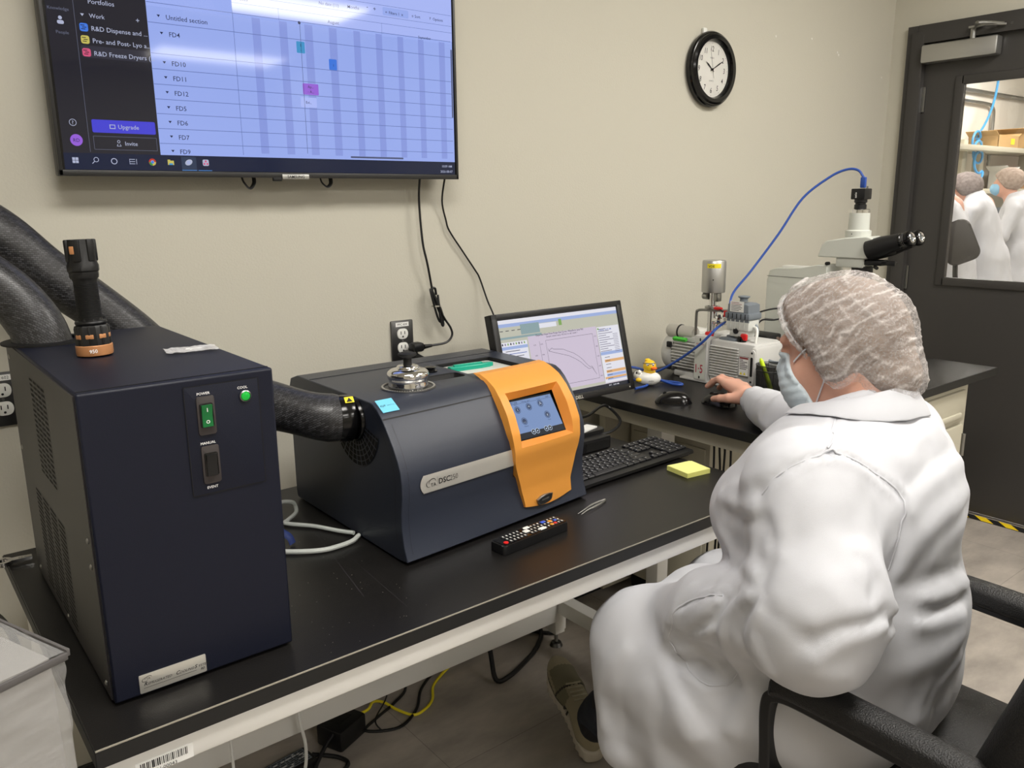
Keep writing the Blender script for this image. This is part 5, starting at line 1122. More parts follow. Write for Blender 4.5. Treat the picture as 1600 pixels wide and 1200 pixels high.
# binocular tube: black body sloping up towards the user
def bino(dx, first):
    p0 = Vector((AX+dx*.72, 1.425, 1.222)); d = Vector((dx*.0, -.93, .30)).normalized()
    M = axis_m(tuple(p0), d)
    b = MB(); b.lathe([(0, 0), (.034, 0), (.034, .05), (.0285, .085), (.0265, .11), (0, .11)], 'black_plastic', M, 36)
    b.build('eyepiece_tube', mi_)
    b = MB(); b.lathe([(0, .108), (.0255, .108), (.0255, .118), (.0235, .120), (.0235, .132), (.026, .134), (.026, .146), (.0235, .150), (.0165, .150), (.0155, .146), (0, .145)], 'black_gloss', M, 36)
    for z in (.122, .127): b.lathe([(.0236, z), (.0240, z+.0006), (.0236, z+.0012)], 'dark_steel', M, 36)
    e_ = b.build('eyepiece', mi_)
    b = MB(); b.lathe([(0, .1462), (.014, .1462), (.011, .1478), (0, .1485)], mat('lens', (.35, .38, .40), .05, .4, coat=1).name if 'lens' not in MATS else 'lens', M, 24); b.lathe([(.0142, .1475), (.0165, .1515), (.018, .1500)], 'chrome', M, 30); b.build('lens', e_)
bino(-.043, 1); bino(.043, 0)
b = MB(); M = frame((AX, 1.398, 1.226), (1, 0, 0), (0, .30, .93)); b.box((0, 0, .0), (.075, .060, .085), 'black_plastic', M, bev=.018, seg=4); b.build('prism_housing', mi_)
# stage, objective and objective turret (mostly behind the person)
b = MB(); b.lathe([(0, 0), (.03, 0), (.034, .02), (0, .022)], 'black_plastic', tr(AX, 1.46, 1.11), 28); b.lathe([(0, 0), (.010, 0), (.013, .03), (.013, .05), (0, .05)], 'brushed', tr(AX, 1.46, 1.06), 20); b.build('objective', mi_)
b = MB(); b.box((AX, 1.47, 1.02), (.20, .15, .016), 'black_matte', bev=.003); b.box((AX, 1.57, 1.0), (.06, .12, .05), 'instrument_white', bev=.005); b.build('stage', mi_)
for sx_ in (-1, 1): b = MB(); b.cyl((AX+sx_*.055, 1.66, .90), (AX+sx_*.085, 1.66, .90), .024, 'black_plastic'); b.build('focus_knob', mi_)
# blue usb cable
b = MB(); b.tube([(AX, AY-.004, 1.462), (AX-.002, AY+.018, 1.487), (AX-.012, AY+.055, 1.490), (AX-.04, AY+.10, 1.465), (AX-.10, AY+.16, 1.395), (AX-.17, AY+.20, 1.275), (AX-.27, AY+.235, 1.15), (AX-.37, AY+.235, 1.075), (2.24, 1.650, 1.015), (2.145, 1.63, .985), (2.115, 1.66, .940), (2.11, 1.73, .885), (2.10, 1.80, .838), (2.085, 1.845, .812), (2.02, 1.80, .806), (1.965, 1.755, .806), (1.90, 1.745, .807)], .0042, 'blue_cable', n=8)
cabl = b.build('usb_cable'); tag(cabl, 'long blue cable arching from the microscope camera down over the pump', 'cable')
b = MB(); b.box((AX, AY-.004, 1.446), (.013, .018, .036), 'blue_cable', bev=.003); b.build('plug', cabl)
b = MB(); b.tube([(1.86, 1.86, .83), (1.95, 1.84, .855), (2.00, 1.80, .845), (2.035, 1.76, .815), (2.045, 1.72, .806), (2.05, 1.695, .806), (2.065, 1.69, .806), (2.07, 1.72, .8065), (2.04, 1.80, .8065), (1.96, 1.86, .8065), (1.88, 1.90, .808)], .0042, 'blue_cable', n=8)
tag(b.build('network_cable'), 'blue cable looped on the raised bench beside the rubber duck', 'cable')

# ------------------------------------------------------------------ mice
def mouse(loc, rot, lab):
    t = thing('computer_mouse', lab, 'computer mouse', loc, rot, 'computer mice on the raised bench')
    b = MB(); NX, NY = 22, 14; V = []
    for i in range(NX+1):
        u = -1+2*i/NX
        for j in range(NY+1):
            v = -1+2*j/NY
            x = u*.055; wy = .031*(1-.10*u*u)*(max(0, 1-abs(u)**5))**.5
            wy = max(wy, .0001); y = v*wy
            h = (.0365-.010*(u+.20)**2)*(max(0, 1-abs(u)**3.0))**.5*(max(0, 1-abs(v)**2.6))**.5
            V.append((x, y, max(h, .003) if 0 < i < NX and 0 < j < NY else .003))
    k = NY+1; F = [[i*k+j, (i+1)*k+j, (i+1)*k+j+1, i*k+j+1] for i in range(NX) for j in range(NY)]
    b.add(V, F, 'black_gloss'); rimi = [j for j in range(k)]+[i*k+NY for i in range(1, NX+1)]+[NX*k+j for j in range(NY-1, -1, -1)]+[i*k for i in range(NX-1, 0, -1)]
    n_ = len(rimi); b.add([V[i] for i in rimi]+[(V[i][0], V[i][1], .0) for i in rimi], [[i, (i+1) % n_, n_+(i+1) % n_, n_+i] for i in range(n_)]+[[n_+i for i in range(n_)]], 'black_matte')
    b.build('shell', t, local=True, smooth=70)
    b = MB(); b.cyl((.026, -.003, .0275), (.026, .003, .0275), .0065, 'black_matte'); b.build('wheel', t, local=True)
    return t
mouse((1.868, 1.560, Z2), PI/2+.64, 'black computer mouse lying free between the duck and the hand')
mouse((1.953, 1.458, Z2), PI/2+.06, 'black computer mouse under the person\'s hand')

# ------------------------------------------------------------------ rubber duck
dk = thing('rubber_duck', 'small rubber duck with yellow head, glasses and white body beside the monitor', 'duck', (2.0, 1.79, Z2), 0)
mat('duck_yellow', (.95, .78, .15), .3); mat('duck_orange', (.93, .42, .12), .3); mat('duck_white', (.92, .92, .90), .25)
DM = tr(1.990, 1.772, Z2) @ rz(-.75)          # local +x to the right of the picture
b = MB(); b.ell((.0, .0, .024), (.042, .026, .024), 'duck_white', DM, 28, 16); b.ell((-.030, 0, .034), (.018, .016, .016), 'duck_white', DM); b.text('gwaber', .006, 'ink', DM @ frame((.0, -.0262, .018), (1, 0, 0), (0, 0, 1)), 'L'); b.build('body', dk, smooth=80)
b = MB(); b.ell((.004, 0, .064), (.0215, .0205, .0215), 'duck_yellow', DM, 26, 16); b.ell((-.002, .006, .083), (.010, .008, .006), 'duck_yellow', DM); b.ell((.004, .002, .046), (.020, .018, .012), 'duck_yellow', DM); b.build('head', dk, smooth=80)
b = MB(); b.ell((.016, -.017, .061), (.011, .010, .0045), 'duck_orange', DM, 18, 10); b.ell((.015, -.015, .056), (.008, .008, .003), 'duck_orange', DM, 16, 8); b.build('beak', dk, smooth=80)
b = MB()
for dx in (-.004, .013): b.ell((dx, -.0165, .0715), (.0048, .003, .0048), 'duck_white', DM, 12, 8); b.ell((dx+.001, -.0192, .0715), (.002, .0012, .002), 'ink', DM, 8, 6)
b.tube([(-.012, -.014, .0765), (.004, -.021, .077), (.020, -.013, .0765)], .0014, 'slate', M=DM); b.tube([(-.012, -.014, .0765), (-.018, 0, .074)], .001, 'slate', M=DM, n=2); b.build('glasses', dk)
b = MB(); b.ell((-.032, -.020, .022), (.010, .007, .007), 'duck_yellow', DM, 12, 8); b.ell((-.036, -.008, .040), (.006, .005, .009), 'ink', DM, 10, 8); b.ell((-.030, -.012, .046), (.007, .006, .008), 'duck_white', DM, 10, 8); b.build('wing', dk, smooth=80)
# ------------------------------------------------------------------ implicit surfaces for the people
def cap_(p, a, b, ra, rb):
    a = np.array(a, float); b = np.array(b, float); ab = b-a
    t = np.clip((p-a) @ ab/(ab @ ab), 0, 1); return np.linalg.norm(p-(a+t[:, None]*ab), axis=1)-(ra+(rb-ra)*t)
def ell_(p, c, r, R=None):
    q = p-np.array(c, float)
    if R is not None: q = q @ R
    r = np.array(r, float); k0 = np.linalg.norm(q/r, axis=1); k1 = np.linalg.norm(q/(r*r), axis=1)+1e-9
    return k0*(k0-1)/k1
def smin(a, b, k):
    h = np.clip(.5+.5*(b-a)/k, 0, 1); return b*(1-h)+a*h-k*h*(1-h)
def smax(a, b, k): return -smin(-a, -b, k)
def plane_(p, o, n):
    n = np.array(n, float); n /= np.linalg.norm(n); return (p-np.array(o, float)) @ n
def poly_d(p, pts):
    d = None
    for a, b in zip(pts, pts[1:]):
        e = cap_(p, a, b, 0, 0); d = e if d is None else np.minimum(d, e)
    return d
def nets(f, lo, hi, h, project=3):
    lo = np.array(lo, float); hi = np.array(hi, float); n = np.ceil((hi-lo)/h).astype(int)+1
    ax = [lo[i]+h*np.arange(n[i]) for i in range(3)]
    g = np.empty(n, np.float32)
    for i in range(n[0]):
        Y, Z = np.meshgrid(ax[1], ax[2], indexing='ij'); p = np.stack([np.full(Y.size, ax[0][i]), Y.ravel(), Z.ravel()], 1)
        g[i] = f(p).reshape(n[1], n[2])
    s_ = g < 0
    c8 = [s_[a:n[0]-1+a, b_:n[1]-1+b_, c:n[2]-1+c] for a in (0, 1) for b_ in (0, 1) for c in (0, 1)]
    cnt = sum(c.astype(int) for c in c8); act = (cnt > 0) & (cnt < 8)
    idx = -np.ones(act.shape, int); idx[act] = np.arange(act.sum()); I, J, K = np.nonzero(act)
    acc = np.zeros((len(I), 3)); w = np.zeros(len(I))
    for ax_i in range(3):
        for u in (0, 1):
            for v in (0, 1):
                o0 = [0, 0, 0]; oth = [k for k in range(3) if k != ax_i]; o0[oth[0]] = u; o0[oth[1]] = v; o1 = list(o0); o1[ax_i] = 1
                ga = g[I+o0[0], J+o0[1], K+o0[2]]; gb = g[I+o1[0], J+o1[1], K+o1[2]]; m = (ga < 0) != (gb < 0)
                t = np.where(m, ga/(ga-gb+1e-20), 0); q = np.zeros((len(I), 3)); q[:] = o0; q[:, ax_i] += t
                acc[m] += q[m]; w[m] += 1
    V = lo+h*(np.stack([I, J, K], 1)+acc/w[:, None])
    Q = []
    for ax_i in range(3):
        sl0 = [slice(None)]*3; sl1 = [slice(None)]*3; sl0[ax_i] = slice(0, -1); sl1[ax_i] = slice(1, None)
        a = s_[tuple(sl0)]; b_ = s_[tuple(sl1)]; X = np.nonzero(a != b_); X = np.array(X).T
        oth = [k for k in range(3) if k != ax_i]
        ok = (X[:, oth[0]] > 0) & (X[:, oth[1]] > 0) & (X[:, oth[0]] < n[oth[0]]-1) & (X[:, oth[1]] < n[oth[1]]-1); X = X[ok]
        def at(du, dv):
            Y = X.copy(); Y[:, oth[0]] -= du; Y[:, oth[1]] -= dv; return idx[Y[:, 0], Y[:, 1], Y[:, 2]]
        q = np.stack([at(1, 1), at(0, 1), at(0, 0), at(1, 0)], 1)
        fl = a[X[:, 0], X[:, 1], X[:, 2]]
        if ax_i == 1: fl = ~fl
        q[~fl] = q[~fl][:, ::-1]; Q.append(q)
    Q = np.concatenate(Q); Q = Q[(Q >= 0).all(1)]
    e = h*.25
    for _ in range(project):
        d = f(V); gr = np.stack([f(V+np.eye(3)[k]*e)-f(V-np.eye(3)[k]*e) for k in range(3)], 1)/(2*e); gn = (gr**2).sum(1)+1e-6
        V = V-gr*np.clip(d/gn, -h, h)[:, None]*.8
    fn_ = np.cross(V[Q[:, 2]]-V[Q[:, 0]], V[Q[:, 3]]-V[Q[:, 1]]); cq = V[Q].mean(1); fn_ /= np.linalg.norm(fn_, axis=1)[:, None]+1e-12
    bad = f(cq+fn_*h*.5) < f(cq-fn_*h*.5); Q[bad] = Q[bad][:, ::-1]
    return V, Q
def npmesh(name, parts, mats_, parent=None, mfun=None):
    V = np.concatenate([p[0] for p in parts]); off = 0; Q = []
    for v, q in parts: Q.append(q+off); off += len(v)
    Q = np.concatenate(Q); me = bpy.data.meshes.new(name)
    if parent is not None:
        T = np.array(wmat(parent).inverted()); V = V @ T[:3, :3].T+T[:3, 3]
    me.vertices.add(len(V)); me.vertices.foreach_set('co', V.astype(np.float32).ravel())
    me.loops.add(len(Q)*4); me.loops.foreach_set('vertex_index', Q.ravel().astype(np.int32))
    me.polygons.add(len(Q)); me.polygons.foreach_set('loop_start', np.arange(0, len(Q)*4, 4, dtype=np.int32)); me.polygons.foreach_set('loop_total', np.full(len(Q), 4, np.int32))
    for m in mats_: me.materials.append(MATS[m])
    me.polygons.foreach_set('use_smooth', np.ones(len(Q), bool)); me.update(calc_edges=True); me.validate()
    if mfun is not None:
        cen = V[Q].mean(1); me.polygons.foreach_set('material_index', mfun(cen).astype(np.int32))
    o = bpy.data.objects.new(name, me); C.objects.link(o)
    if parent is not None: o.parent = parent
    return o
def vnoise(p, s, seed=0):
    # smooth value noise, vectorised
    q = p/np.array(s, float)+seed*17.3; i = np.floor(q).astype(np.int64); f = q-i; f = f*f*(3-2*f)
    def hsh(a, b_, c):
        n_ = (a*73856093) ^ (b_*19349663) ^ (c*83492791); n_ = (n_ & 0x7fffffff); n_ = (n_*1103515245+12345) & 0x7fffffff; return (n_/0x7fffffff)*2-1
    r_ = 0
    for a in (0, 1):
        for b_ in (0, 1):
            for c in (0, 1):
                w = (f[:, 0] if a else 1-f[:, 0])*(f[:, 1] if b_ else 1-f[:, 1])*(f[:, 2] if c else 1-f[:, 2]); r_ = r_+w*hsh(i[:, 0]+a, i[:, 1]+b_, i[:, 2]+c)
    return r_

# ------------------------------------------------------------------ the seated person
HF = np.array((-.08, .93, -.36)); HF /= np.linalg.norm(HF); HS = np.cross(HF, (0, 0, 1)); HS /= np.linalg.norm(HS); HU = np.cross(HS, HF)
HR = np.stack([HS, HF, HU], 1)          # columns: side, forward, up
HC = np.array((1.358, .760, 1.152))
def hp3(a, b_, c): return HC+a*HS+b_*HF+c*HU
def head_f(p):
    d = ell_(p, hp3(0, -.006, .010), (.074, .092, .088), HR)
    d = smin(d, ell_(p, hp3(0, .030, -.045), (.060, .068, .072), HR), .03)
    for sg in (-1, 1):
        d = smin(d, cap_(p, hp3(.052*sg, -.012, -.060), hp3(.020*sg, .070, -.100), .020, .020), .03)
        d = smin(d, ell_(p, hp3(.038*sg, .066, -.042), (.026, .022, .026), HR), .022)       # cheeks
        d = smax(d, -ell_(p, hp3(.032*sg, .103, .004), (.019, .012, .012), HR), .014)       # eye sockets
        d = smin(d, ell_(p, hp3(.032*sg, .087, .003), (.013, .010, .010), HR), .006)
        d = smin(d, cap_(p, hp3(.012*sg, .090, .026), hp3(.050*sg, .076, .024), .010, .008), .014)
        e = ell_(p, hp3(.076*sg, -.012, -.024), (.007, .018, .030), HR); d = smin(d, smax(e, -ell_(p, hp3(.084*sg, -.006, -.022), (.006, .009, .016), HR), .006), .006)
    d = smin(d, ell_(p, hp3(0, .078, -.106), (.024, .020, .018), HR), .02)
    d = smin(d, cap_(p, hp3(0, .088, .008), hp3(0, .112, -.030), .008, .013), .014)
    d = smin(d, ell_(p, hp3(.011, .102, -.036), (.010, .010, .008), HR), .008); d = smin(d, ell_(p, hp3(-.011, .102, -.036), (.010, .010, .008), HR), .008)
    d = smin(d, ell_(p, hp3(0, .093, -.062), (.024, .012, .007), HR), .008); d = smin(d, ell_(p, hp3(0, .092, -.074), (.021, .012, .008), HR), .006)
    d = smin(d, cap_(p, hp3(0, -.030, -.060), (1.352, .672, .99), .062, .070), .03)
    d = smin(d, cap_(p, hp3(0, .03, -.10), (1.345, .72, .99), .05, .055), .03)
    return d
def body_f(p):
    d = ell_(p, (1.32, .64, .92), (.20, .14, .14)); d = smin(d, ell_(p, (1.30, .60, .66), (.21, .19, .20)), .06)
    for a, b_, ra, rb in (((1.20, .60, .56), (1.17, .98, .54), .085, .062), ((1.42, .60, .56), (1.42, 1.0, .54), .085, .062), ((1.17, .98, .54), (1.285, 1.285, .12), .060, .042), ((1.42, 1.0, .54), (1.50, 1.22, .12), .060, .042), ((1.11, .66, .95), (1.05, .52, .76), .055, .045), ((1.05, .52, .76), (1.12, .84, .64), .045, .032), ((1.54, .71, .95), (1.70, 1.05, .875), .055, .042), ((1.70, 1.05, .875), (1.90, 1.305, .852), .042, .028)):
        d = smin(d, cap_(p, a, b_, ra, rb), .04)
    return d
W0 = (1.922, 1.330, .852)
def hand_f(p):
    d = cap_(p, (1.90, 1.300, .853), W0, .027, .024)
    M_ = [(1.944, 1.425, .868), (1.965, 1.428, .871), (1.985, 1.419, .866), (2.001, 1.405, .857)]
    for m, r_ in zip(M_, (.0145, .0145, .0140, .0130)): d = smin(d, cap_(p, (m[0]*.35+W0[0]*.65, m[1]*.35+W0[1]*.65, m[2]*.35+W0[2]*.65-.002), m, .020, r_), .012)
    fg = [[M_[0], (1.953, 1.463, .8765), (1.955, 1.485, .866), (1.956, 1.505, .848)], [M_[1], (1.974, 1.468, .878), (1.976, 1.492, .865), (1.976, 1.511, .846)], [M_[2], (1.996, 1.458, .868), (1.999, 1.479, .853), (1.998, 1.494, .838)], [M_[3], (2.012, 1.437, .853), (2.015, 1.454, .838), (2.014, 1.468, .825)]]
    for f_, s_ in zip(fg, (1, 1.02, .97, .86)):
        e = cap_(p, f_[0], f_[1], .0125*s_, .0100*s_); e = smin(e, cap_(p, f_[1], f_[2], .0100*s_, .0090*s_), .004); e = smin(e, cap_(p, f_[2], f_[3], .0090*s_, .0078*s_), .003)
        d = smin(d, e, .007)
    t = [(1.915, 1.352, .845), (1.898, 1.384, .842), (1.894, 1.412, .837), (1.902, 1.440, .829)]
    e = cap_(p, t[0], t[1], .019, .0135); e = smin(e, cap_(p, t[1], t[2], .0132, .0108), .006); e = smin(e, cap_(p, t[2], t[3], .0108, .0090), .004); d = smin(d, e, .012)
    return d
# coat ----------------------------------------------------------------------------
def coat_f(p):
    d = ell_(p, (1.290, .685, .70), (.240, .200, .200))
    d = smin(d, ell_(p, (1.300, .690, .88), (.240, .175, .155)), .05)
    d = smin(d, ell_(p, (1.325, .695, .965), (.215, .125, .085)), .05)
    d = smin(d, ell_(p, (1.240, .790, .845), (.120, .115, .105)), .04)        # front, left
    d = smin(d, ell_(p, (1.285, .665, .57), (.240, .165, .150)), .05)
    d = smin(d, cap_(p, (1.335, .690, .975), (1.345, .712, 1.045), .100, .074), .04)
    # lap and thighs under the skirt of the coat
    d = smin(d, cap_(p, (1.19, .66, .56), (1.15, 1.00, .535), .130, .100), .05)
    d = smin(d, cap_(p, (1.42, .66, .56), (1.42, 1.02, .535), .130, .100), .05)
    d = smin(d, cap_(p, (1.28, .70, .58), (1.28, .97, .56), .12, .10), .05)
    # skirt hanging at the front left of the knee and along the thigh
    d = smin(d, cap_(p, (1.135, 1.015, .52), (1.115, .995, .335), .100, .085), .04)
    d = smin(d, cap_(p, (1.12, .93, .50), (1.12, .86, .37), .10, .085), .05)
    d = smin(d, cap_(p, (1.12, .80, .50), (1.145, .74, .41), .11, .08), .05)
    # left arm
    a = cap_(p, (1.130, .670, .950), (1.052, .590, .815), .098, .090)
    a = smin(a, cap_(p, (1.052, .590, .815), (1.045, .590, .765), .090, .082), .04)
    a = smin(a, cap_(p, (1.045, .590, .775), (1.105, .810, .695), .086, .076), .045)
    d = smin(d, a, .022)
    d = smin(d, cap_(p, (1.115, .845, .655), (1.16, .945, .605), .078, .062), .022)
    # right arm
    b_ = cap_(p, (1.515, .715, .955), (1.690, 1.045, .880), .080, .064)
    b_ = smin(b_, cap_(p, (1.690, 1.045, .880), (1.845, 1.235, .857), .066, .050), .03)
    d = smin(d, b_, .03)
    d = smin(d, cap_(p, (1.84, 1.228, .857), (1.900, 1.302, .852), .043, .040), .008)
    return d
def ridge(p, pts, w, amp): return amp*np.exp(-(poly_d(p, pts)/w)**2)
FOLDS = [
    ([(1.386, 0.591, 1.02), (1.294, 0.578, 1.018), (1.235, 0.573, 1)], 0.014, 0.006),
    ([(1.413, 0.557, 0.962), (1.295, 0.54, 0.965), (1.229, 0.541, 0.949), (1.202, 0.537, 0.922)], 0.014, 0.007),
    ([(1.395, 0.565, 0.987), (1.29, 0.552, 0.985), (1.223, 0.551, 0.965)], 0.012, -0.006),
    ([(1.397, 0.535, 0.92), (1.28, 0.52, 0.916), (1.212, 0.526, 0.888), (1.188, 0.535, 0.839)], 0.016, 0.006),
    ([(1.377, 0.524, 0.895), (1.263, 0.516, 0.877), (1.218, 0.524, 0.839)], 0.014, -0.006),
    ([(1.195, 0.537, 0.915), (1.186, 0.536, 0.884), (1.171, 0.543, 0.837)], 0.012, -0.009),
    ([(1.267, 0.638, 1.05), (1.249, 0.6, 1.026), (1.245, 0.569, 0.999)], 0.018, 0.005),
    ([(1.243, 0.642, 1.045), (1.191, 0.631, 1.03), (1.12, 0.608, 1.026)], 0.014, 0.004),
    ([(1.31, 0.634, 1.062), (1.321, 0.602, 1.039), (1.315, 0.57, 1.011)], 0.018, -0.004),
    ([(1.376, 0.511, 0.771), (1.249, 0.506, 0.785), (1.071, 0.491, 0.83)], 0.012, 0.01),
    ([(1.341, 0.498, 0.758), (1.235, 0.502, 0.769), (1.068, 0.488, 0.815)], 0.01, -0.01),
    ([(1.322, 0.49, 0.736), (1.222, 0.499, 0.75), (1.078, 0.491, 0.791)], 0.012, 0.009),
    ([(1.383, 0.522, 0.794), (1.244, 0.516, 0.818), (1.191, 0.531, 0.815)], 0.012, -0.006),
    ([(1.308, 0.485, 0.707), (1.204, 0.498, 0.688), (1.135, 0.532, 0.679)], 0.02, 0.008),
    ([(1.309, 0.488, 0.663), (1.245, 0.493, 0.633), (1.211, 0.501, 0.59)], 0.02, 0.008),
    ([(1.323, 0.487, 0.684), (1.255, 0.49, 0.651), (1.23, 0.497, 0.605)], 0.012, -0.006),
    ([(1.273, 0.493, 0.599), (1.278, 0.5, 0.55)], 0.012, -0.006),
    ([(1.137, 0.532, 0.658), (0.997, 0.508, 0.747), (0.966, 0.535, 0.753)], 0.015, 0.005),
    ([(1.06, 0.535, 0.91), (1.07, 0.517, 0.886), (1.075, 0.502, 0.859), (1.07, 0.493, 0.841)], 0.012, 0.01),
    ([(1.059, 0.522, 0.894), (1.05, 0.507, 0.873), (1.031, 0.5, 0.856)], 0.01, -0.009),
    ([(1.06, 0.49, 0.832), (1.02, 0.493, 0.829), (0.981, 0.515, 0.825), (0.957, 0.543, 0.801)], 0.012, -0.012),
    ([(1.049, 0.486, 0.817), (1.001, 0.499, 0.815), (0.975, 0.518, 0.801), (0.962, 0.535, 0.775)], 0.012, 0.009),
    ([(1.024, 0.497, 0.846), (0.991, 0.513, 0.844), (0.964, 0.541, 0.835)], 0.015, 0.006),
    ([(0.952, 0.553, 0.802), (0.948, 0.58, 0.82), (0.95, 0.61, 0.824)], 0.016, -0.006),
    ([(0.98, 0.628, 0.882), (0.973, 0.636, 0.863), (0.961, 0.628, 0.842)], 0.01, -0.006),
    ([(0.988, 0.645, 0.883), (0.993, 0.62, 0.905), (1.006, 0.601, 0.921)], 0.014, -0.003),
    ([(0.959, 0.632, 0.834), (0.985, 0.679, 0.799), (0.995, 0.712, 0.757), (0.997, 0.717, 0.718), (1.038, 0.724, 0.657), (1.049, 0.701, 0.629)], 0.01, 0.012),
    ([(0.959, 0.637, 0.825), (0.968, 0.659, 0.789), (0.976, 0.673, 0.75), (0.981, 0.661, 0.719), (1.046, 0.681, 0.653)], 0.009, -0.011),
    ([(0.954, 0.627, 0.816), (0.956, 0.637, 0.783), (0.957, 0.63, 0.752), (0.963, 0.607, 0.722)], 0.011, 0.01),
    ([(1.006, 0.721, 0.775), (1.001, 0.734, 0.746), (1.004, 0.737, 0.707), (1.059, 0.753, 0.63), (1.05, 0.715, 0.616)], 0.008, -0.012),
    ([(1.011, 0.742, 0.765), (1.015, 0.778, 0.717), (1.031, 0.821, 0.671)], 0.011, 0.009),
    ([(1.001, 0.726, 0.76), (1.013, 0.77, 0.706), (1.037, 0.845, 0.642)], 0.009, -0.009),
    ([(1.049, 0.854, 0.61), (1.047, 0.8, 0.635), (1.059, 0.765, 0.619)], 0.011, 0.01),
    ([(1.041, 0.854, 0.63), (1.036, 0.799, 0.657), (1.028, 0.75, 0.666)], 0.008, -0.008),
    ([(1.046, 0.837, 0.59), (1.052, 0.79, 0.604), (1.052, 0.746, 0.608)], 0.008, -0.008),
    ([(1, 0.731, 0.722), (1.013, 0.764, 0.697), (1.037, 0.825, 0.645)], 0.01, 0.008),
    ([(1.011, 0.758, 0.743), (1.024, 0.805, 0.719), (1.032, 0.836, 0.693)], 0.012, 0.007),
    ([(1.042, 0.873, 0.645), (1.053, 0.891, 0.591), (1.032, 0.854, 0.563), (1.015, 0.808, 0.536), (1.011, 0.783, 0.493)], 0.02, 0.007),
    ([(1.039, 0.863, 0.65), (1.049, 0.859, 0.59), (1.026, 0.812, 0.563), (1.021, 0.761, 0.535)], 0.014, -0.006),
    ([(1.034, 0.961, 0.567), (1.024, 0.997, 0.522), (1.034, 1.026, 0.453), (1.032, 1.014, 0.38)], 0.018, 0.008),
    ([(1.052, 0.941, 0.593), (1.025, 0.944, 0.547), (1.022, 0.955, 0.468), (1.037, 0.959, 0.369)], 0.02, -0.006),
    ([(1.023, 0.89, 0.526), (1.022, 0.888, 0.466), (1.029, 0.877, 0.413)], 0.02, 0.006),
    ([(1.047, 0.737, 0.598), (1.033, 0.748, 0.565), (1.022, 0.75, 0.524)], 0.018, -0.008),
    ([(1.045, 0.678, 0.618), (1.04, 0.705, 0.568), (1.037, 0.713, 0.532)], 0.018, 0.008),
    ([(1.046, 0.818, 0.751), (1.039, 0.843, 0.716), (1.037, 0.859, 0.67)], 0.014, 0.008),
    ([(1.039, 0.773, 0.776), (1.039, 0.8, 0.757), (1.032, 0.824, 0.72)], 0.01, -0.007),
    ([(1.133, 0.834, 0.889), (1.086, 0.767, 0.901), (1.022, 0.683, 0.937)], 0.016, 0.009),
    ([(1.108, 0.803, 0.874), (1.067, 0.742, 0.892), (1.015, 0.673, 0.925)], 0.012, -0.008),
    ([(1.013, 0.669, 0.922), (1.002, 0.67, 0.882), (0.974, 0.638, 0.863)], 0.012, -0.009),
    ([(1.032, 0.69, 0.963), (1.018, 0.674, 0.936), (1, 0.645, 0.908)], 0.012, -0.009),
    ([(1.126, 0.808, 0.917), (1.047, 0.718, 0.973), (1.046, 0.68, 1.001)], 0.014, 0.005),
    ([(1.119, 0.82, 0.827), (1.096, 0.774, 0.805), (0.98, 0.653, 0.856)], 0.014, 0.007),
    ([(1.055, 0.696, 1.008), (1.065, 0.658, 1.023), (1.098, 0.639, 1.038)], 0.012, 0.004),
    ([(1.096, 0.79, 0.79), (1.001, 0.688, 0.825), (0.96, 0.633, 0.835)], 0.012, -0.005),
    ([(1.059, 0.751, 0.799), (0.972, 0.656, 0.827)], 0.012, 0.005),
    ([(1.09, 0.607, 1.014), (1.054, 0.599, 0.975), (1.012, 0.595, 0.925)], 0.02, 0.004),
    ([(1.145, 0.575, 0.977), (1.074, 0.558, 0.941), (1.021, 0.541, 0.901)], 0.02, -0.004),
    ([(1.174, 0.553, 0.933), (1.139, 0.548, 0.901), (1.043, 0.52, 0.889)], 0.016, 0.005),
    ([(1.041, 0.64, 0.987), (1.015, 0.633, 0.941), (0.987, 0.616, 0.897)], 0.016, 0.004),
    ([(1.672, 1.125, 0.868), (1.622, 1.073, 0.875)], 0.01, 0.006),
]
SEAMS = [
    [(1.03, 0.686, 0.96), (1.046, 0.657, 1), (1.087, 0.623, 1.025), (1.116, 0.605, 1.023), (1.173, 0.583, 0.989), (1.201, 0.552, 0.953), (1.191, 0.539, 0.916), (1.171, 0.543, 0.842)],
    [(1.098, 0.616, 1.026), (1.21, 0.675, 1.044), (1.272, 0.693, 1.071)],
    [(1.047, 0.866, 0.623), (1.048, 0.829, 0.596), (1.04, 0.78, 0.586), (1.048, 0.748, 0.599), (1.054, 0.729, 0.622)],
    [(1.041, 0.862, 0.633), (1.034, 0.838, 0.703), (1.024, 0.775, 0.756), (1.014, 0.734, 0.778)],
]
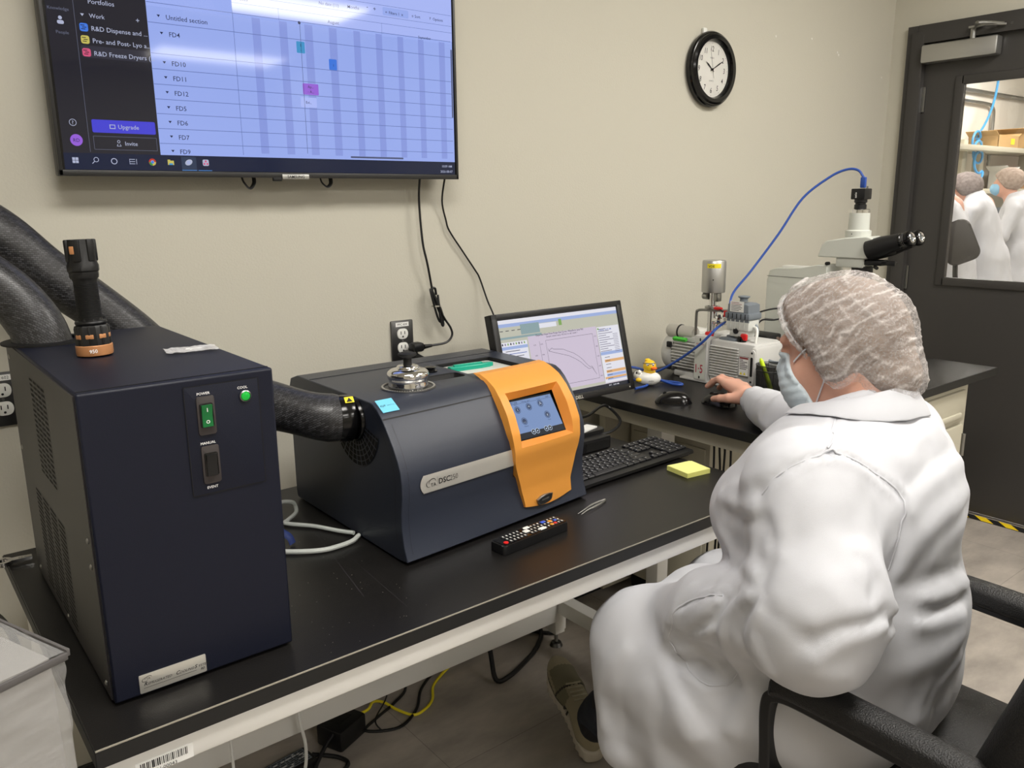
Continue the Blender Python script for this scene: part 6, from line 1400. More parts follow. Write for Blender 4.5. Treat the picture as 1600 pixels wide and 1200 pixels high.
def coat_full(p):
    d = coat_f(p); near = np.abs(d) < .05
    q = p[near]
    if len(q):
        t = np.zeros(len(q))
        for pts, w, amp in FOLDS: t += ridge(q, pts, w*1.05, amp*.8)
        for pts in SEAMS:
            e = poly_d(q, pts); t += -.0045*np.exp(-(e/.0045)**2)+.0020*np.exp(-((e-.011)/.006)**2)
        t += .0020*vnoise(q, (.06, .06, .11), 1)+.0012*vnoise(q, (.025, .03, .05), 2)+.0025*vnoise(q, (.11, .09, .05), 5)
        # cuff seam on the right sleeve
        t += -.004*np.exp(-(plane_(q, (1.852, 1.244, .857), (.62, .77, -.04))/.003)**2)*(np.linalg.norm(q-np.array((1.852, 1.244, .857)), axis=1) < .07)
        dd = d[near]-t*np.clip(1-np.abs(d[near])/.05, 0, 1)
        d[near] = dd
    # open ends: cut the neck, the hem and the cuff
    nk = plane_(p, (1.345, .712, 1.060), (0.10, .45, .85)); nk = np.where(np.hypot(p[:, 0]-1.345, p[:, 1]-.73) < .17, nk, -1.); d = smax(d, nk, .012)
    d = smax(d, -(p[:, 2]-.285), .01)
    d = np.maximum(d, np.where(p[:, 0] > 1.86, plane_(p, (1.898, 1.300, .852), (.62, .78, 0)), -1))
    return d
person = thing('person', 'seated person in a white lab coat and white hair net using the mouse', 'person', (1.31, .60, 0))
def body_all(p):
    return np.minimum(head_f(p), 1e9)
pb = [nets(lambda p: smax(smin(body_f(p), head_f(p), .02), np.where(p[:, 2] > .34, coat_f(p)+.016, -1.), .006), (.93, .36, .05), (1.91, 1.36, 1.02), .012, 2), nets(head_f, (1.25, .60, .98), (1.49, .90, 1.32), .0042, 3), nets(hand_f, (1.86, 1.27, .80), (2.05, 1.53, .91), .0024, 3)]
mat('sock', (.10, .10, .12), .8)
bodym = npmesh('body', pb, ['skin', 'sock'], person, mfun=lambda c: (c[:, 2] < .30).astype(int))
coat_o = npmesh('lab_coat', [nets(coat_full, (.86, .28, .26), (1.93, 1.34, 1.12), .0082, 2)], ['coat'], person)
# collar: a band that stands round the neck and falls outwards
def collar_pts():
    top = []; bot = []
    for k in range(41):
        a = math.radians(-215+250*k/40)      # opening towards the front
        cx, cy = 1.344, .715
        ux, uy = math.cos(a), math.sin(a)
        dn = .012*(1-uy)
        top.append(Vector((cx+.080*ux, cy+.074*uy-.006, 1.062-.030*uy))); e = abs(k-20)/20
        X_, Y_ = cx+(.124+.012*e)*ux, cy+(.108+.020*e)*uy-.008
        zs_ = np.linspace(1.12, .80, 161); g_ = coat_f(np.stack([np.full(161, X_), np.full(161, Y_), zs_], 1)); i_ = int(np.argmax(g_ < .007)) if (g_ < .007).any() else 60
        bot.append(Vector((X_, Y_, float(zs_[i_]))))
    return top, bot
top, bot = collar_pts(); b = MB(); V = []; n_ = len(top)
mid = [t*.5+q*.5+Vector((0, 0, .012)) for t, q in zip(top, bot)]
inn = [Vector((1.344+(t.x-1.344)*.93, .715+(t.y-.715)*.93, t.z-.05)) for t in top]
def off(L, d): return [v+Vector((0, 0, d)) for v in L]
rings_ = [inn, [v*.5+t*.5+Vector((0, 0, .012)) for v, t in zip(inn, top)], off(top, .003), mid, bot, off(bot, -.006), off(mid, -.007), off(top, -.006), off(inn, 0)]
for R_ in rings_: V += R_
F = []
for r_ in range(len(rings_)-1):
    for k in range(n_-1): F.append([r_*n_+k, r_*n_+k+1, (r_+1)*n_+k+1, (r_+1)*n_+k])
b.add(V, F, 'coat'); o = b.build('collar', coat_o if False else person, smooth=70)
md = o.modifiers.new('s', 'SUBSURF'); md.levels = 1; md.render_levels = 2
# raised stitched seams that follow the coat surface
def to_surface(pts_, fn, off_=0.0):
    q = np.array([tuple(v) for v in pts_], float)
    for _ in range(5):
        d_ = fn(q); g_ = np.stack([fn(q+np.eye(3)[k]*.002)-fn(q-np.eye(3)[k]*.002) for k in range(3)], 1)/.004; q = q-g_*((d_-off_)/((g_**2).sum(1)+1e-6))[:, None]*.8
    return [tuple(v) for v in q]
for pts in SEAMS:
    b = MB(); P = catmull(pts, 5); b.tube(to_surface(P, coat_full, .0008), .0017, 'coat', n=2, seg=6); b.build('stitched_seam', person, smooth=80)
# hair and bouffant cap
def cap_shape(p, infl=0.):
    d = ell_(p, hp3(0, -.010, .024), (.092+infl, .108+infl, .094+infl), HR)
    d = smin(d, ell_(p, hp3(.0, -.050, -.015), (.086+infl, .078+infl, .086+infl), HR), .04)
    d = smin(d, ell_(p, hp3(.0, -.072, -.088), (.066+infl, .054+infl, .050+infl), HR), .035)
    for sg in (-1, 1): d = smin(d, ell_(p, hp3(.074*sg, -.012, -.030), (.022+infl, .040+infl, .050+infl), HR), .02)
    d = smin(d, ell_(p, hp3(0, .046, .052), (.076+infl, .058+infl, .058+infl), HR), .04)
    return d
CN = np.array((0, 1.0, -.28))          # elastic plane in head frame (forward, down)
nrm = CN[1]*HF+CN[2]*HU; nrm /= np.linalg.norm(nrm); CO = hp3(0, .040, -.020)
def wr(p):
    q = (p-HC) @ HR; u = q[:, 1]; w = q[:, 2]; s_ = q[:, 0]
    warp = vnoise(p, (.05, .05, .05), 3)
    ph = (w*.88+u*.34)*2*np.pi/.0185+warp*4.5+s_*14+1.6*vnoise(p, (.018, .018, .018), 12)
    r_ = 1-np.abs(np.sin(ph*.5)); r_ = r_**2
    ph2 = (w*.45-u*.9)*2*np.pi/.035+vnoise(p, (.04, .04, .04), 8)*3.0
    r2 = (1-np.abs(np.sin(ph2*.5)))**4
    ph3 = (w*.8+u*.5)*2*np.pi/.0072+vnoise(p, (.02, .02, .02), 21)*6+vnoise(p, (.006, .006, .006), 22)*1.2
    r3 = (1-np.abs(np.sin(ph3*.5)))**2*np.clip(.45+.9*vnoise(p, (.02, .02, .012), 23), 0, 1)
    return .45*r3+r_*np.clip(.35+.8*vnoise(p, (.028, .028, .018), 6), 0, 1.1)+.35*r2*np.clip(.5+vnoise(p, (.03, .03, .03), 16), 0, 1)
def cap_full(p):
    d = cap_shape(p)
    near = np.abs(d) < .02; q = p[near]
    if len(q): d[near] -= .0030*wr(q)+.0035*vnoise(q, (.04, .04, .03), 4)+.0012*vnoise(q, (.010, .010, .006), 14)
    e = plane_(p, CO, nrm)
    pl = np.abs(np.sin(np.arctan2((p-HC) @ HS, (p-HC) @ (HU*.8+HF*.5))*26))
    d = d+.010*np.exp(-((e+.012)/.010)**2)*1.0-.0025*pl*np.exp(-((e+.010)/.014)**2)
    return smax(d, e, .006)
mat('hair', (.43, .34, .27), .6, bump=.8, bscale=90, var=.15, vscale=22, bstretch=(1, 1, 2.5))
hair = npmesh('hair', [nets(lambda p: smax(cap_shape(p, -.009), plane_(p, CO, nrm)+.006, .008), (1.20, .46, 1.0), (1.53, .93, 1.34), .006, 2)], ['hair'], person)
def cap_mat():
    m = bpy.data.materials.new('bouffant'); m.use_nodes = True; nt = m.node_tree; p = nt.nodes['Principled BSDF']; L = nt.links.new
    p.inputs['Base Color'].default_value = (.74, .70, .68, 1); p.inputs['Roughness'].default_value = .7
    at = nt.nodes.new('ShaderNodeAttribute'); at.attribute_name = 'ridge'
    tc = nt.nodes.new('ShaderNodeTexCoord')
    n = nt.nodes.new('ShaderNodeTexNoise'); n.inputs['Scale'].default_value = 260; n.inputs['Detail'].default_value = 4
    n2 = nt.nodes.new('ShaderNodeTexNoise'); n2.inputs['Scale'].default_value = 900; n2.inputs['Detail'].default_value = 2
    a1 = nt.nodes.new('ShaderNodeMath'); a1.operation = 'MULTIPLY_ADD'; a1.inputs[1].default_value = .60; a1.inputs[2].default_value = -.20
    a2 = nt.nodes.new('ShaderNodeMath'); a2.operation = 'MULTIPLY_ADD'; a2.inputs[1].default_value = .55
    a3 = nt.nodes.new('ShaderNodeMath'); a3.operation = 'MULTIPLY_ADD'; a3.inputs[1].default_value = .34; a3.use_clamp = True
    L(tc.outputs['Object'], n.inputs['Vector']); L(tc.outputs['Object'], n2.inputs['Vector']); L(at.outputs['Fac'], a1.inputs[0]); L(n.outputs['Fac'], a2.inputs[0]); L(a1.outputs[0], a2.inputs[2])
    L(n2.outputs['Fac'], a3.inputs[0]); L(a2.outputs[0], a3.inputs[2]); L(a3.outputs[0], p.inputs['Alpha'])
    bp_ = nt.nodes.new('ShaderNodeBump'); bp_.inputs['Strength'].default_value = .6; bp_.inputs['Distance'].default_value = .002; L(n.outputs['Fac'], bp_.inputs['Height']); L(bp_.outputs['Normal'], p.inputs['Normal'])
    MATS['bouffant'] = m
cap_mat()
cv, cq = nets(cap_full, (1.19, .45, .99), (1.54, .94, 1.36), .0030, 2)
capo = npmesh('hair_net', [(cv, cq)], ['bouffant'], person)
at = capo.data.attributes.new('ridge', 'FLOAT', 'POINT'); at.data.foreach_set('value', np.clip(wr(cv), 0, 1.2).astype(np.float32))
# elastic edge of the net
ring = []
ex = HS; ey = np.cross(nrm, ex); ey /= np.linalg.norm(ey)
for k in range(72):
    a = 2*PI*k/72; dirv = math.cos(a)*ex+math.sin(a)*ey; lo_, hi_ = .0, .25
    for _ in range(26):
        m_ = (lo_+hi_)/2; pt = (CO-.004*nrm+hp3(0, -.045, -.04)*0)+dirv*m_
        cen0 = CO-.006*nrm-.055*ey*np.sign(ey @ HF)*0
        if cap_shape((cen0+dirv*m_)[None])[0] < -.009: lo_ = m_
        else: hi_ = m_
    ring.append(tuple(cen0+dirv*lo_))
b = MB(); b.tube(ring, .0012, 'coat', closed=True, n=2, seg=6); b.build('elastic_band', person)
# face mask
mat('mask_blue', (.78, .83, .86), .8, bump=.2, bscale=900)
def mask_f(p):
    q = (p-HC) @ HR
    d = np.minimum(head_f(p), ell_(p, hp3(0, .072, -.062), (.062, .050, .062), HR))-.0045
    d = smin(d, cap_(p, hp3(0, .105, -.03), hp3(0, .10, -.09), .014, .016), .03)
    d -= .0016*np.abs(np.sin(q[:, 2]*2*np.pi/.030))*np.exp(-(q[:, 2]+.06)**2/.003)
    d = smax(d, -(q[:, 1]-.080-.30*q[:, 2]), .005); d = smax(d, q[:, 2]-.004-.25*(q[:, 1]-.09), .006); d = smax(d, -(q[:, 2]+.124), .006)
    return d
npmesh('face_mask', [nets(mask_f, (1.26, .74, 1.0), (1.46, .93, 1.22), .004, 2)], ['mask_blue'], person)
def on_head(a, c, y0=.0, infl=.003, fn=head_f):
    # walk outwards from the head axis along the left side
    pt0 = hp3(0, y0, c); lo_, hi_ = 0, .12
    for _ in range(24):
        m_ = (lo_+hi_)/2
        if fn((hp3(-m_, y0, c))[None])[0] < infl: lo_ = m_
        else: hi_ = m_
    return tuple(hp3(-lo_, y0, c))
def on_headR(c, y0, infl=.003):
    lo_, hi_ = 0, .12
    for _ in range(24):
        m_ = (lo_+hi_)/2
        if head_f((hp3(m_, y0, c))[None])[0] < infl: lo_ = m_
        else: hi_ = m_
    return tuple(hp3(lo_, y0, c))
b = MB()
for fn2 in (lambda c, y: on_head(0, c, y), on_headR):
    b.tube([fn2(-.018, .062), fn2(-.010, .048), fn2(-.002, .030), fn2(.006, .010)], .0019, 'coat', n=4, seg=6, flat=.6)
    b.build('mask_strap', person); b = MB(); b.tube([fn2(-.100, .044), fn2(-.084, .030), fn2(-.066, .014), fn2(-.046, -.004)], .0019, 'coat', n=4, seg=6, flat=.6); b.build('mask_strap', person); b = MB()

# eyes and brows (turned away from the view)
b = MB()
for sg in (-1, 1):
    b.ell(tuple(hp3(.032*sg, .0925, .002)), (.0095, .0095, .0095), 'white_plastic', seg=16, rings=10); b.ell(tuple(hp3(.032*sg, .099, .001)), (.0042, .0042, .0042), 'ink', seg=12, rings=8)
b.build('eye', person, smooth=80)
b = MB()
for sg in (-1, 1): b.tube([tuple(hp3(.014*sg, .1005, .026)), tuple(hp3(.030*sg, .0985, .031)), tuple(hp3(.050*sg, .0855, .026))], [.0022, .003, .0015], 'hair', n=4, seg=6)
b.build('eyebrow', person, smooth=80)
# pocket patch with stitched edge
# trousers
def leg_f(p):
    d = cap_(p, (1.17, .98, .53), (1.225, 1.10, .34), .072, .062); d = smin(d, cap_(p, (1.225, 1.10, .34), (1.300, 1.290, .125), .062, .056), .03)
    d = smin(d, cap_(p, (1.20, .62, .55), (1.17, .98, .53), .095, .078), .04)
    e = cap_(p, (1.42, 1.0, .53), (1.47, 1.12, .30), .078, .072); e = smin(e, cap_(p, (1.47, 1.12, .30), (1.50, 1.20, .13), .072, .070), .03); e = smin(e, cap_(p, (1.42, .62, .55), (1.42, 1.0, .53), .095, .078), .04)
    d = smin(d, e, .02); d -= .004*vnoise(p, (.05, .05, .03), 9)
    return smax(d, -(p[:, 2]-.088), .008)
npmesh('trousers', [nets(leg_f, (1.05, .5, .08), (1.62, 1.36, .66), .0095, 2)], ['jeans'], person)
# shoes
mat('shoe_tan', (.60, .565, .47), .7, bump=.4, bscale=300); mat('shoe_mesh', (.46, .44, .36), .8, bump=.6, bscale=500); mat('sole', (.74, .71, .66), .6); mat('carton_lace', (.68, .65, .56), .8); mat('shoe_dark', (.20, .19, .17), .7)
def shoe(heel, toe, sgn=1):
    heel = np.array(heel); toe = np.array(toe); ax_ = (toe-heel); L_ = np.linalg.norm(ax_); ax_ /= L_; sd = np.cross(ax_, (0, 0, 1)); sd /= np.linalg.norm(sd); upv = np.cross(sd, ax_); R_ = np.stack([ax_, sd, upv], 1)
    P_ = lambda a, b_, c: heel+a*ax_+b_*sd+c*upv
    def sole_f(p):
        q = (p-heel) @ R_; x = q[:, 0]/L_; wd = np.interp(x, [-.06, 0, .1, .3, .5, .72, .88, 1.0], [.018, .028, .034, .033, .036, .047, .042, .018]); cy = np.interp(x, [0, .4, .75, 1], [0, -.002*sgn, .004*sgn, -.004*sgn])
        d = np.abs(q[:, 1]-cy)-wd; d = smax(d, np.abs(q[:, 0]-L_*.5)-L_*.535, .02); th = np.interp(x, [0, .35, .7, 1], [.036, .028, .022, .026])
        lift = np.interp(x, [0, .75, 1.05], [0, 0, .018]); d = smax(d, q[:, 2]-th, .006); d = smax(d, lift-q[:, 2], .006); return d+.0012*np.sin(q[:, 0]*300)*(q[:, 2] < .018)
    def up_f(p):
        d = ell_(p, P_(L_*.76, .003*sgn, .030), (.085, .042, .036), R_); d = smin(d, cap_(p, P_(L_*.60, 0, .045), P_(L_*.22, 0, .072), .034, .034), .03); d = smin(d, ell_(p, P_(L_*.16, 0, .045), (.052, .034, .052), R_), .03)
        q = (p-heel) @ R_; d = smax(d, .018-q[:, 2], .004); d = smax(d, -ell_(p, P_(L_*.20, 0, .115), (.040, .026, .035), R_), .006); return d
    def mf(cen):
        q = (cen-heel) @ R_; x = q[:, 0]/L_; i = np.zeros(len(q)); z = q[:, 2]
        i[(x > .60) & (x < .86) & (z > .045)] = 1; i[(x > .45) & (x < .62) & (np.abs(q[:, 1]) > .025)] = 1
        e = np.abs(x-.60+.6*(z-.05)) < .012; i[e] = 2; i[np.abs(z-.030) < .003] = 2
        return i
    so = npmesh('shoe', [nets(up_f, tuple(np.minimum(heel, toe)-.09), tuple(np.maximum(heel, toe)+.13), .0045, 2)], ['shoe_tan', 'shoe_mesh', 'shoe_dark'], person, None)
    q_off = np.array(wmat(person).translation)
    cen = np.array([(np.array(p.center)+q_off) for p in so.data.polygons]); so.data.polygons.foreach_set('material_index', mf(cen).astype(np.int32))
    so['label'] = 'tan running shoe with pale sole'
    sol = npmesh('sole', [nets(sole_f, tuple(np.minimum(heel, toe)-.09), tuple(np.maximum(heel, toe)+.09), .0045, 2)], ['sole'], person); sol.parent = so
    def surf_pt(a, b_):
        lo_, hi_ = .02, .14
        for _ in range(22):
            m_ = (lo_+hi_)/2
            if up_f(P_(a, b_, m_)[None])[0] < .001: lo_ = m_
            else: hi_ = m_
        return P_(a, b_, lo_)
    b = MB()
    for k in range(5):
        a = L_*(.60-.055*k); b.tube([surf_pt(a, -.020), surf_pt(a-.006, 0), surf_pt(a, .020)], .0030, 'carton_lace', n=4, seg=6); b.tube([surf_pt(a, -.020), surf_pt(a-.018, .018)], .0030, 'carton_lace', n=3, seg=6)
    l_ = b.build('laces', None); l_.location = Vector(l_.location)-wmat(person).translation; l_.parent = so
    # letter on the outer side
    sdn = -sd
    lo_, hi_ = 0, .08
    for _ in range(22):
        m_ = (lo_+hi_)/2
        if up_f((P_(L_*.42, -m_, .052))[None])[0] < .0015: lo_ = m_
        else: hi_ = m_
    M = frame(tuple(P_(L_*.42, -lo_-.0005, .040)), -ax_ if False else ax_, upv*.85+sd*.5)
    b = MB(); b.text('N', .036, 'sole', M, 'C', .03, .2); b.text('N', .036, 'shoe_dark', M @ tr(.0015, -.001, -.0004), 'C', .06, .2); l_ = b.build('letter', None); l_.location = Vector(l_.location)-wmat(person).translation; l_.parent = so
shoe((1.290, 1.300, .010), (1.398, 1.560, .100), -1)
shoe((1.515, 1.235, .010), (1.545, 1.500, .012), 1)

# ------------------------------------------------------------------ office chair
ch = thing('office_chair', 'black leather office chair with padded loop armrests under the person', 'chair', (1.31, .60, 0))
b = MB(); b.box((1.315, .62, .435), (.52, .53, .10), 'leather', bev=.04, seg=5); b.build('seat', ch, smooth=60)
b = MB(); RM = tr(1.305, .385, .60) @ rx(.30); b.box((0, -.045, .22), (.52, .09, .62), 'leather', RM, bev=.04, seg=5); b.build('backrest', ch, smooth=60)
b = MB(); b.box((1.305, .33, .46), (.09, .10, .05), 'black_plastic', bev=.01); b.build('back_bracket', ch)
for sx_, nm in ((-1, 'left'), (1, 'right')):
    xa = 1.315+sx_*.268
    b = MB()
    pts = [(xa, .645, .655), (xa, .60, .664), (xa, .45, .662), (xa, .30, .655), (xa, .25, .650)]
    P = catmull(pts, 8); V = []; prof2 = [(-.030, -.012), (-.026, .012), (-.012, .021), (.012, .021), (.026, .012), (.030, -.012), (.018, -.022), (-.018, -.022)]
    for q in P: V += [(q.x+u, q.y, q.z+v) for u, v in prof2]
    n_ = 8; F = [[i*n_+k, i*n_+(k+1) % n_, (i+1)*n_+(k+1) % n_, (i+1)*n_+k] for i in range(len(P)-1) for k in range(n_)]+[list(range(n_))[::-1], [(len(P)-1)*n_+k for k in range(n_)]]
    b.add(V, F, 'leather'); ap = b.build('armrest', ch, smooth=60, bevel=.006)
    b = MB(); pts = [(xa, .30, .638), (xa, .48, .642), (xa, .60, .644), (xa, .640, .636), (xa, .652, .615), (xa, .650, .55), (xa, .640, .45), (xa, .60, .405), (xa, .50, .398), (xa-sx_*.03, .42, .400)]
    P = catmull(pts, 6); V = []
    for i, q in enumerate(P):
        t = (P[min(i+1, len(P)-1)]-P[max(i-1, 0)]).normalized(); nn = Vector((1, 0, 0)).cross(t).normalized()
        for u, v in ((-.020, -.010), (.020, -.010), (.020, .010), (-.020, .010)): V.append(q+Vector((u, 0, 0))+nn*v)
    F = [[i*4+k, i*4+(k+1) % 4, (i+1)*4+(k+1) % 4, (i+1)*4+k] for i in range(len(P)-1) for k in range(4)]+[[0, 1, 2, 3][::-1], [(len(P)-1)*4+k for k in range(4)]]
    b.add(V, F, 'black_plastic'); b.build('arm_loop', ch, smooth=50, bevel=.003)
b = MB(); b.cyl((1.31, .60, .12), (1.31, .60, .39), .028, 'black_plastic'); b.cyl((1.31, .60, .28), (1.31, .60, .39), .038, 'black_plastic'); b.box((1.31, .60, .385), (.2, .2, .03), 'black_plastic', bev=.006); b.build('gas_column', ch)
for k in range(5):
    a = 2*PI*k/5+2.2; ex_, ey_ = 1.31+.30*math.cos(a), .60+.30*math.sin(a)
    b = MB(); b.tube([(1.31, .60, .13), (1.31+.15*math.cos(a), .60+.15*math.sin(a), .115), (ex_, ey_, .078)], [.030, .024, .018], 'black_plastic', n=5, seg=10); lg_ = b.build('base_leg', ch)
    b = MB(); b.cyl((ex_-.02*math.sin(a)-.0, ey_+.02*math.cos(a), .028), (ex_+.02*math.sin(a), ey_-.02*math.cos(a), .028), .028, 'black_matte'); b.cyl((ex_, ey_, .028), (ex_, ey_, .08), .008, 'steel'); b.build('castor', lg_)
# ------------------------------------------------------------------ laboratory beyond the door
LX0, LX1, LY0, LY1, LH = XR+.125, 12.0, -.6, 4.05, 2.78
solid('floor_lab', ((LX0+LX1)/2, (LY0+LY1)/2, -.05), (LX1-LX0, LY1-LY0, .1), 'lab_floor', kind='structure').name = 'floor_lab'
solid('ceiling_lab', ((LX0+LX1)/2, (LY0+LY1)/2, LH+.25), (LX1-LX0, LY1-LY0, .1), 'ceiling_paint', kind='structure')
solid('wall_lab_back', ((LX0+LX1)/2, LY1+.05, 1.5), (LX1-LX0, .1, 3.0), 'lab_wall', kind='structure')
solid('wall_lab_right', (LX1+.05, (LY0+LY1)/2, 1.5), (.1, LY1-LY0, 3.0), 'lab_wall', kind='structure')
solid('wall_lab_front', ((LX0+LX1)/2, LY0-.05, 1.5), (LX1-LX0, .1, 3.0), 'lab_wall', kind='structure')
solid('wall_lab_left', (LX0-.03, (YW+.12+LY1)/2, 1.5), (.06, LY1-YW-.12, 3.0), 'lab_wall', kind='structure')
wy = LY1-.16
b = MB()
b.tube([(8.0, LY1-.04, 2.47), (9.6, LY1-.04, 2.47), (11.8, LY1-.04, 2.47)], .022, 'steel', n=1); b.tube([(9.05, LY1-.04, 2.36), (9.80, LY1-.04, 2.36), (9.95, LY1-.04, 2.33), (10.0, LY1-.04, 2.22), (10.0, LY1-.04, 1.72)], .018, 'steel', n=4)
b.tube([(8.98, LY1-.04, 2.40), (8.98, LY1-.04, 1.0)], .016, 'steel', n=1); b.box((9.02, LY1-.05, 2.45), (.17, .08, .15), 'steel', bev=.01)
tag(b.build('conduit'), 'grey metal conduit pipes and junction box on the lab wall behind the door glass', 'conduit')
rk = thing('storage_shelf', 'cream storage shelving along the lab wall seen through the door glass', 'shelf', (10.0, 3.85, .9))
for z, t in ((1.86, .05), (1.44, .05)):
    b = MB(); b.box((10.2, wy-.05, z), (3.6, .36, t), 'beige_metal', bev=.004); b.build('shelf_board', rk)
for x in (8.98, 9.40, 10.6, 11.6):
    b = MB(); b.box((x, wy-.02, 1.42), (.10, .08, 1.06), 'beige_metal', bev=.004); b.build('post', rk)
bn = thing('lab_bench', 'white lab bench crowded with instruments behind the door glass', 'bench', (9.7, 3.7, 0))
b = MB(); b.box((9.7, 3.68, .93), (4.4, .70, .04), 'white_plastic', bev=.004); b.build('worktop', bn); b = MB(); b.box((9.7, 3.78, .46), (4.2, .5, .90), 'beige_metal', bev=.004); b.build('cabinet_body', bn)
mat('cardboard', (.76, .62, .42), .8); mat('cardboard_dark', (.62, .46, .30), .8)
for x, z0_, s, m, lab in ((9.62, 1.885, (.50, .30, .12), 'cardboard', 'open brown cardboard tray on the upper lab shelf, left one'), (10.22, 1.885, (.34, .30, .17), 'cardboard', 'brown cardboard box with a yellow label on the upper lab shelf'), (10.70, 1.885, (.22, .26, .20), 'paper', 'white box at the right of the upper lab shelf'), (10.35, 1.465, (.40, .26, .16), 'cardboard_dark', 'dark brown box on the middle lab shelf'), (9.95, 1.465, (.18, .22, .20), 'paper', 'tall white box on the middle lab shelf'), (10.95, 1.465, (.18, .2, .22), 'red', 'red and white box on the middle lab shelf')):
    b = MB(); w_, d_, h_ = s; t_ = .006; y = wy-.06
    b.box((x, y, z0_+t_/2), (w_, d_, t_), m)
    for sx_ in (-1, 1): b.box((x+sx_*(w_/2-t_/2), y, z0_+h_/2), (t_, d_, h_), m); b.box((x, y+sx_*(d_/2-t_/2), z0_+h_/2), (w_, t_, h_), m)
    b.box((x-w_/2-.04, y, z0_+h_+.015), (.10, d_, .005), m, rot=ry(.5)); b.box((x+w_/2+.03, y, z0_+h_+.01), (.08, d_, .005), m, rot=ry(-.5))
    if 'yellow' in lab or 'left' in lab: b.box((x+.1, y-d_/2-.002, z0_+h_/2), (.09, .003, .06), 'yellow_label')
    tag(b.build('storage_box'), lab, 'box', 'boxes on the lab shelves')
for x, c, s in ((8.75, 'instrument_white', (.34, .30, .28)), (9.35, 'cast_grey', (.28, .28, .20)), (9.80, 'slate', (.24, .24, .32)), (10.3, 'instrument_white', (.36, .3, .24))):
    t = thing('lab_instrument', {8.75: 'white instrument on the lab bench beside the first worker', 9.35: 'light grey instrument on the lab bench between the workers', 9.80: 'dark grey instrument on the lab bench between the workers', 10.3: 'white instrument at the right of the lab bench'}[x], 'instrument', (x, 3.75, .95), 0, 'instruments on the lab bench')
    b = MB(); b.box((x, 3.75, .95+s[2]/2), s, c, bev=.02); b.build('housing', t); b = MB(); b.rbox((0, 0, 0), (s[0]*.6, s[2]*.35, .01), 'black_plastic', front(x, 3.75-s[1]/2-.002, .95+s[2]*.62), r=.01); b.build('display', t)
b = MB(); mat('air_hose', (.30, .62, .85), .35)
pts = [(9.71, 3.88, 2.72), (9.66, 3.88, 2.40), (9.52, 3.88, 2.16), (9.32, 3.88, 1.98)]
for k in range(30):
    a = 2*PI*k/10; cx = 9.22-.05*(k/10); cz = 1.98-.10*(k/10); pts.append((cx+.10*math.cos(a), 3.84-.012*k/3, cz+.085*math.sin(a)))
pts += [(9.12, 3.70, 1.60), (8.98, 3.68, 1.50)]
b.tube(pts, .012, 'air_hose', n=4, seg=6); tag(b.build('air_hose'), 'light blue coiled air hose hanging from the lab ceiling behind the door glass', 'hose')
b = MB(); pts = []
for k in range(26):
    a = 2*PI*k/9; pts.append((8.15+.10*math.cos(a)+.006*k, 3.36+.004*k, 1.16+.09*math.sin(a)-.004*k))
b.tube(pts, .012, 'air_hose', n=3, seg=6); tag(b.build('air_hose'), 'light blue coiled air hose between the two workers in the lab', 'hose')
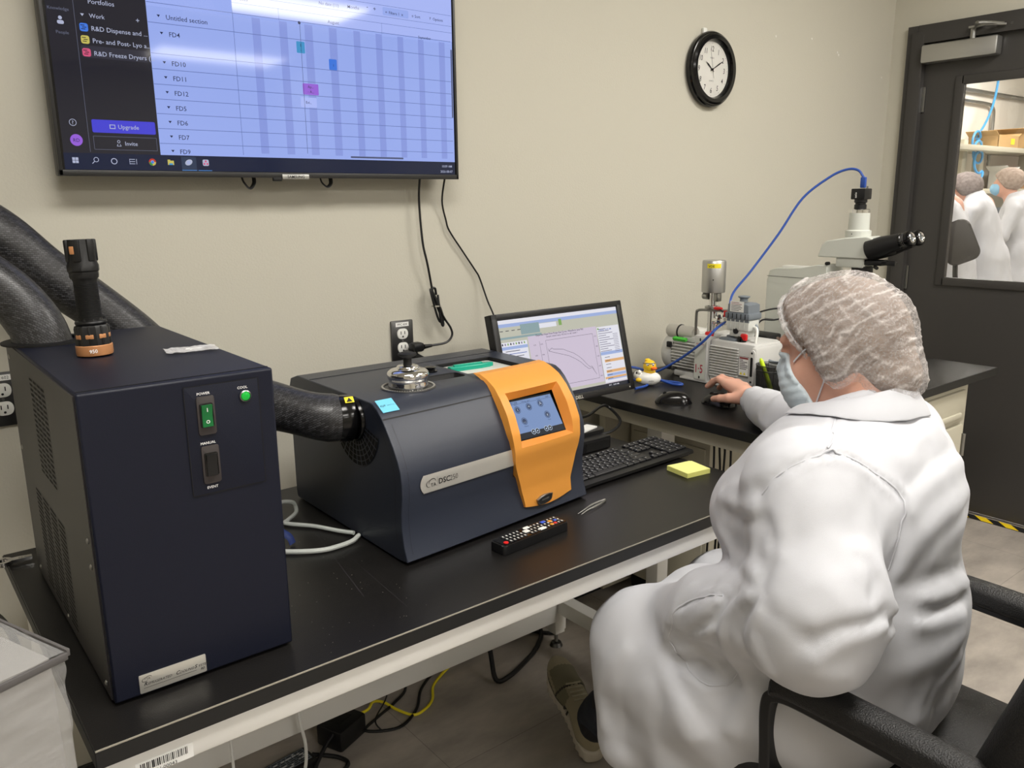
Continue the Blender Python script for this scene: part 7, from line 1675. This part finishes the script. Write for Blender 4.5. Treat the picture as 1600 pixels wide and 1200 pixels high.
def worker(bx, by, face, lab, lean, hz, tint):
    # face: heading angle of the body, in radians from +y towards -x
    F_ = np.array((-math.sin(face), math.cos(face), 0)); S_ = np.array((math.cos(face), math.sin(face), 0)); B0 = np.array((bx, by, 0.))
    P_ = lambda s, f, z: B0+s*S_+f*F_+np.array((0, 0, z))
    RR = np.stack([S_, F_, np.array((0, 0, 1.))], 1)
    hc = P_(0, lean+.07, hz)
    def coat(p):
        d = ell_(p, P_(0, lean*.6, 1.18), (.215, .15, .20), RR); d = smin(d, ell_(p, P_(0, lean*.3, .95), (.20, .15, .24), RR), .10)
        d = smin(d, cap_(p, P_(0, lean*.2, .85), P_(0, 0, .58), .195, .22), .08)
        d = smin(d, cap_(p, P_(-.16, lean*.7, 1.31), P_(.16, lean*.7, 1.31), .08, .08), .06); d = smin(d, cap_(p, P_(0, lean*.7, 1.30), P_(0, lean*.9, 1.42), .09, .075), .04)
        for sg in (-1, 1):
            d = smin(d, cap_(p, P_(.215*sg, lean*.7, 1.28), P_(.255*sg, lean*.7+.08, 1.04), .062, .055), .03); d = smin(d, cap_(p, P_(.255*sg, lean*.7+.08, 1.04), P_(.13*sg, lean*.7+.32, 1.08), .055, .040), .03)
        d = d-.010*vnoise(p, (.09, .09, .22), 3)-.005*vnoise(p, (.04, .04, .10), 4)
        return smax(smax(d, -(p[:, 2]-.52), .01), plane_(p, P_(0, lean*.9, 1.425), tuple(.3*F_+np.array((0, 0, 1)))), .02)
    def skin(p):
        d = ell_(p, hc, (.074, .092, .105), RR); d = smin(d, ell_(p, hc+.04*F_-np.array((0, 0, .055)), (.055, .058, .06), RR), .03); d = smin(d, cap_(p, hc+.105*F_-np.array((0, 0, .02)), hc+.095*F_+np.array((0, 0, .01)), .012, .008), .015)
        d = smin(d, cap_(p, hc-np.array((0, 0, .06)), P_(0, lean*.6, 1.30), .055, .065), .03)
        for sg in (-1, 1):
            w_ = P_(.13*sg, lean*.7+.34, 1.08); d = np.minimum(d, cap_(p, w_-.08*F_, w_+.03*F_, .028, .030))
            for k in range(4): d = smin(d, cap_(p, w_+.04*F_+S_*(k-1.5)*.017, w_+(.10-.006*abs(k-1.5))*F_+S_*(k-1.5)*.019-np.array((0, 0, .02)), .010, .008), .008)
            d = smin(d, cap_(p, w_+.01*F_-S_*.03*sg, w_+.06*F_-S_*.05*sg, .011, .009), .008)
        d = smin(d, cap_(p, P_(0, lean*.6, 1.30), P_(0, 0, .9), .11, .13), .05)
        for sg in (-1, 1): d = np.minimum(d, cap_(p, P_(.09*sg, 0, .86), P_(.10*sg, .02, .12), .085, .05))
        return d
    CPN = F_*.9-np.array((0, 0, .75)); CPN /= np.linalg.norm(CPN)
    def net(p):
        d = ell_(p, hc-.02*F_+np.array((0, 0, .035)), (.105, .125, .105), RR)-.004*np.abs(np.sin((p-hc) @ (S_+F_*.4)*120)); return smax(d, plane_(p, hc+.055*F_+np.array((0, 0, .02)), CPN), .01)
    def msk(p):
        d = ell_(p, hc+.065*F_-np.array((0, 0, .045)), (.062, .058, .055), RR)-.006; return smax(smax(d, -((p-hc) @ F_-.045), .005), (p-hc)[:, 2]+.002, .005)
    t = thing('person', lab, 'person', (bx, by, 0), 0)
    lo = np.array((bx-.5, by-.5, .0)); hi = np.array((bx+.5, by+.85, 1.8))
    npmesh('body', [nets(skin, lo, hi, .018, 2)], ['skin'], t); npmesh('lab_coat', [nets(coat, lo, hi, .016, 2)], ['coat'], t)
    npmesh('hair_net', [nets(net, hc-.22, hc+.22, .010, 2)], ['net_'+tint], t); npmesh('face_mask', [nets(msk, hc-.2, hc+.2, .009, 2)], ['mask_lab'], t)
    def legs(p):
        d = None
        for sg in (-1, 1):
            e = cap_(p, P_(.09*sg, 0, .84), P_(.10*sg, .02, .14), .10, .068); d = e if d is None else smin(d, e, .03)
        return smax(d, -(p[:, 2]-.09), .01)
    npmesh('trousers', [nets(legs, lo, hi, .02, 1)], ['jeans'], t)
    for sg in (-1, 1):
        q0 = P_(.10*sg, -.02, .045); q1 = P_(.10*sg, .17, .035)
        npmesh('shoe', [nets(lambda p: smax(cap_(p, q0, q1, .048, .042), -(p[:, 2]-.002), .005), np.minimum(q0, q1)-.08, np.maximum(q0, q1)+.08, .012, 1)], ['shoe_dark'], t)
mat('net_dark', (.50, .46, .45), .8, bump=.5, bscale=120, var=.16, vscale=45); mat('net_brown', (.62, .55, .50), .8, bump=.5, bscale=120, var=.16, vscale=40); mat('mask_lab', (.55, .74, .86), .8)
worker(7.27, 2.84, -.35+.60, 'standing lab worker with head bent, behind the door glass, nearer the hinge side', .16, 1.445, 'dark')
worker(8.33, 2.98, .30, 'standing lab worker at the right edge of the door glass', .10, 1.50, 'brown')
worker(6.66, 2.86, .20, 'lab worker mostly hidden by the left edge of the door glass', .10, 1.46, 'dark')
lc = thing('lab_chair', 'dark lab chair with tilted backrest behind the door glass', 'chair', (5.98, 2.30, 0), 0)
b = MB(); mat('chair_grey', (.24, .23, .23), .6); BM_ = frame((6.14, 2.60, 1.075), (.38, -.82, .40), (.05, .25, 1)); b.rbox((0, 0, 0), (.22, .30, .05), 'chair_grey', BM_, r=.06, bev=.015); b.build('backrest', lc)
b = MB(); b.tube([(6.14, 2.61, .96), (6.12, 2.56, .75), (6.0, 2.32, .62)], .018, 'black_plastic'); b.build('back_post', lc)
b = MB(); b.rbox((6.0, 2.20, .62), (.44, .44, .07), 'chair_grey', r=.08, bev=.02); b.build('seat', lc)
b = MB(); b.cyl((6.0, 2.2, .08), (6.0, 2.2, .60), .028, 'steel'); b.build('gas_column', lc)
for k in range(5):
    a = 2*PI*k/5+.3; b = MB(); b.tube([(6.0, 2.2, .11), (6.0+.27*math.cos(a), 2.2+.27*math.sin(a), .07)], .022, 'black_plastic', n=2); lg_ = b.build('base_leg', lc)
    b = MB(); b.ell((6.0+.27*math.cos(a), 2.2+.27*math.sin(a), .028), (.028, .028, .028), 'black_matte', seg=14, rings=8); b.build('castor', lg_)

# ------------------------------------------------------------------ wrapped carton at the left
mat('carton_grey', (.49, .48, .465), .75, bump=.2, bscale=120)
mat('stretch_film', (.90, .90, .90), .14, spec=.8, alpha=.24, bump=.8, bscale=14, bstretch=(1, 1, 6))
wb = thing('wrapped_carton', 'grey carton wrapped in clear stretch film beside the left end of the bench', 'carton', (-.155, .985, 0))
u_ = Vector((-.36, .93, 0)).normalized(); v_ = Vector((-.93, -.36, 0)).normalized(); c0 = Vector((.114, .884, 0)); LU, LV, ZT = .34, .40, .950
WMt = Matrix(((-v_.x, u_.x, 0, c0.x), (-v_.y, u_.y, 0, c0.y), (0, 0, 1, 0), (0, 0, 0, 1)))   # local x = -v (towards the corner), y = u
b = MB(); b.box((-LV/2-.004, LU/2+.004, ZT/2), (LV-.008, LU-.008, ZT-.006), 'carton_grey', WMt, bev=.006); b.build('carton', wb)
b = MB(); b.box((-.02, -.0005, .66), (.030, .004, .22), 'ink', WMt); 
for k in range(16): b.box((-.026+.003*(k % 3), -.0030, .58+k*.010), (.008+.004*(k % 2), .001, .004), 'paper', WMt)
b.build('dark_strip', wb)
b = MB(); nu, nz = 90, 120; V = []; per = 2*(LU+LV)
def perim(s):
    s = s % per
    if s < LV: return (-LV+s, 0)
    s -= LV
    if s < LU: return (0, s)
    s -= LU
    if s < LV: return (-s, LU)
    s -= LV; return (-LV, LU-s)
for j in range(nz+1):
    z = .30+(ZT+.002-.30)*j/nz
    for i in range(nu):
        x, y = perim(per*i/nu); cx, cy = -LV/2, LU/2; dx, dy = x-cx, y-cy; l = math.hypot(dx, dy)
        o_ = .004+.004*noise.noise(Vector((x*9, y*9, z*16+x*8)))+.0035*noise.noise(Vector((x*25, y*25, z*50)))-(.010*math.exp(-((z-.83)/.03)**2))
        o_ += .006*math.exp(-((z-.74-.35*(x+y))/.006)**2)+.005*math.exp(-((z-.70-.35*(x+y))/.004)**2)+.004*math.exp(-((z-.78-.35*(x+y))/.004)**2); o_ = max(o_, .0012) ; V.append((x+dx/l*o_, y+dy/l*o_, z))
F = [[j*nu+i, j*nu+(i+1) % nu, (j+1)*nu+(i+1) % nu, (j+1)*nu+i] for j in range(nz) for i in range(nu)]
b.add(V, F, 'stretch_film', WMt)
V = []; n2 = 26
for i in range(n2+1):
    for j in range(n2+1):
        x, y = -LV*(1-i/n2), LU*j/n2; V.append((x, y, ZT+.001+.0035*max(0, noise.noise(Vector((x*10, y*14, 2)))+.4*noise.noise(Vector((x*40, y*30, 5))))))
b.add(V, [[i*(n2+1)+j, (i+1)*(n2+1)+j, (i+1)*(n2+1)+j+1, i*(n2+1)+j+1] for i in range(n2) for j in range(n2)], 'stretch_film', WMt)
b.build('film', wb, smooth=180)
b = MB(); b.box((-LV/2, -.004, ZT-.002), (LV, .004, .008), mat('edge_band_grey', (.34, .33, .33), .5).name, WMt, bev=.001); b.box((.004, LU/2, ZT-.002), (.004, LU, .008), 'edge_band_grey', WMt, bev=.001); b.build('top_edge', wb)
b = MB(); b.tube([(.02, 1.93, .60), (.06, 1.80, .66), (.10, 1.62, .70), (.118, 1.46, .715), (.125, 1.33, .64), (.128, 1.32, .50)], .006, 'black_plastic'); tag(b.build('equipment_cord'), 'thick black cord hanging beside the left edge of the bench', 'cord')

# ------------------------------------------------------------------ cables and adapters under the bench
def cord(name, pts, r, m, lab, cat='cable', **k):
    b = MB(); b.tube(pts, r, m, **k); return tag(b.build(name), lab, cat)
cord('yellow_cord', [(1.375, 1.885, .62), (1.378, 1.885, .30), (1.36, 1.88, .12), (1.315, 1.88, .06), (1.25, 1.875, .020), (1.20, 1.862, .006), (1.155, 1.83, .006), (1.12, 1.78, .006), (1.08, 1.755, .006), (1.04, 1.752, .006), (1.015, 1.80, .008), (1.00, 1.850, .012), (.965, 1.845, .03), (.93, 1.81, .04), (.885, 1.80, .045)], .0040, 'yellow_label', 'yellow cable running across the floor under the bench to the black adapter')
cord('loop_cord', [(1.39, 1.80, .66), (1.388, 1.812, .40), (1.372, 1.90, .20), (1.335, 1.79, .08), (1.315, 1.735, .012), (1.36, 1.728, .008), (1.45, 1.76, .008), (1.53, 1.80, .008), (1.60, 1.86, .01), (1.60, 1.91, .03), (1.50, 1.90, .05), (1.40, 1.90, .02), (1.30, 1.89, .012)], .0075, 'black_plastic', 'thick black cord looping on the floor beside the rear bench leg')
cord('rear_cord', [(1.66, 1.90, .64), (1.60, 1.89, .36), (1.53, 1.86, .22), (1.555, 1.87, .10), (1.50, 1.88, .02), (1.40, 1.90, .010), (1.25, 1.915, .010), (1.12, 1.91, .010), (1.0, 1.90, .012)], .0065, 'black_plastic', 'black cord running along the foot of the wall behind the bench leg')
cord('leg_cord', [(1.66, 1.93, .40), (1.68, 1.91, .20), (1.70, 1.88, .05), (1.67, 1.84, .008), (1.63, 1.83, .008), (1.56, 1.90, .010), (1.48, 1.925, .012)], .0060, 'black_plastic', 'black cord curled around the foot of the rear bench leg')
cord('grey_cord', [(.690, 1.70, .655), (.690, 1.70, .40), (.688, 1.70, .20), (.700, 1.70, .10), (.692, 1.70, .03), (.66, 1.70, .006), (.60, 1.66, .006)], .0042, 'paper', 'pale grey cord hanging down past the lower rail')
cord('grey_cord', [(.50, 1.62, .665), (.498, 1.62, .40), (.50, 1.62, .10), (.51, 1.60, .006), (.54, 1.55, .006)], .0035, 'paper', 'thin pale grey cord near the left end under the bench')
cord('adapter_lead', [(.850, 1.86, .655), (.850, 1.86, .40), (.848, 1.86, .18), (.85, 1.845, .10), (.845, 1.83, .065)], .0058, 'black_plastic', 'black lead dropping from the bench to the black adapter')
cord('tangled_cord', [(.93, 1.90, .50), (.95, 1.90, .22), (.96, 1.87, .12), (1.00, 1.86, .14), (1.05, 1.87, .10), (1.08, 1.86, .02), (1.02, 1.83, .008), (.95, 1.80, .01), (.90, 1.77, .01), (.98, 1.73, .006), (1.06, 1.77, .006), (1.12, 1.84, .008), (1.20, 1.89, .01), (1.28, 1.90, .03), (1.30, 1.92, .3)], .0042, 'black_plastic', 'tangled black cord lying around the yellow cable')
cord('thin_lead', [(.94, 1.87, .46), (.945, 1.87, .22), (.93, 1.86, .10), (.95, 1.84, .07), (1.0, 1.86, .05), (1.03, 1.87, .09), (1.0, 1.83, .04), (.93, 1.77, .03), (.935, 1.74, .006)], .0022, 'black_plastic', 'thin black lead hanging in front of the tangled cord')
ad = thing('power_adapter', 'black square power adapter under the bench at the end of the yellow cable', 'power adapter', (.842, 1.795, 0))
b = MB(); b.box((.842, 1.795, .030), (.105, .085, .060), 'black_plastic', rot=rz(.4), bev=.008); b.build('case', ad); b = MB(); b.box((.842, 1.795, .0604), (.05, .03, .001), 'black_matte', rot=rz(.4)); b.build('label', ad)
ad = thing('labelled_adapter', 'long black adapter with a printed white label on the floor under the bench', 'power adapter', (.655, 1.745, 0))
b = MB(); b.box((.655, 1.745, .018), (.16, .065, .034), 'black_plastic', rot=rz(.12), bev=.006); b.build('case', ad)
b = MB(); R0 = tr(.655, 1.745, .0356) @ rz(.12); b.rect(-.07, -.024, .07, .026, 'slate', R0, z=0); 
for k in range(40): b.rect(-.066+random.uniform(0, .11), -.020+random.choice(range(7))*.0062, -.060+random.uniform(0, .12), -.0175+random.choice(range(7))*.0062, 'ink', R0, z=.0004) if False else None
for j in range(7):
    x = -.066
    while x < .062:
        w_ = random.uniform(.004, .016); b.rect(x, -.020+j*.0064, min(x+w_, .067), -.0170+j*.0064, random.choice(('ink', 'ink', 'paper')), R0, z=.0004); x += w_+.003
b.build('label', ad)
cord('coiled_lead', [(.74, 1.76, .02), (.79, 1.72, .012), (.80, 1.68, .010), (.75, 1.66, .010), (.72, 1.70, .012), (.76, 1.74, .03), (.80, 1.76, .05)], .0055, 'black_plastic', 'black lead coiled between the two adapters on the floor')
cord('looped_cable', [(2.30, 1.93, .50), (2.32, 1.93, .20), (2.34, 1.92, .05), (2.30, 1.86, .006), (2.40, 1.80, .006), (2.50, 1.84, .006), (2.46, 1.93, .02), (2.44, 1.94, .30)], .0055, 'black_plastic', 'black cord looped on the floor behind the raised bench leg')
cord('floor_cord', [(2.50, 1.90, .04), (2.42, 1.78, .006), (2.30, 1.70, .006), (2.15, 1.60, .006), (2.02, 1.52, .006), (1.90, 1.45, .006)], .0060, 'black_plastic', 'black cord running over the floor under the raised bench')
bpy.context.view_layer.update()
